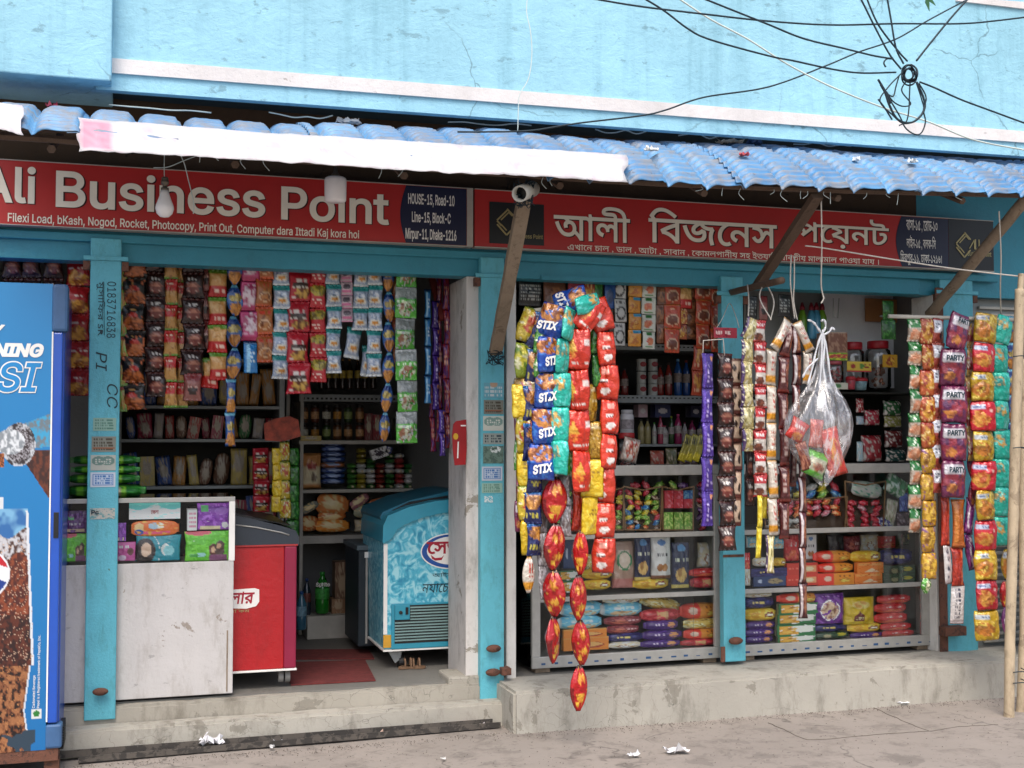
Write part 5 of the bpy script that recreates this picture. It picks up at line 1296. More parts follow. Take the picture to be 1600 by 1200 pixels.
text('িফডম',313,808,340,819,YK+.036,m_letter2,bpy.data.objects['pad_pack.001'],.02)
P_(294,796,309,829,[('b','c8c0c4'),('t',.2,.1,.9,.9,'b06080',4)],'box','slim white and pink box beside the purple pack',dm=.1,cat='box',nm='carton')
P_(203,786,283,811,[('b','d4d4d6'),('w',-.2,.38,'5cb0ae',3),('e',.5,.36,.13,.24,'d8d8da'),('s','8cc8c4',.9)],'box','white tissue box with teal lace edge on top in the counter glass',dm=.12,cat='box',nm='tissue_box')
text('েফশ',237,797,249,803,YK+.046,plain('print_red','b02030',.5,bmp=0),None,.01).name='x'
o=bpy.data.objects['x']; o.name='lettering'; tb_=bpy.data.objects['tissue_box']; 
L=wmat(tb_).inverted()@Matrix.Translation(o.location); o.parent=tb_; o.location,_r,_s=L.decompose(); o.scale=_s
P_(203,813,282,838,[('b','b85a24'),('e',.2,.5,.1,.38,'d0a070'),('e',.2,.75,.09,.2,'24488c'),('e',.5,.35,.12,.2,'8aa0b0'),('e',.62,.35,.07,.2,'d8c0b0'),('r',.3,.7,.8,.85,'c04c6c'),('s','d88a3c',.78)],'roll','orange biscuit-like pad pack under the white tissue box',nz=24)
P_(214,836,285,877,[('b','1c7888'),('e',.2,.62,.24,.5,'2c2426'),('e',.23,.55,.12,.26,'c8a08c'),('o',.1,.7,.45,.9,'d0dcd8',.93),('e',.66,.55,.1,.22,'b8d4d4'),('e',.74,.6,.12,.2,'7ab0b8')],'bag','teal pad pack with a smiling woman in the middle of the counter glass')
text('েসেনারা',254,843,279,851,YK+.033,m_letter2,bpy.data.objects['pad_pack.003'],.01)
P_(182,847,214,877,[('b','a84a84'),('e',.75,.5,.16,.2,'5a3434'),('e',.35,.82,.2,.14,'d8a8c8'),('t',.15,.15,.7,.35,'e0c8d8',1)],'bag','small pink pad pack right of the handwritten post')
P_(182,817,199,846,[('b','6c2c8c'),('r',.1,.8,.8,.95,'c8b090'),('s','8c4cac',.6)],'bag','narrow purple pack above the small pink one')
P_(98,834,139,878,jaya,'bag','green pad pack with two women, left of the handwritten post')
P_(98,798,138,833,[('b','4c1c5c'),('r',.25,.25,.45,.42,'4c9c5c'),('t',.3,.5,.75,.7,'c8b0d0',1),('r',.2,.82,.9,.94,'b89c80'),('s','6c3c7c',.7)],'bag','dark purple pad pack left of the handwritten post')
GAIN[0]=1.3
# green packets on the counter
gp_=[('b','1f6420'),('r',.3,.12,.68,.88,'c8bc9c'),('r',.68,.05,.76,.95,'8cc83c'),('r',.16,.1,.24,.9,'6cb030'),('s','3c8c38',.82)]
for i,(x0,x1,y0,y1,l) in enumerate([(98,230,757,779,'lowest'),(102,220,740,757,'second from the bottom'),(110,220,727,741,'third from the bottom'),(108,220,711,727,'topmost')]):
    item(x0,y0,x1,y1,.12,gp_,'roll','green cream-labelled packet on the counter, '+l+' of four','packet',group='green packets stacked on the counter',nx=34,nz=12,depth=3.2)
GAIN[0]=1.0
# ================================================================= RED FREEZER
YF=.09
rf=thing('red_freezer','red chest freezer with dark sliding lid beside the white counter','freezer',(xw(400,YF),.5,FZ))
m_fred=worn('freezer_red','b01a20','8a1a1c',thr=.68,scale=5,rough=.32,dirt='6e1c1a',dirtamt=.45,fine=30)
m_lid=plain('freezer_lid_slate','2c333c',.4,var=.1)
rx0,rx1=xw(300,YF),xw(465,YF); rz0,rz1=zw(440,1045,YF),zw(440,853,YF); rz2=zw(440,820,YF)
B('body',(rx0,YF,rz0),(rx1-.06,YF+.95,rz1),m_fred,rf,.006)
B('corner_trim',(rx1-.06,YF-.004,rz0),(rx1,YF+.95,rz1),plain('freezer_crimson','8c1a3c',.4,var=.1,scale=4),rf,.008)
B('bottom_trim',(rx0,YF-.006,rz0-.01),(rx1+.003,YF+.95,rz0),m_letter2,rf,.002)
B('lid_trim',(rx0,YF-.008,rz1),(rx1+.004,YF+.95,rz1+.008),plain('red_trim','a83030',.4),rf)
# domed lid following the slope up to the left
bm=bmesh.new(); pr=[(467,852),(467,838),(462,829),(440,822),(400,812),(368,806),(300,800),(300,852)]
pts=[at(x,y,YF-.006) for x,y in pr]; a=[bm.verts.new(p) for p in pts]; b=[bm.verts.new(p+V3(0,.96,.0)) for p in pts]; n=len(a)
bm.faces.new(a); bm.faces.new(b[::-1])
for i in range(n): bm.faces.new((a[i],b[i],b[(i+1)%n],a[(i+1)%n]))
bmesh.ops.recalc_face_normals(bm,faces=bm.faces); ob('lid_frame',bm,m_lid,rf)
T('lid_seam',[at(x,y,YF-.009) for x,y in ((368,820),(400,824),(440,832),(452,836))],.004,m_alu,rf,6)
plate('sliding_glass',[at(300,798,YF),at(368,803,YF),at(455,822,YF),at(455,822,YF)+V3(0,.9,0),at(300,798,YF)+V3(0,.9,0)],m_blackp,rf,.004,(0,0,1))
plate('brand_banner',[at(x,y,YF-.001) for x,y in [(340,923),(398,919),(405,921),(405,940),(400,947),(385,951),(340,950)]],m_letter2,rf,.002)
text('েপালার',330,925,400,944,YF-.0045,plain('print_crimson','a01830',.5,bmp=0),rf,.02,.15)
text('ম আইসি কম',330,952,392,958,YF-.002,m_gold,rf)
for dx in (-.005,.028):
    bm=bmesh.new(); c=at(436,1057,YF+.05); c.x+=dx*1.0; tube(bm,[c,c+V3(.024,0,0)],.028,18); ob('caster_wheel',bm,plain('grey_rubber','7c7a76',.6),rf,False)
    bm=bmesh.new(); tube(bm,[c-V3(.002,0,0),c+V3(.027,0,0)],.01,12); ob('wheel_hub',bm,m_blackp,rf)
B('caster_fork',(at(430,1050,YF+.05).x,YF+.045,rz0-.012),(at(450,1050,YF+.05).x,YF+.06,rz0-.001),m_steel,rf)
bm=bmesh.new(); c=at(330,1062,YF+.05); tube(bm,[c,c+V3(.05,0,0)],.028,16); ob('caster_wheel',bm,plain('grey_rubber','7c7a76',.6),rf)
B('rug',(xw(330,.4),.16,FZ+.004),(gp(744,1066,FZ).x-.14,gp(640,1066,FZ).y+.28,FZ+.009),plain('door_mat_red','6f2f2c',.95,var=.2,scale=30,bmp=.6)); bpy.data.objects['rug'].hide_render=True
bpy.data.objects.remove(bpy.data.objects['rug'])
m_mat=plain('door_mat_red','6c2e2b',.95,var=.25,scale=40,bmp=.7)
def floorpoly(name,pp,mat,label,cat,th=.006,z=FZ):
    return tag(plate(name,[gp(x,y,z)+V3(0,0,.002) for x,y in pp],mat,None,th,(0,0,1)),label,cat)
floorpoly('door_mat',[(455,1072),(587,1065),(572,1036),(571,1033),(440,1037)],m_mat,'dark red door mat on the shop floor, nearer of the two','mat')
floorpoly('door_mat',[(448,1031.5),(585,1031),(576,1016),(452,1017)],m_mat,'dark red door mat on the shop floor, farther of the two','mat')
# ================================================================= BLUE FREEZER
YI=.4
bf=thing('ice_cream_freezer','light blue ice cream freezer with wavy pattern and oval logo behind the pillar','freezer',(xw(680,YI),YI+.4,FZ))
gx0,gx1=xw(601,YI),xw(790,YI); gz0=zw(660,1010,YI)
prf=[(601,1014),(599,848),(603,835),(625,820),(660,806),(705,798),(780,795),(780,1009)]
ops=[('b','4aa8c4'),('s','8ccddc',.52),('s','2c86a8',.8),('s','a8dce4',.86)]
m_ice,nt,b=newmat('icy_crinkle_print')
f=noisev(nt,14,3,.5,dist=2.5); nt.links.new(ramp(nt,f,[(.3,hx('2c88a8')),(.48,hx('4fb0c8')),(.62,hx('9cd4de'))]),b.inputs['Base Color']); b.inputs['Roughness'].default_value=.3
MATS['ice']=m_ice
def prism(name,prf,Y,dep,mat,parent):
    bm=bmesh.new(); pts=[at(x,y,Y) for x,y in prf]; a=[bm.verts.new(p) for p in pts]; b_=[bm.verts.new(p+V3(0,dep,0)) for p in pts]; n=len(a)
    bm.faces.new(a); bm.faces.new(b_[::-1])
    for i in range(n): bm.faces.new((a[i],b_[i],b_[(i+1)%n],a[(i+1)%n]))
    bmesh.ops.recalc_face_normals(bm,faces=bm.faces); return ob(name,bm,mat,parent)
prism('body',prf,YI,.6,m_ice,bf)
m_fteal=plain('freezer_teal_frame','2c90a8',.4,coat=.2,var=.06); m_fteal2=plain('freezer_teal_dark','1c6a80',.4,var=.1)
prism('rim',[(598,848),(599,822),(606,806),(640,792),(680,783),(720,779),(720,799),(705,800),(690,802),(660,809),(632,820),(620,828),(614,840),(600,849)],YI-.02,.65,m_fteal,bf)
prism('rim',[(598,820),(594,808),(598,800),(640,782),(700,768),(740,764),(740,780),(690,783),(640,796),(608,808)],YI+.1,.6,m_fteal2,bf)
prism('sliding_lid',[(615,800),(640,790),(700,778),(700,774),(640,784),(613,797)],YI+.095,.5,m_blackp,bf)
B('grille_frame',(xw(612,YI),YI-.012,zw(640,1013,YI)),(gx1,YI-.001,zw(640,942,YI)),m_fteal,bf,.004)
B('grille_recess',(xw(617,YI),YI-.014,zw(640,1004,YI)),(gx1,YI-.0125,zw(640,945,YI)),m_dark,bf)
m_louv=plain('louvre_pale','7c9a98',.5)
k=0; y=947.5
while y<1001:
    xa_=641 if y<968 else 617
    B('louvre',(xw(xa_,YI),YI-.02,zw(640,y+2.2,YI)),(gx1,YI-.015,zw(640,y,YI)),m_louv,bf); y+=4.6
B('control_panel',(xw(617,YI),YI-.022,zw(640,967,YI)),(xw(640,YI),YI-.0145,zw(640,944,YI)),m_fteal,bf,.002)
bm=bmesh.new(); lathe(bm,[(.009,0),(.009,-.008),(.004,-.01)],at(626,957,YI-.023),12,'y'); bmesh.ops.recalc_face_normals(bm,faces=bm.faces); ob('thermostat_knob',bm,m_dark,bf)
B('switch',at(634,949,YI-.026),at(638,960,YI-.0225),m_blackp,bf)
B('yellow_corner',(xw(600,YI),YI-.004,zw(606,1012,YI)),(xw(612,YI),YI-.0012,zw(606,992,YI)),plain('sticker_yellow','c8962c',.5),bf)
B('white_corner',(xw(600,YI),YI-.004,zw(606,991,YI)),(xw(606,YI),YI-.0012,zw(606,850,YI)),m_letter2,bf)
B('base_trim',(xw(600,YI),YI-.008,zw(640,1016,YI)),(gx1,YI+.6,zw(640,1013.2,YI)),m_letter2,bf)
def ellipse(px,py,rx,ry,Y,mat,parent,name,th=.002):
    c=at(px,py,Y); u=mpp(px,Y); plate(name,[c+V3(rx*u*math.cos(a*PI/18),0,ry*u*math.sin(a*PI/18)) for a in range(36)],mat,parent,th)
ellipse(705,861,49,28,YI-.001,m_letter2,bf,'logo_oval',.001); ellipse(705,861,47,26,YI-.0022,plain('logo_blue','1c4c94',.4,bmp=0),bf,'logo_oval',.001); ellipse(707,860,41,22,YI-.0034,m_letter2,bf,'logo_oval',.001)
text('েসভয়',667,846,740,870,YI-.0062,plain('print_crimson','a01830',.5,bmp=0),bf,.025)
plate('logo_swoosh',[at(x,y,YI-.0046) for x,y in [(673,867),(680,872),(690,871),(694,867),(690,875),(680,876),(675,873)]],plain('print_crimson','a01830',.5,bmp=0),bf,.001)
text('আইসি কম',676,893,735,901,YI-.003,m_ink,bf); text('নযােচারালস',661,910,745,925,YI-.003,m_ink,bf,0,.2)
bm=bmesh.new(); c=at(622,1034,YI+.06); tube(bm,[c,c+V3(.03,0,0)],.034,18); ob('caster_wheel',bm,m_blackp,bf)
plate('caster_bracket',[at(606,1017,YI+.04),at(628,1017,YI+.04),at(625,1030,YI+.04),at(617,1036,YI+.04)],m_steel,bf,.004)
sl=thing('sandals','pair of small brown sandals under the blue ice cream freezer','shoes',gp(642,1046,FZ))
for dx,rz in ((-6,.4),(7,-.3)):
    c=gp(642+dx,1045,FZ)+V3(0,0,.004); bm=bmesh.new()
    vs=[bm.verts.new(V3(.055*math.cos(a)*(1 if math.cos(a)>0 else 1),.024*math.sin(a),0)) for a in [i*PI/8 for i in range(16)]]
    f_=bm.faces.new(vs); r_=bmesh.ops.extrude_face_region(bm,geom=[f_]); bmesh.ops.translate(bm,verts=[v for v in r_['geom'] if isinstance(v,bmesh.types.BMVert)],vec=(0,0,.012))
    bmesh.ops.rotate(bm,verts=bm.verts,cent=(0,0,0),matrix=Matrix.Rotation(rz,3,'Z')); bmesh.ops.translate(bm,verts=bm.verts,vec=c); bmesh.ops.recalc_face_normals(bm,faces=bm.faces)
    ob('sole',bm,plain('sandal_tan','7c6048',.8),sl)
    P=[c+V3(.02*math.cos(rz),-.024,.01),c+V3(.02,-.008,.045),c+V3(.02,.012,.045),c+V3(.02,.026,.01)]
    T('strap',spline(P,5),.006,plain('sandal_tan','7c6048',.8),sl,6); T('strap',spline([p-V3(.032,0,0) for p in P],5),.005,plain('sandal_tan','7c6048',.8),sl,6)
# dark upright fridge behind
df=thing('dark_cooler','dark slate cooler standing at the back beside the blue freezer','cooler',(xw(580,.9),1.1,FZ))
B('cooler_body',(xw(561,.85),.85,zw(575,1010,.85)),(xw(640,.85),1.3,zw(575,860,.85)),plain('cooler_slate','1f2c34',.5),df,.008)
B('cooler_top',(xw(558,.85),.84,zw(575,860,.85)+.001),(xw(640,.85),1.31,zw(575,852,.85)),plain('cooler_edge','4c5a60',.5),df,.004)
B('door_seam',(xw(572,.85),.842,zw(575,1005,.85)),(xw(575,.85),.848,zw(575,866,.85)),m_alu,df)
B('white_tag',(xw(570,.85),.838,zw(575,871,.85)),(xw(592,.85),.8415,zw(575,862,.85)),m_letter2,df)
# ================================================================= BACK RACK (left bay)
YR=1.7
rk=thing('wall_rack','tall pale shelf rack on the back wall of the left bay','shelf rack',(xw(590,YR),YR+.15,FZ))
rxa,rxb=xw(467,YR),xw(760,YR)
for (y,h) in ((617,11),(688,6),(764,5),(835,12)):
    z=zw(590,y,YR); B('shelf',(rxa,YR,z-h*mpp(590,YR)),(rxb,YR+.36,z),m_shelf if y>620 else m_steel,rk,.002)
B('rack_back',(rxa,YR+.37,FZ),(rxb,YR+.39,2.45),m_inner,rk)
for px in (447,469): B('rack_upright',(xw(px,YR),YR-.004,FZ),(xw(px,YR)+.02,YR+.36,2.45),m_shelf,rk)
B('base_plinth',(xw(482,1.5),1.5,FZ),(xw(700,1.5),1.69,zw(540,961,1.5)),m_shelf,rk,.004)
for k in range(40):
    B('slot_strip',(rxa+.02+k*.029,YR-.003,zw(590,622,YR)),(rxa+.034+k*.029,YR-.0005,zw(590,625,YR)),m_dark,rk) if k<38 else 0
YL=1.35
rl=thing('wall_rack','grey slotted shelf rack at the left rear of the shop behind the counter','shelf rack',(xw(320,YL),YL+.2,FZ))
lxa,lxb=xw(185,YL),xw(440,YL)
for y in (560,634,686,759,835):
    z=zw(320,y,YL); B('shelf',(lxa,YL,z-5*mpp(320,YL)),(lxb,YL+.36,z),m_steel,rl,.002)
B('rack_back',(lxa,YL+.37,FZ),(lxb,YL+.39,2.45),plain('rack_back_dark','3a3834',.8),rl)
for X in (lxa,lxb): B('rack_upright',(X-.015,YL-.005,FZ),(X+.015,YL+.36,2.45),m_steel,rl)
B('grey_side_board',(xw(101,1.0),1.0,FZ),(xw(140,1.0),1.1,2.4),m_inner,bld)
# --- items: helpers
def jar(px,y0,y1,w,Y,body,lid,label,cat='jar',name='jar',group=None,ops=None,glassy=False,parts=None):
    c=at(px,y1,Y); u=mpp(px,Y); h=(y1-y0)*u; r=w*u/2; c=c+V3(0,r,0)
    t=thing(name,label,cat,c,group)
    m=glassmat('jar_plastic',(.9,.9,.88),.1,.06) if glassy else plain('jar_'+body,body,.3,coat=.3,bmp=0)
    Lz('jar_body',[(r*.85,0),(r,h*.05),(r*1.0,h*.72),(r*.94,h*.80),(r*.72,h*.84),(r*.72,h*.86)],c,m,t,16)
    if glassy:
        # sweets inside
        rr=random.Random(int(px)); bm=bmesh.new()
        lvl=parts or .6
        for k in range(int(34*lvl)):
            a=rr.uniform(0,6.28); q=r*.72*math.sqrt(rr.random()); bmesh.ops.create_icosphere(bm,subdivisions=1,radius=r*.17,matrix=Matrix.Translation(c+V3(q*math.cos(a),q*math.sin(a),h*.08+rr.random()*h*lvl*.7)))
        oo=ob('sweets',bm,plain('sweets_'+body,body,.35),t,True); oo['kind']='stuff'
    else:
        bm=bmesh.new(); 
        n=12; 
        top=h*.6;bot=h*.2
        for i in range(n):
            a0=-PI+ i/n*PI; a1=-PI+(i+1)/n*PI; rr_=r*1.012
            v=[bm.verts.new(c+V3(rr_*math.cos(a),rr_*math.sin(a),z)) for a,z in ((a0,bot),(a1,bot),(a1,top),(a0,top))]; bm.faces.new(v)
        bmesh.ops.remove_doubles(bm,verts=bm.verts,dist=1e-5); ob('label_band',bm,plain('band_'+(ops or 'a89878'),ops or 'a89878',.5,var=.35,scale=60),t,True)
    Lz('lid',[(r*.8,h*.84),(r*.84,h*.85),(r*.84,h*.98),(r*.78,h)],c,plain('lid_'+lid,lid,.4),t,16)
    return t
def bottle(px,y0,y1,w,Y,body,capc,label,band=None,cat='bottle',group=None):
    c=at(px,y1,Y); u=mpp(px,Y); h=(y1-y0)*u; r=w*u/2; c=c+V3(0,r,0)
    t=thing('bottle',label,cat,c,group)
    Lz('bottle_body',[(r*.8,0),(r,h*.04),(r,h*.3),(r*.93,h*.4),(r,h*.5),(r*.98,h*.66),(r*.6,h*.8),(r*.33,h*.88),(r*.33,h*.93)],c,plain('bottle_'+body,body,.15,coat=.5,bmp=0),t,16)
    Lz('cap',[(r*.38,h*.93),(r*.38,h*.995),(r*.3,h)],c,plain('lid_'+capc,capc,.4),t,12)
    if band:
        Lz('label_band',[(r*1.01,h*.36),(r*1.015,h*.37),(r*1.015,h*.6),(r*1.01,h*.61)],c,plain('band_'+band,band,.5,var=.35,scale=60),t,16)
    return t
def I(x0,y0,x1,y1,Y,c,style,label,cat='packet',c2=None,**k):
    """small shelf article: colour + generic print"""
    s=R.random()
    ops=k.pop('ops',None) or [('b',c),('e',.5,.5+.2*(s-.5),.3,.22,c2 or 'c8bca0'),('t',.15,.12,.85,.3,c2 or 'c8bca0',1),('s',c2 or '8a8478',.86)]
    return item(x0,y0,x1,y1,Y,ops,style,label,cat,**k)
# bottles with dark caps on the top shelf
for i,x in enumerate([503,514,525,536,547,560,571,584]):
    bottle(x,560,608,10,YR+.06,'2a1c14','a07c3c','small dark sauce bottle on the top back shelf, number %s from the left'%(['one','two','three','four','five','six','seven','eight'][i]),'b8a040',group='dark bottles on the top back shelf')
jc=[('4a3018','b88c5c'),('5a2c1c','c8986c'),('241c18','c8c8b8'),('3c2c1c','c08a3c'),('28401c','8a9c5c'),('5c3c20','b88c5c')]
for row,(y0,y1) in enumerate(((632,660),(660,687))):
    for i,x in enumerate((476,493,511,528,545,563)):
        b_,l_=jc[(i+row*2)%6]; jar(x,y0,y1,13,YR+.05,b_,'26221e','glass jar with dark lid on the second back shelf, %s row, %s from the left'%(('upper','lower')[row],('first','second','third','fourth','fifth','last')[i]),group='jars in two rows on the second back shelf',ops=l_)
I(470,681,502,689,YR-.02,'c8b05c','box','flat yellow box under the jars at the left of the shelf','box',dm=.1)
for i,(x0,x1,y0,c,l) in enumerate([(570,582,646,'7a1c24','dark red carton right of the jars'),(583,597,648,'8c2430','brighter red carton right of the jars'),(655,668,652,'7c4a30','brown carton near the right of the jar shelf'),(668,680,650,'3c6c34','green carton near the right of the jar shelf'),(618,652,655,'2c2420','dark carton behind the green sachets')]):
    I(x0,y0,x1,688,YR+.04,c,'box',l,'carton',dm=.1)
I(652,630,690,647,YR+.05,'a8a09c','box','pale carton on top near the pillar, jar shelf','carton',c2='6c2c2c',dm=.1)
GAIN[0]=1.7
# third shelf
I(472,708,503,764,YR+.03,'b8865c','bag','tan biscuit bag standing at the left of the third back shelf',ops=[('b','b07a48'),('r',0,.4,1,.85,'c8b090'),('e',.5,.35,.3,.1,'8c2c24'),('e',.6,.68,.16,.1,'6c5c4c')])
for i in range(8):
    y=756-i*8.5; c=['27407c','1f3468','27407c','a8683c','27407c','1f3468','27407c','1f3468'][i]
    I(504-(i%2),y-8.5,541+(i%3),y+1,YR+.03,c,'roll','%s packet in the stack beside the tan bag, %s from the bottom'%('orange' if c=='a8683c' else 'blue',('first','second','third','fourth','fifth','sixth','seventh','eighth')[i]),c2='8c9cc0',group='blue packets stacked beside the tan bag',nx=10,nz=6,depth=3)
cols=['3c7030','8a7c2c','2c5c2c','7c2c24','2c5c2c','8c3030','2c6434','a0302c','2c6434','b8a040']
for i in range(10):
    x0=545+i*15; n=R.randint(5,8); 
    for k in range(n):
        c=cols[i] if R.random()<.8 else 'c8c4bc'; h=8.0
        if x0>697: continue
        I(x0,764-(k+1)*h,x0+15,764-k*h+1,YR+.03+R.uniform(0,.02),c,'roll','%s small packet in column %s right of the blue stack, %s from below'%({'3c7030':'green','8a7c2c':'olive','2c5c2c':'dark green','7c2c24':'dark red','8c3030':'red','2c6434':'mid green','a0302c':'bright red','b8a040':'yellow','c8c4bc':'white'}[c],('first','second','third','fourth','fifth','sixth','seventh','eighth','ninth','tenth')[i],('first','second','third','fourth','fifth','sixth','seventh','eighth')[k]),c2='c8bca0',ops=[('b',c),('r',.3,.3,.55,.7,'a89c80' if k%3==0 else c)],nx=8,nz=5,depth=4,group='small packets in columns on the third back shelf')
I(580,700,606,716,YR+.03,'c8c4c4','box','white box tilted on the column tops of the third shelf','box',c2='2c2430',dm=.06,tilt=-.3)
I(603,698,612,708,YR+.03,'24306c','box','navy box tipped beside the tilted white one','box',c2='c8c4c4',dm=.04,tilt=.3)
# fourth shelf: orange lentil bags
for i,(x0,y0,x1,y1,c,l,tl) in enumerate([(494,772,548,806,'b8703c','large orange bag of lentils lying on top of the heap',.1),(468,806,500,831,'a85c2c','orange bag at the left end of the fourth shelf',0),(496,797,542,816,'a8602c','orange bag squeezed in the middle of the heap',-.1),(492,812,548,832,'c8762c','bright orange bag at the bottom of the heap',0),(555,812,590,831,'a89c84','pale bag with dark print beside the orange ones',0),(552,790,600,812,'8c9078','greenish packet above the pale bag',.15),(575,776,640,798,'b0643c','long orange packet lying above the blue freezer',-.12),(470,786,500,800,'6c7068','grey tube packet leaning at the left',-.5),(545,776,580,792,'8c5c64','pinkish packet slanting beside the big orange bag',-.6),(640,778,680,792,'6c4c5c','purple packet behind the freezer lid',0)]):
    I(x0,y0,x1,y1,YR+.02+.01*(i%3),c,'roll' if i!=4 else 'bag',l,'bag',tilt=tl,c2='d8a878',name='grocery_bag',depth=.7)
# bottom: soda bottle, boxes
sb=bottle(505,895,960,22,1.52,'1f7a24','2c8c34','large green soda bottle standing on the low white base','3f9c44')
text('Sprite',495,910,517,918,1.515,m_letter2,sb,.02)
bottle(480,905,962,13,1.56,'24303c','2c4c84','dark cola bottle beside the green soda bottle','6c3c34'); bottle(472,925,985,16,1.45,'3c6c84','2c5c9c','blue water pack by the red freezer','7ca4b8',cat='bottle')
for i,(x0,y0,x1,y1,l) in enumerate([(520,936,541,961,'small brown carton beside the soda bottle'),(541,925,566,961,'brown carton low in the back left of the dark cooler'),(545,882,566,908,'brown carton with an orange side on the upper pile'),(525,878,548,935,'tall brown carton behind the soda bottle'),(541,908,566,926,'flat brown carton in the middle of the pile'),(548,848,568,882,'reddish brown carton at the top of the pile')]):
    I(x0,y0,x1,y1,1.58+.02*(i%3),['6c5038','8a6440','94602f','5c4432','805c3c','64403a'][i],'box',l,'carton',c2='8a7860',dm=.12)
GAIN[0]=1.0
# hanging clutter in front of the rack
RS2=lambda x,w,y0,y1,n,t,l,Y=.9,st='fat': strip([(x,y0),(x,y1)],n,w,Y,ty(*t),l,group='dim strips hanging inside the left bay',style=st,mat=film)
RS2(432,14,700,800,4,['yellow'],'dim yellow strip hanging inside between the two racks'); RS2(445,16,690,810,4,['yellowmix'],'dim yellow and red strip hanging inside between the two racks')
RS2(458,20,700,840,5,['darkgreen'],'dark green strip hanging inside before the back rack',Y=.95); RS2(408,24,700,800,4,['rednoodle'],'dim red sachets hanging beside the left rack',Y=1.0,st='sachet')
plate('poster_board',[at(x,y,.85) for x,y in [(412,662),(430,654),(452,650),(466,656),(470,682),(440,690),(414,688)]],plain('poster_orange','9c3c24',.6,var=.4,scale=20),None,.003)
tag(bpy.data.objects['poster_board'],'orange red printed display card hanging between the two racks','display card')
# left rack items, very dim
lr=random.Random(11); GAIN[0]=1.5
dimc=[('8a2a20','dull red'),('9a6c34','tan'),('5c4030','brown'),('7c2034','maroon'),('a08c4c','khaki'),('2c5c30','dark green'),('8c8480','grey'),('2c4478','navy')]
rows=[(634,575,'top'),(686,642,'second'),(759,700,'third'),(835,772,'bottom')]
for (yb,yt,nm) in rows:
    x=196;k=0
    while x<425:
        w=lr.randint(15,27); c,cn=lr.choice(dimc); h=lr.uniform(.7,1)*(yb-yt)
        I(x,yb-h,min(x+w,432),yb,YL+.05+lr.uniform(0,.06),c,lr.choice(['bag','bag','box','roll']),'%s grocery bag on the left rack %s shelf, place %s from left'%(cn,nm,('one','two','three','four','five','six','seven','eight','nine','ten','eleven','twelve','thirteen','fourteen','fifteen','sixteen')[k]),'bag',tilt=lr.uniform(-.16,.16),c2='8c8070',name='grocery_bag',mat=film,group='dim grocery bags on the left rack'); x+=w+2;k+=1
GAIN[0]=1.0
# red sign plate on the pillar
rp=plate('red_pad',[at(x,y,-.012) for x,y in [(708,663),(712,658),(728,655.5),(729,700),(727,726),(710,727),(707,700),(706,680)]],plain('oval_sign_red','9c1a20',.35,bmp=0),None,.006)
tag(rp,'red rounded advertising plate with fruit on the white door pillar','advert plate')
ellipse(712,682,4,5,-.019,plain('fruit_yellow','d8a828',.5,bmp=0),rp,'fruit')
plate('white_stripe',[at(x,y,-.019) for x,y in [(715,690),(717,690),(716,716),(714,716)]],m_letter2,rp,.001)
plate('white_stripe',[at(x,y,-.019) for x,y in [(720,664),(728,664),(728,666),(720,666)]],m_letter2,rp,.001)
# ================================================================= GLASS DISPLAY CABINETS (right bays)
YCB=.07
def cabinet(pa,pb,label,left_side=False,right_w=12,pane_from=None):
    t=thing('display_cabinet',label,'display cabinet',((xw(pa,YCB)+xw(pb,YCB))/2,YCB+.2,FZ))
    X0,X1=xw(pa,YCB),xw(pb,YCB); Z=[.288,.228,.582,.905,1.285]
    B('bottom_rail',(X0,YCB-.004,.228),(X1,YCB+.02,.288),m_alu,t,.003)
    for z0,z1 in ((.569,.594),(.893,.920)): B('shelf_rail',(X0+.02,YCB,z0),(X1-.02,YCB+.02,z1),m_alu,t,.002)
    B('top_rail',(X0,YCB-.006,1.228),(X1,YCB+.03,1.283),m_alu,t,.004)
    for z in (.280,.586,.912): B('shelf_board',(X0+.01,YCB+.022,z-.012),(X1-.01,YCB+.46,z),m_alu,t)
    B('top_board',(X0,YCB+.032,1.262),(X1,YCB+.5,1.276),m_alu,t)
    B('back_board',(X0,YCB+.47,.22),(X1,YCB+.49,1.26),plain('cabinet_back','6c6e6a',.5,var=.1),t)
    us=[(X0,X0+.045)] if left_side else []
    us.append((X1-right_w*.0037,X1))
    for a,b in us: B('upright',(a,YCB-.005,.289),(b,YCB+.022,1.227),m_alu,t,.002)
    B('side_board',(X0,YCB+.024,.23),(X0+.008,YCB+.47,1.25),glass if left_side else m_alu,t)
    B('side_board',(X1-.008,YCB+.024,.23),(X1,YCB+.47,1.25),m_alu,t)
    a=X0+(.046 if left_side else 0); b=X1-right_w*.0037-.001
    for z0,z1 in ((.289,.568),(.595,.892),(.921,1.227)):
        B('glass_pane',(a,YCB+.008,z0),(b-.12*(z0<.6),YCB+.012,z1),glass,t)
    for z0,z1 in ((.289,.568),(.595,.892)): B('glass_pane',(b-.28,YCB+.014,z0),(b,YCB+.017,z1),glass,t)
    for f in (.06,.94):
        xx=X0+(X1-X0)*f; B('foot_block',(xx-.04,YCB+.02,FZ+.003),(xx+.04,YCB+.1,.228),m_wood,t)
    # rubbed blue tape marks on the bottom rail
    mb=plain('tape_blue','28507c',.6); x=X0+.05
    rr=random.Random(int(pa))
    while x<X1-.04:
        h=rr.choice([.012,.010,.004,.008]); w_=rr.uniform(.018,.030); z=.246+rr.uniform(-.001,.001)
        B('tape_mark',(x,YCB-.0055,z),(x+w_,YCB-.0042,z+h),mb,t); x+=.074
    return t,X0,X1
cabinet(831,1126,'aluminium and glass display cabinet left of the middle-right post, packed with biscuits',True)
cabinet(1149,1459,'aluminium and glass display cabinet right of the middle-right post, packed with biscuits',False,26)
# shelf edges and paper lining
def R_(y,c): return y
YI1=.1
lab=lambda cab,sh,what: what+', '+sh+' of the '+cab+' cabinet'
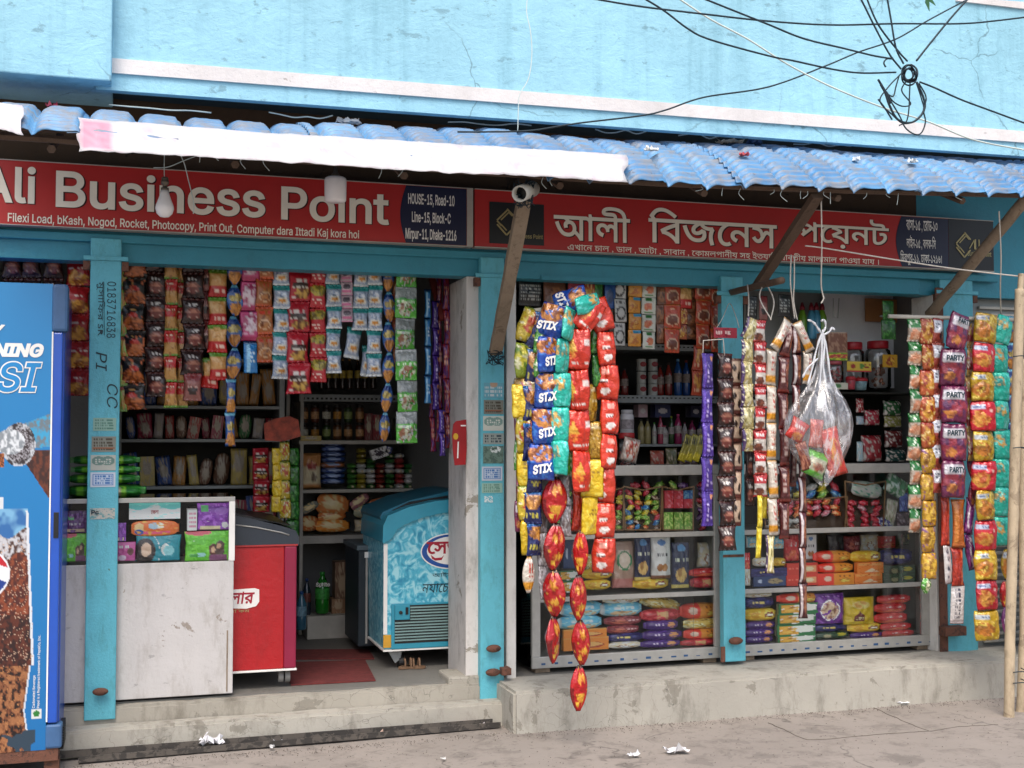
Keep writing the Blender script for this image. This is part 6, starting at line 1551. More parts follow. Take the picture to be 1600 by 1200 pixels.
# biscuit prints
PB=dict(
 blueice=[('b','5ca0bc'),('f',.5,.75,.3,.2,'b8a07c','7c5c3c'),('t',.3,.2,.75,.55,'d8e4e8',1),('s','9cc8d8',.7),('r',0,0,.08,1,'c8d4d8')],
 orangebox=[('b','c0702c'),('r',0,0,1,.08,'d08c4c'),('e',.6,.6,.3,.25,'8c2c1c'),('e',.62,.55,.24,.16,'c89058')],
 maroonp=[('b','6c2830'),('f',.35,.5,.25,.3,'a85c4c','5c1c24'),('t',.55,.3,.9,.6,'c89898',1),('s','8c4c50',.7)],
 navyp=[('b','20204c'),('t',.25,.3,.7,.62,'c0a85c',1),('s','34346c',.7)],
 purplep=[('b','38205c'),('t',.3,.25,.6,.6,'b8acc8',1),('e',.75,.5,.11,.3,'b88050'),('s','503478',.72)],
 creamp=[('b','b8b098'),('f',.5,.6,.3,.25,'8c5c34','d0c8b0'),('s','d0ccb8',.6)],
 goldp=[('b','b0984c'),('s','e0d090',.6),('s','7c6424',.82)],
 redmp=[('b','8c2028'),('r',.35,.2,.65,.8,'a8845c'),('s','b04048',.7)],
 orangep=[('b','c07830'),('r',.0,.0,.45,1,'b83024'),('e',.28,.45,.1,.25,'d0a090'),('f',.75,.6,.14,.24,'d8a850','8c5020'),('t',.6,.15,.9,.35,'6c2c1c',1)],
 redpk=[('b','a82428'),('t',.3,.2,.9,.5,'d8ccc8',1),('f',.5,.75,.4,.2,'b86040','8c2020'),('s','c85050',.78)],
 yellowbis=[('b','b8942c'),('r',.55,.3,.85,.72,'6c2424'),('t',.58,.38,.82,.62,'d8ccb0',1),('e',.3,.5,.12,.3,'a87c24'),('s','d0b050',.75)],
 greenbox=[('b','1f5c34'),('r',.04,.12,.55,.88,'b8842c'),('r',.42,.12,.96,.7,'c4c4b4'),('f',.3,.5,.2,.3,'c89440','8c6020'),('s','dcdcc8',.85)],
 cookies=[('b','1c2444'),('e',.5,.12,.22,.08,'3c70a0'),('t',.15,.32,.9,.44,'c8c0a8',1),('e',.5,.72,.3,.12,'b08850'),('f',.5,.7,.32,.14,'c09c60','8c6430'),('r',0,.92,1,1,'b09c54')],
 whitecook=[('b','c8c8cc'),('e',.5,.14,.2,.07,'4c70a0'),('t',.2,.38,.8,.48,'343438',1),('e',.38,.73,.17,.09,'8c5c34'),('e',.62,.73,.17,.09,'9c6c3c'),('r',0,.92,1,1,'6c4430')],
 oats=[('b','4c2068'),('o',.45,.55,.34,.34,'c8b8c8',.75),('e',.45,.55,.29,.29,'a8907c'),('f',.45,.55,.26,.26,'b09c84','7c5848'),('t',.2,.05,.8,.14,'8c60a0',1),('s','60307c',.7)],
 yellowsq=[('b','b09824'),('e',.5,.28,.28,.14,'c8a868'),('f',.5,.28,.24,.12,'d0b070','a88040'),('y',.45,.6,.18,.1,'5c2424'),('r',.3,.66,.6,.86,'5c2424'),('t',.34,.7,.56,.83,'d0c090',2)],
 navybox=[('b','28385c'),('e',.2,.5,.06,.2,'98a0b0'),('f',.68,.5,.2,.3,'8c7c5c','4c4438')],
 orngbox2=[('b','c06c34'),('r',.05,.1,.95,.25,'cc844c'),('y',.55,.7,.3,.2,'c4a88c'),('s','a85020',.85)],
 redbox=[('b','a83024'),('r',.55,.25,.95,.75,'c8845c'),('e',.72,.5,.14,.2,'d0b090'),('t',.05,.3,.45,.6,'c86050',1)],
 darkgreenbox=[('b','24382c'),('e',.35,.5,.1,.3,'8c8468'),('e',.75,.35,.14,.22,'9c9430'),('s','34543c',.7)],
 blackpk=[('b','141418'),('s','2c2430',.7)],
 tissue=[('b','8c7468'),('o',.5,.4,.35,.22,'2c6844',.72),('r',.25,.2,.75,.6,'a89c90'),('o',.5,.4,.3,.2,'2c6844',.7),('r',.0,.8,1,1,'94605c')],
)
GI='biscuit and cookie packs in the glass display cabinets'
def C_(x0,y0,x1,y1,k,style,label,Y=.12,cat=None,**kw):
    cat=cat or ('box' if style=='box' else 'biscuit pack'); kw.setdefault('nx',26); kw.setdefault('nz',20)
    if style=='roll': kw.setdefault('depth',1.2)
    return item(x0,y0,x1,y1,Y,PB[k],style,label,cat,name='carton' if style=='box' else 'biscuit_pack',group=GI,**kw)
GAIN[0]=1.75
# left cabinet, bottom shelf
L1='left cabinet bottom shelf'
for (x0,y0,x1,y1,k,st,l,kw) in [
 (880,996,950,1016,'orangebox','box','orange carton under the light blue packs, lower of two, '+L1,{}),
 (880,983,947,997,'orangebox','box','orange carton under the light blue packs, upper of two, '+L1,{}),
 (872,963,944,985,'blueice','roll','light blue biscuit pack, lower left one, '+L1,{}),
 (876,940,945,965,'blueice','roll','light blue biscuit pack, upper left one behind the pointed red packets, '+L1,{}),
 (940,941,1007,965,'blueice','roll','light blue biscuit pack, upper right one, '+L1,{}),
 (944,929,1002,944,'creamp','roll','pale packet lying on the light blue packs, '+L1,{}),
 (946,963,1004,978,'maroonp','roll','maroon pack, upper of two beside the light blue packs, '+L1,{}),
 (948,977,1000,991,'maroonp','roll','maroon pack, lower of two beside the light blue packs, '+L1,{}),
 (950,989,1006,1004,'navyp','roll','navy biscuit pack above the cream one, '+L1,{}),
 (952,1003,1002,1014,'creamp','roll','cream pack on the shelf board between the cartons and purple packs, '+L1,{}),
 (1003,933,1067,955,'goldp','roll','gold foil pack lying tilted on top, '+L1,dict(tilt=.22,mat=foil,Y=.16)),
 (1003,952,1066,972,'redmp','roll','dark red pack under the tilted gold one, '+L1,{}),
 (1008,969,1062,986,'purplep','roll','purple biscuit pack, top of three, '+L1,{}),
 (1004,985,1068,1001,'purplep','roll','purple biscuit pack, middle of three, '+L1,{}),
 (1002,1000,1064,1013,'purplep','roll','purple biscuit pack, bottom of three, '+L1,{}),
 (1066,943,1127,969,'orangep','roll','large orange and red pack at the top right, '+L1,{}),
 (1068,967,1127,984,'goldp','roll','gold foil pack between two orange and red ones, '+L1,dict(mat=foil)),
 (1068,983,1127,1000,'orangep','roll','orange and red pack under the gold one, '+L1,{}),
 (1064,999,1122,1010,'redmp','roll','dark red pack at the bottom right, '+L1,{}),
]: C_(x0,y0,x1,y1,k,st,l,**kw)
L2='left cabinet middle shelf'
for (x0,y0,x1,y1,k,st,l,kw) in [
 (874,892,904,907,'greenbox','box','green and white box, upper one, '+L2,{}),(874,908,904,926,'greenbox','box','green and white box, lower one, '+L2,{}),
 (880,842,908,888,'navybox','box','dark blue card box standing with a pale ribbon, '+L2,dict(Y=.2)),
 (916,866,936,892,'goldp','bag','mustard pouch standing on the yellow rolls, '+L2,dict(Y=.2)),
 (911,889,959,906,'yellowbis','roll','yellow biscuit roll, upper of two, '+L2,{}),(912,906,957,923,'yellowbis','roll','yellow biscuit roll, lower of two, '+L2,{}),
 (958,846,994,920,'tissue','bag','clear pack with green rimmed square label, '+L2,dict(Y=.15,nx=34,nz=40)),
 (993,840,1018,908,'cookies','bag','navy cookies pouch left of the white one, '+L2,dict(nx=26,nz=40)),
 (1019,839,1050,905,'whitecook','bag','white cookies pouch between two navy ones, '+L2,dict(nx=26,nz=40,Y=.1)),
 (1051,848,1079,920,'cookies','bag','navy cookies pouch right of the white one, '+L2,dict(nx=26,nz=40,Y=.1)),
 (992,903,1048,922,'yellowbis','roll','yellow biscuit roll under the white pouch, '+L2,{}),
 (1079,888,1127,902,'redpk','roll','red pack, upper of two at the right, '+L2,{}),(1080,902,1127,920,'redmp','roll','brown-red pack, lower of two at the right, '+L2,{}),
 (1092,848,1126,888,'creamp','bag','pouch of biscuits in clear film at the right, '+L2,dict(Y=.2)),
]: C_(x0,y0,x1,y1,k,st,l,**kw)
# right cabinet, bottom shelf
L3='right cabinet bottom shelf'
for (x0,y0,x1,y1,k,st,l,kw) in [
 (1163,926,1206,934,'creamp','roll','pale packet squeezed under the shelf at the left, '+L3,{}),
 (1163,933,1212,952,'navyp','roll','navy pack with gold lettering at the left, '+L3,{}),(1164,951,1216,972,'yellowbis','roll','yellow biscuit roll below the navy one, '+L3,{}),
 (1164,971,1212,984,'purplep','roll','purple pack, top of three at the left, '+L3,{}),(1162,983,1210,995,'purplep','roll','purple pack, middle of three at the left, '+L3,{}),(1162,994,1208,1006,'purplep','roll','purple pack, bottom of three at the left, '+L3,{}),
 (1216,927,1282,944,'orangep','roll','orange and red pack on the green boxes, '+L3,{}),
 (1215,943,1276,959,'greenbox','box','green and white carton, top of the stack of four, '+L3,{}),(1213,959,1272,975,'greenbox','box','green and white carton, second from the top, '+L3,{}),(1212,976,1271,993,'greenbox','box','green and white carton, third from the top, '+L3,{}),(1213,993,1271,1004,'greenbox','box','green and white carton, bottom of the stack, '+L3,{}),
 (1275,928,1321,976,'oats','bag','purple pouch with a round bowl picture, '+L3,dict(nx=46,nz=46,Y=.1)),
 (1271,975,1323,988,'navyp','roll','navy roll under the purple pouch, '+L3,{}),(1271,988,1326,999,'darkgreenbox','roll','dark green roll under the navy one, '+L3,{}),
 (1320,934,1368,977,'yellowsq','bag','square yellow pouch with house print, '+L3,dict(nx=40,nz=40,Y=.1)),
 (1323,974,1378,989,'yellowbis','roll','yellow roll below the square yellow pouch, '+L3,{}),(1328,988,1378,998,'purplep','roll','magenta roll at the bottom below the yellow ones, '+L3,{}),
 (1370,930,1424,944,'redpk','roll','red biscuit pack, highest at the right, '+L3,{}),(1368,943,1418,959,'redpk','roll','red biscuit pack, second from the top at the right, '+L3,{}),(1368,958,1420,975,'redpk','roll','red biscuit pack, third from the top at the right, '+L3,{}),(1374,974,1424,986,'redpk','roll','red biscuit pack, fourth from the top at the right, '+L3,{}),(1376,985,1428,996,'redpk','roll','red biscuit pack, lowest at the right, '+L3,{}),
]: C_(x0,y0,x1,y1,k,st,l,**kw)
L4='right cabinet middle shelf'
for (x0,y0,x1,y1,k,st,l,kw) in [
 (1160,864,1172,890,'redpk','bag','red pouch against the post, '+L4,{}),(1160,888,1172,916,'creamp','bag','tan pouch against the post, '+L4,{}),
 (1176,900,1226,916,'navybox','box','navy box at the left, lower, '+L4,{}),(1172,888,1228,901,'navyp','box','navy box at the left, upper, '+L4,{}),
 (1166,838,1184,856,'blueice','bag','pale blue pouch high at the left, '+L4,dict(Y=.2)),(1204,838,1226,858,'blueice','bag','pale blue pouch beside the hanging sticks, '+L4,dict(Y=.2)),
 (1178,871,1206,886,'creamp','roll','cream pack on the navy boxes, '+L4,{}),(1206,872,1230,886,'yellowbis','roll','small yellow roll on the navy boxes, '+L4,{}),
 (1226,836,1250,878,'redpk','bag','red pouch behind the maroon strip, '+L4,dict(Y=.18)),(1257,836,1274,876,'whitecook','box','white card box standing behind, '+L4,dict(Y=.2)),
 (1228,880,1276,898,'redbox','box','red box, upper of two, '+L4,{}),(1227,898,1276,915,'redbox','box','red box, lower of two, '+L4,{}),
 (1274,861,1333,880,'orangep','roll','orange and red pack, top one in the middle, '+L4,{}),(1332,861,1380,880,'yellowbis','roll','yellow pack beside the top orange one, '+L4,{}),
 (1276,880,1336,896,'orangep','roll','orange and red pack, middle one, '+L4,{}),(1276,896,1332,914,'orangep','box','orange and red box, bottom one in the middle, '+L4,{}),
 (1337,879,1378,896,'orngbox2','box','orange box, upper of two, '+L4,{}),(1333,896,1376,912,'orngbox2','box','orange box, lower of two, '+L4,{}),
 (1379,858,1432,884,'navyp','roll','dark blue pack near the right end, '+L4,{}),(1378,884,1428,899,'darkgreenbox','box','dark green box, upper, near the right end, '+L4,{}),(1378,899,1428,911,'darkgreenbox','box','dark green box, lower, near the right end, '+L4,{}),
 (1294,836,1320,862,'blackpk','bag','black pouch at the back, '+L4,dict(Y=.3)),(1320,838,1345,864,'maroonp','bag','dark brown pouch at the back beside the black one, '+L4,dict(Y=.3)),(1346,836,1374,862,'creamp','bag','brown-grey pouch at the back, '+L4,dict(Y=.3)),(1374,838,1397,856,'redpk','box','bright red box at the back right, '+L4,dict(Y=.28)),(1404,832,1424,852,'darkgreenbox','bag','green pouch at the back right corner, '+L4,dict(Y=.3)),
]: C_(x0,y0,x1,y1,k,st,l,**kw)
# ---- candy trays on the upper shelves (sloping compartments)
m_tray=plain('tray_wood','8c6c4c',.7); m_wrap=foil
CANDY=dict(red=[('b','a82430'),('s','d86070',.62),('r',0,0,.3,1,'a02838')],green=[('b','5c8c34'),('s','a8c868',.6)],orange=[('b','b8542c'),('s','e0945c',.62)],yellow=[('b','b8a428'),('s','e0d470',.6)],blue=[('b','245c9c'),('s','6ca0d0',.6)],purple=[('b','4c2c5c'),('s','8c6c9c',.6)],brown=[('b','5c4034'),('s','b8a898',.62)],silver=[('b','9c9c98'),('s','d0d0cc',.55)],pink=[('b','a85c6c'),('s','d8a0a8',.6)])
def tray(pa,pb,ya,yb,Y,label,slant=0):
    t=thing('candy_tray',label,'tray',at((pa+pb)/2,yb,Y))
    for x,s_ in ((pa,-slant),(pb,slant)):
        p0,p1=at(x,yb,Y),at(x+s_,ya,Y); T('tray_edge',[p0,p1],.0045,m_tray,t,5,False)
    T('tray_edge',[at(pa,yb,Y),at(pb,yb,Y)],.0045,m_tray,t,5,False); T('tray_edge',[at(pa-slant,ya,Y),at((pa+pb)/2,ya+6,Y),at(pb+slant,ya,Y)],.0045,m_tray,t,5,False)
    plate('tray_floor',[at(pa,yb,Y+.03),at(pb,yb,Y+.03),at(pb+slant,ya,Y+.16),at(pa-slant,ya,Y+.16)],plain('tray_inside','4c3c30',.8),t,.004)
    return t
cr=random.Random(23)
def candies(pa,pb,ya,yb,Y,cols,w,where,sq=False,dens=1.0):
    h=w*(.95 if sq else .6); rowsn=max(1,int((yb-ya)/h)); 
    for j in range(rowsn):
        y=yb-h*(j+1); n=max(1,int((pb-pa)/w*(1 if sq else 1.05)))
        for i in range(n):
            if not sq and cr.random()>dens: continue
            x=pa+(pb-pa-w)*(i+.0)/max(1,n-1)+(0 if sq else cr.uniform(-2.5,2.5)); c=cr.choice(cols(j,rowsn) if callable(cols) else cols)
            o=item(x,y,x+w,y+h+1,Y+.02+.006*j+cr.uniform(-.008,.008),CANDY[c],'box' if sq else 'candy','%s wrapped candy heaped in %s'%(c,where),'candy',name='candy',mat=m_wrap,nx=8,nz=6,depth=.9,tilt=0 if sq else cr.uniform(-.9,.9),var=cr.randint(0,2),group='%s candies in %s'%(c,where),dm=.02 if sq else None)
tray(977,1032,760,828,.1,'wooden rimmed tray of mixed wrapped candies, middle one of the left cabinet top shelf',3)
candies(978,1032,765,828,.1,['green','orange','red','blue','yellow','brown','red','green'],13,'the middle tray of the left cabinet')
tray(1036,1083,760,828,.1,'wooden rimmed tray with square green candies, right tray of the left cabinet',1)
candies(1037,1083,793,827,.1,['green'],14,'the right tray of the left cabinet',sq=True)
candies(1038,1082,766,793,.1,lambda j,n:['red','blue','red'],14,'the right tray of the left cabinet',sq=True)
tray(930,974,762,828,.1,'wooden rimmed tray partly hidden by the red packets, left tray of the left cabinet',0)
candies(932,974,765,828,.1,['yellow','silver','red','green','brown'],13,'the left tray of the left cabinet')
candies(868,925,768,828,.1,['red','green','silver','brown'],14,'the tray behind the big snack bunch')
candies(985,1080,744,763,.13,['red','green','purple','yellow','blue'],17,'the upper row of the left cabinet')
candies(1090,1125,748,828,.14,['brown','red','purple'],14,'the corner beside the coffee strip')
tray(1196,1320,776,826,.1,'wooden rimmed tray of red and brown candies, left tray of the right cabinet',4)
candies(1197,1252,805,826,.1,['brown','silver'],14,'the left tray of the right cabinet')
candies(1197,1316,777,806,.1,['red','red','orange','pink'],15,'the left tray of the right cabinet')
candies(1200,1318,748,778,.15,['blue','green','yellow','red','silver'],19,'the upper row of the right cabinet')
tray(1324,1380,752,826,.1,'slanting tray of red candies in the right cabinet',4)
candies(1324,1378,776,826,.1,['red','red','pink'],15,'the slanting tray of the right cabinet')
item(1330,752,1382,778,.14,[('b','a8b8ac'),('s','d8e0d8',.55),('s','4c8c7c',.8)],'roll','pale green silver pouch on the red candies of the slanting tray','pouch',mat=foil,tilt=.15,name='pouch')
for a in [(1386,744,1422,776,'green and silver pouch leaning in the right corner of the upper shelf',[('b','2c6c44'),('s','a8c8b0',.6)],.5),(1384,780,1402,822,'pale floral pouch standing in the right corner',[('b','9c9484'),('s','c8c0a8',.6),('s','6c7c4c',.8)],.25),(1406,770,1420,800,'blue pouch at the right corner under the green one',[('b','1f3c8c'),('s','5c78c0',.7)],0),(1402,800,1424,826,'dark mixed pouch low in the right corner',[('b','3c2c34'),('s','7c6c74',.7)],0),(1372,808,1396,827,'small blue and silver sachets low beside the red candy tray',[('b','3c3c7c'),('s','c0c0cc',.6)],0)]:
    item(a[0],a[1],a[2],a[3],.13,a[5],'bag',a[4],'pouch',mat=foil,tilt=a[6],name='pouch')
GAIN[0]=1.3
# ================================================================= BACK SHELVES, right bays
YQ=.95
rq=thing('wall_rack','grey slotted steel rack behind the left display cabinet','shelf rack',(xw(1040,YQ),YQ+.1,FZ))
qa,qb=xw(960,YQ),xw(1135,YQ)
for y,h in ((538,10),(618,12),(694,4)):
    z=zw(1040,y,YQ); B('shelf',(qa,YQ,z-h*mpp(1040,YQ)),(qb,YQ+.35,z),m_steel,rq,.002)
    if h>5:
        for k in range(24): B('slot_strip',(qa+.03+k*.029,YQ-.003,z-.02),(qa+.043+k*.029,YQ-.0005,z-.012),m_dark,rq)
B('rack_back',(qa-.3,YQ+.36,FZ),(qb,YQ+.38,2.45),m_dark,rq)
for X in (qa-.02,qb): B('rack_upright',(X-.015,YQ-.006,FZ),(X+.015,YQ+.36,2.45),m_steel,rq)
# tins
for col,x in enumerate((997,1015)):
    for row,y in enumerate((610,591,571)):
        c=at(x+8,y+8,YQ+.05); u=mpp(x,YQ); r=7.6*u; c.y+=r; h=18.5*u
        t=thing('tin','white milk tin with red label, %s column, %s row on the rack'%(('left','right')[col],('bottom','middle','top')[row]),'tin',c,'white tins stacked on the rack')
        Lz('tin_body',[(r,0),(r*.98,.002),(r*.98,h-.002),(r,h)],c,plain('tin_white','b8bab4',.35),t,16)
        e=at(x+8,y,YQ+.05); plate('label_oval',[V3(c.x+r*.7*math.cos(a*PI/8),c.y-r*1.03,c.z+h*.55+h*.22*math.sin(a*PI/8)) for a in range(16)],plain('tin_red','8c1c20',.5),t,.002)
# red and blue bottles on that shelf
for i,(x,w,y0,c,cp,l) in enumerate([(978,13,575,'6c201c','2c2c34','dim red bottle left of the white tins'),(965,12,580,'1f4c2c','2c2c2c','dark green bottle at the left of the tin shelf'),(1034,12,570,'7c241c','34241c','red bottle right of the tins'),(1047,12,566,'7c2820','34241c','second red bottle right of the tins'),(1062,13,560,'24508c','6c9cc0','blue bottle on the tin shelf'),(1075,12,562,'1f4480','7c2420','blue bottle with red cap on the tin shelf'),(1110,12,566,'2c4c2c','1c1c1c','dark bottle near the orange strip on the tin shelf')]):
    bottle(x,y0,618,w,YQ+.05,c,cp,l,'8c7c74')
for i,(x,w,y0,c,cp,l) in enumerate([(1004,11,655,'94885c','2c2c24','olive shampoo bottle, left of the pair'),(1014,11,655,'948858','2c2c24','olive shampoo bottle, right of the pair'),(1024,7,660,'b0b4a8','4c9c34','small white bottle with green cap'),(1034,9,650,'a83c54','7c1c34','pink bottle behind the white tubs'),(1041,12,665,'c0bcb8','b04054','white lotion bottle with pink cap'),(1051,9,650,'2c4c24','8c9c2c','dark green bottle with olive cap'),(1062,12,647,'a02c5c','c04c7c','large pink lotion bottle'),(1072,9,660,'b8b0b4','7c2c4c','white bottle beside the large pink one'),(1084,12,657,'8c3058','6c1c3c','second pink bottle nearer the purple strip'),(1097,11,655,'24244c','14142c','dark blue bottle behind the purple strip')]):
    bottle(x,y0,694,w,YQ+.06,c,cp,l,None if i<2 else 'b0a4a0')
for (x0,y0,x1,y1,c,l) in [(998,632,1012,652,'a88c90','pale pink carton above the olive bottles'),(1024,632,1048,652,'1f2450','dark blue pouch above the pink bottle'),(1080,634,1096,652,'24243c','dark carton with white oval label above the pink bottles')]:
    item(x0,y0,x1,y1,YQ+.16,[('b',c),('e',.5,.5,.3,.2,'b8b0b0')],'box',l,'carton',dm=.08)
for (x0,y0,x1,y1,c,l) in [(1018,704,1040,730,'8c3c2c','dim reddish packet on the cabinet top behind'),(1042,700,1060,730,'4c4c2c','dim olive packet on the cabinet top behind'),(1062,706,1092,730,'3c2420','dim brown packet heap on the cabinet top behind')]:
    item(x0,y0,x1,y1,.5,[('b',c),('s','8c7c6c',.7)],'bag',l,'packet')
# jars on the left cabinet top
jar(984,640,678,22,.35,'b8b8bc','a8a8ac','white jar with small dark print on top of the red lidded box',cat='jar',ops='8c8488')
jar(985,676,733,30,.2,'a83c34','a02024','clear jar of red sweets with red lid beside the red strip',glassy=True,parts=.9)
o=item(974,684,1001,722,.17,[('b','b09c90'),('f',.5,.5,.35,.4,'a8402c','c8a890'),('s','d8d0c8',.75)],'bag','clear pouch of red nuts leaning on the red lidded jar','pouch',tilt=.25,name='pouch',mat=foil)
for i,(x,l) in enumerate([(1069,'left'),(1080,'middle'),(1091,'right')]):
    item(x-3,678,x+9,722,.25,[('b','8c8434'),('t',.15,.1,.8,.5,'3c3c30',4),('r',0,.7,1,1,'b8a828')],'bag','yellow and dark sachet with print, %s of three leaning left of the purple strip'%l,'sachet',tilt=.35,name='sachet',mat=foil)
# jars and packs on the right cabinet top
YT=.3
GJ='round plastic sweet jars with red lids'
jar(1343,533,607,38,YT,'b86c4c','a81c28','big clear jar with red lid and yellow label, left of the two',glassy=True,parts=.35,group=GJ)
jar(1384,531,607,40,YT,'8c5c44','a81c28','big clear jar with red lid, right of the two',glassy=True,parts=.6,group=GJ)
item(1325,565,1363,581,YT-.02,[('b','c0a83c'),('r',0,.85,1,1,'a82430'),('e',.25,.45,.1,.25,'8c2424'),('e',.6,.45,.1,.25,'4c7c34'),('t',.7,.2,.95,.7,'7c2424',2)],'box','yellow fruit label band in front of the left red lidded jar','label',dm=.004,name='label_band')
item(1381,554,1404,574,YT-.02,[('b','b88c24'),('f',.5,.5,.3,.3,'8c3c24','d0a840')],'box','orange yellow label on the right red lidded jar','label',dm=.004,name='label_band')
item(1296,519,1326,554,YT,[('b','7c5444'),('s','a07c64',.6),('r',.0,.0,1,.06,'b09c8c')],'box','brown wrapped block above the green jelly box','box',dm=.14)
item(1295,551,1326,563,YT-.01,[('b','6c9430'),('r',.0,.25,1,.7,'b0443c'),('s','c0c03c',.7)],'box','green and red jelly box under the brown block','box',dm=.15)
jar(1311,563,600,32,YT-.05,'a84c54','a84c54','clear tub of pink sweets under the green jelly box',glassy=True,parts=.95)
item(1300,598,1326,608,YT-.06,[('b','b0b0a0'),('e',.4,.5,.2,.3,'4c7c4c')],'box','flat white box with green print at the shelf edge','box',dm=.1)
for i,(x0,x1,y0,y1,c,l) in enumerate([(1326,1342,588,608,'a8404c','red lidded small cup beside the pink tub'),(1340,1362,590,609,'7ca0a8','pale cup with green and red print in front of the jars')]):
    bm=bmesh.new(); c0=at((x0+x1)/2,y1,YT-.08); u=mpp(x0,YT); r=(x1-x0)*u/2; h=(y1-y0)*u; t=thing('small_tub',l,'tub',c0+V3(0,r,0))
    Lz('tub_body',[(r*.75,0),(r*.95,h*.7),(r*.9,h*.72)],c0+V3(0,r,0),plain('tub_'+c,c,.35,var=.4,scale=50),t,14); Lz('lid',[(r,h*.72),(r,h*.9),(r*.8,h)],c0+V3(0,r,0),plain('lid_a81c28','a81c28',.4),t,14)
B('middle_shelf',(xw(1165,.42),.28,zw(1300,612,.28)-.01),(xw(1425,.42),.62,zw(1300,612,.28)),m_dark,None); tag(bpy.data.objects['middle_shelf'],'dark shelf board carrying the red lidded jars','shelf')
B('inner_rack_back',(xw(1165,.62),.625,1.29),(xw(1300,.62),.64,2.45),m_steel,None); tag(bpy.data.objects['inner_rack_back'],'grey rack panel at the back of the far right bay','panel')
B('inner_rack_back',(xw(1300,.62),.625,1.29),(xw(1440,.62),.64,zw(1350,612,.62)),m_dark,None); tag(bpy.data.objects['inner_rack_back.001'],'dark panel behind the candy packs under the jar shelf','panel')
tag(B('white_sheet',(xw(1288,.58),.58,zw(1350,606,.58)),(xw(1470,.58),.59,zw(1380,455,.58)),plain('white_board','eceef2',.6,var=.04)),'smooth pale grey board on the wall above the jars','board')
GZ='small packs under the jar shelf'
zz_=[('1340,622,1352,645','8c2c30','red pouch by the clear bag edge'),('1340,650,1352,664','a0b8c8','pale blue label card by the clear bag edge'),('1354,640,1378,665','a83040','red candy pouch in the middle under the jars'),('1384,625,1412,650','2c5c34','green pouch at the right under the jars'),('1384,650,1412,668','8c8c4c','olive green printed pouch at the right'),('1350,680,1382,722','a03038','striped red candy sticks packet'),('1340,690,1350,722','a8c4cc','pale blue card standing beside the striped red packet'),('1386,672,1414,700','6c2c2c','dark red pouches stacked at the right'),('1386,702,1418,722','2c4c48','dark green flat pouches at the right'),('1296,640,1336,700','6c4c44','brown packs behind the clear bag'),('1176,620,1200,660','3c3c3c','dark pack behind the cream strip'),('1180,670,1212,724','4c4c44','grey green pack behind the white stick packets')]
for a,c,l in zz_:
    x0,y0,x1,y1=map(int,a.split(',')); item(x0,y0,x1,y1,.34,[('b',c),('s','c8c0b8',.72),('t',.15,.15,.85,.35,'c8c0b8',1)],'bag',l,'pouch',name='pouch',mat=foil,group=GZ)
# soap bottles at the top
for i,(x,c) in enumerate([(1254,'6c9c2c'),(1268,'4c94b8'),(1276,'4c94b8'),(1285,'6c9c2c')]):
    t=thing('spray_bottle','%s bottle with dark red nozzle high behind the ropes, place %s from the left'%('green' if c=='6c9c2c' else 'light blue',('one','two','three','four')[i]),'bottle',at(x,530,.45),'coloured bottles with red nozzles')
    c0=at(x,530,.45); u=mpp(x,.45)
    Lz('bottle_body',[(6*u,0),(7*u,4*u),(7*u,34*u),(4*u,44*u),(3*u,46*u)],c0,plain('bottle_'+c,c,.3,coat=.3),t,12); Lz('nozzle',[(4*u,46*u),(4*u,50*u),(1.5*u,58*u)],c0,plain('nozzle_red','7c1c2c',.4),t,10)
tag(B('brown_card',(xw(1354,.55),.54,zw(1380,503,.54)),(xw(1415,.55),.55,zw(1380,467,.54)),plain('brown_card','a87448',.7)),'brown printed card hanging on the wall above the jars','card')
o=bpy.data.objects; 
tag(T('metal_hook',[at(1302,466,.3),at(1303,496,.3),at(1309,497,.3),at(1311,466,.3)],.0025,m_steel,None,6),'long wire hook hanging over the pale board','hook')
tag(T('rail_bar',[at(1375,494,.3),at(1432,497,.3)],.006,m_steel,None,8),'short steel bar under the brown card','bar')
GAIN[0]=1.15
# ================================================================= CLEAR PLASTIC BAG
pb=thing('plastic_bag','clear plastic carrier bag of snacks hanging knotted from a white rope','plastic bag',at(1283,752,-.6))
m_bag,nt,b=newmat('thin_clear_plastic')
tr=nt.nodes.new('ShaderNodeBsdfTransparent'); gl_=nt.nodes.new('ShaderNodeBsdfGlossy'); gl_.inputs['Roughness'].default_value=.18; df_=nt.nodes.new('ShaderNodeBsdfDiffuse'); df_.inputs[0].default_value=(.75,.77,.8,1)
bn=nt.nodes.new('ShaderNodeBump'); bn.inputs['Strength'].default_value=1; bn.inputs['Distance'].default_value=.01
nv=noisev(nt,26,4,.6,stretch=(1,1,.25),dist=.8); nt.links.new(nv,bn.inputs['Height']); nt.links.new(bn.outputs[0],gl_.inputs['Normal'])
fold=ramp(nt,nv,[(.50,(.05,)*3),(.66,(.6,)*3)])
m1=nt.nodes.new('ShaderNodeMixShader'); nt.links.new(fold,m1.inputs[0]); nt.links.new(tr.outputs[0],m1.inputs[1]); nt.links.new(df_.outputs[0],m1.inputs[2])
m2=nt.nodes.new('ShaderNodeMixShader'); m2.inputs[0].default_value=.13; nt.links.new(m1.outputs[0],m2.inputs[1]); nt.links.new(gl_.outputs[0],m2.inputs[2]); nt.links.new(m2.outputs[0],nt.nodes['Material Output'].inputs[0])
bm=bmesh.new(); u=mpp(1283,-.6); cpt=at(1283,752,-.6)
prof_=[(752,2,4),(747,9,4),(730,26,0),(712,40,-3),(690,52,-3),(665,56,-3),(645,51,-2),(625,40,0),(606,24,1),(590,15,2),(570,9,1),(548,6,2),(530,5,2),(520,4,3)]
rings=[]; rr=random.Random(2)
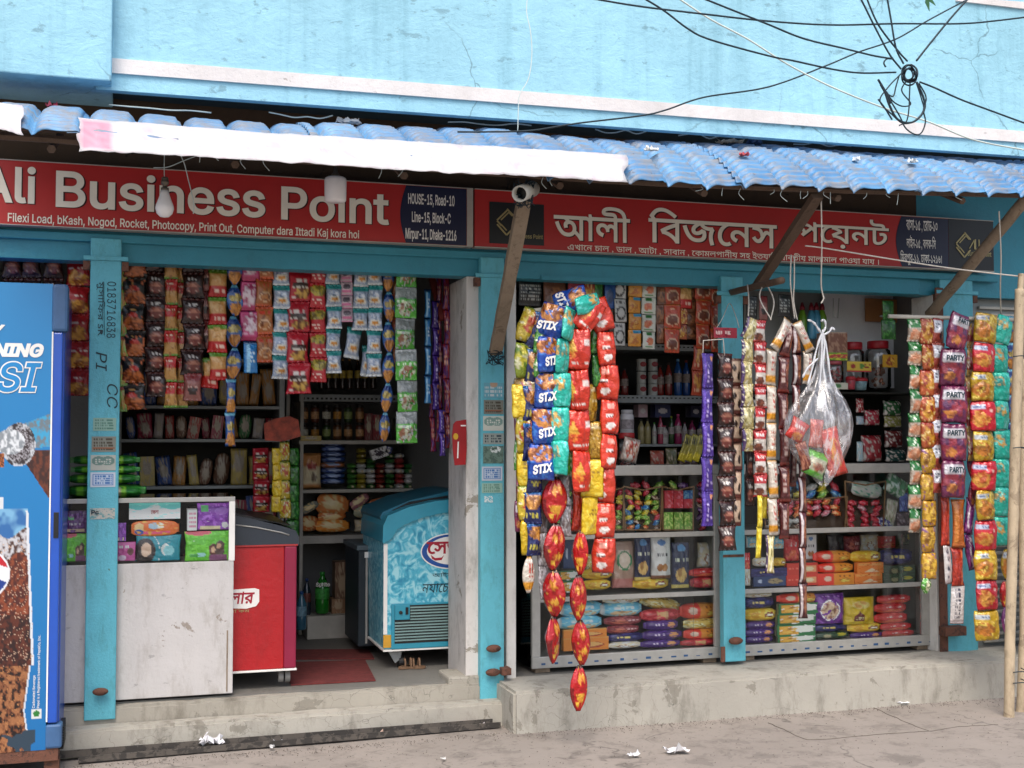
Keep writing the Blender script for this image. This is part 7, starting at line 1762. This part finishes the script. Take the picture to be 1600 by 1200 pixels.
for (py,r,dx) in prof_:
    ring=[]
    c=at(1283+dx,py,-.6)
    for k in range(40):
        a=2*PI*k/40; w=1+.10*math.sin(a*7+py*.01)+.06*math.sin(a*13+1+py*.02)+.05*noise.noise(V3(math.cos(a)*2,math.sin(a)*2,py*.03))
        low=1.0
        ring.append(bm.verts.new(c+V3(r*u*w*math.cos(a),r*u*.62*w*math.sin(a),(12*u*math.sin(a*2+.6) if py>700 else 0))))
    rings.append(ring)
for a,b_ in zip(rings,rings[1:]):
    for k in range(40): bm.faces.new((a[k],a[(k+1)%40],b_[(k+1)%40],b_[k]))
bm.faces.new(rings[0][::-1])
o=ob('bag_film',bm,m_bag,pb,True); md=o.modifiers.new('s','SUBSURF'); md.levels=1; md.render_levels=1
m_hand=plain('white_bag_film','c9ccd0',.35,coat=.3,bmp=.2)
for pp in ([(1284,520),(1276,545),(1268,580),(1262,602)],[(1284,520),(1284,550),(1282,585),(1280,606)],[(1286,522),(1292,548),(1296,580),(1300,604)],[(1285,515),(1288,540),(1286,570),(1290,600)],[(1284,522),(1276,510),(1270,503),(1262,500)],[(1286,520),(1290,510),(1288,500),(1283,502)],[(1286,524),(1296,518),(1300,512),(1304,516)],[(1278,560),(1262,575),(1254,590)]):
    P=spline([at(x,y,-.62) for x,y in pp],5); T('twisted_handle',P,.0045,m_hand,pb,6,rfun=lambda f:.004+.003*math.sin(f*9)**2)
for ops_,st,(x0,y0,x1,y1),tl,l in (([('b','b02820'),('t',.15,.25,.9,.55,'e0ccc8',1),('f',.5,.75,.3,.15,'c88030','a02020')],'pillow',(1236,655,1266,690),.5,'red'),([('b','b83428'),('f',.5,.5,.25,.3,'d09040','b03024'),('s','d86c60',.8)],'pillow',(1290,668,1322,745),-.25,'red'),([('b','58a838'),('r',.1,.3,.9,.8,'b8b8a0'),('f',.5,.6,.3,.15,'8c5040','c8a080')],'pillow',(1262,705,1298,746),.4,'green'),([('b','6c3428'),('s','a06850',.6)],'pillow',(1250,690,1268,735),-.3,'brown'),([('b','b04030'),('s','d08070',.7)],'pillow',(1268,655,1290,700),.1,'red')):
    it=item(x0,y0,x1,y1,-.62,ops_,st,l+' snack packet seen through the clear plastic bag, at photo height %s'%('high' if y0<680 else 'low'),'packet',tilt=tl,mat=foil,name='snack_packet')
names=[o for o in bpy.data.objects if o.name.startswith('snack_packet')]
for o_,l in zip(names,['small red packet at the upper left inside the clear plastic bag','large red packet with gold flower at the right inside the clear plastic bag','green topped packet at the bottom of the clear plastic bag','dark brown packet low at the left inside the clear plastic bag','crumpled red packet in the middle inside the clear plastic bag']): o_['label']=l
# ================================================================= LITTER ON THE GROUND
def trash(px,py,w,h,c,label,seed,z=.0,name='litter'):
    p=gp(px,py,z)+V3(0,0,.012); s=(p-CP).length/F; rr=random.Random(seed); bm=bmesh.new(); n=6
    vs=[[bm.verts.new(p+V3((i/n-.5)*w*s+rr.uniform(-.12,.12)*w*s,(j/n-.5)*h*s*1.5,abs(rr.gauss(0,.4))*h*s*.8)) for i in range(n+1)] for j in range(n+1)]
    for j in range(n):
        for i in range(n):
            if rr.random()<.12: continue
            bm.faces.new((vs[j][i],vs[j][i+1],vs[j+1][i+1],vs[j+1][i]))
    o=ob(name,bm,plain('scrap_'+c,c,.6,bmp=0),None); md=o.modifiers.new('th','SOLIDIFY'); md.thickness=.001
    return tag(o,label,'litter')
trash(331,1166,30,18,'d0d0d4','crumpled white tissue on the steel rails in front of the counter',1,.02)
trash(435,1164,16,6,'b8b8bc','small grey-white shred beside the rails',2); trash(425,1172,6,6,'c8c8c8','tiny white pellet on the road below the shred',3)
trash(568,1150,11,9,'b8a8d0','small lilac wrapper on the road against the rail',4); trash(603,1150,20,9,'b89c8c','brown crumpled wrapper right of the lilac one',5)
trash(735,1137,46,11,'b02030','red and white flattened wrapper near the corner of the ledge',6); trash(754,1136,16,9,'d0c8c8','white end of the red flattened wrapper',7,.004)
trash(1058,1178,34,13,'d0d0d2','crumpled white paper on the road right of the lowest packet',8); trash(990,1184,16,7,'cfd2d6','small white scrap on the road left of the crumpled paper',9)
trash(1412,1102,18,4,'d8d8d8','short white stub on the road below the ledge',10); trash(693,1190,7,4,'c8c8c4','tiny white fleck on the road at the bottom middle',11)
# grit swept against the step: one uncountable layer
bm=bmesh.new(); gr=random.Random(77)
for i in range(2600):
    if gr.random()<.6: x=gr.uniform(-.9,5.2); y=(-.30 if x<1.8 else -.35)-abs(gr.gauss(0,.05))
    else: x=gr.uniform(-.9,5.2); y=gr.uniform(-1.4,-.25)
    if x<1.8 and y>-.28: continue
    q=gr.uniform(.0012,.0038); p=V3(x,y,.004+.006*noise.noise(V3(x,y,0)*1.7)); a=gr.uniform(0,6)
    v=[bm.verts.new(p+V3(q*math.cos(a+k*2.1),q*math.sin(a+k*2.1),0)) for k in range(3)]+[bm.verts.new(p+V3(0,0,q*1.1))]
    bm.faces.new((v[0],v[1],v[3])); bm.faces.new((v[1],v[2],v[3])); bm.faces.new((v[2],v[0],v[3]))
g_=ob('grit',bm,plain('grit_brown','574e44',.95,bmp=0)); g_['kind']='stuff'; tag(g_,'fine brown grit scattered along the foot of the step and ledge','grit')
# ================================================================= SUB-PARTS: hang small pieces on the part they belong to
bpy.context.view_layer.update()
SUB={'lettering':'panel','logo_bar':'logo_panel','louvre':'grille_frame','tape_mark':'bottom_rail','wheel_hub':'caster_wheel','frayed_thread':'roofing_sheet','switch':'control_panel','thermostat_knob':'control_panel','grille_recess':'grille_frame','underline':'post_body','lock_knob':'post_body','sticker':'post_body','weld_seam':'post_body','slat_slot':'shutter_frame','slot_strip':'shelf','sliding_glass':'lid_frame','lid_seam':'lid_frame'}
for o in list(COL.objects):
    if o.parent is None or o.parent.parent is not None: continue
    tgt=SUB.get(o.name.split('.')[0])
    if not tgt: continue
    c=[q for q in o.parent.children if q.name.split('.')[0]==tgt and q is not o]
    if not c: continue
    q=min(c,key=lambda z:(z.matrix_world.translation-o.matrix_world.translation).length)
    mw=o.matrix_world.copy(); o.parent=q; l_=q.matrix_world.inverted()@mw
    o.location,o.rotation_euler,o.scale=l_.translation,l_.to_euler(),l_.to_scale()
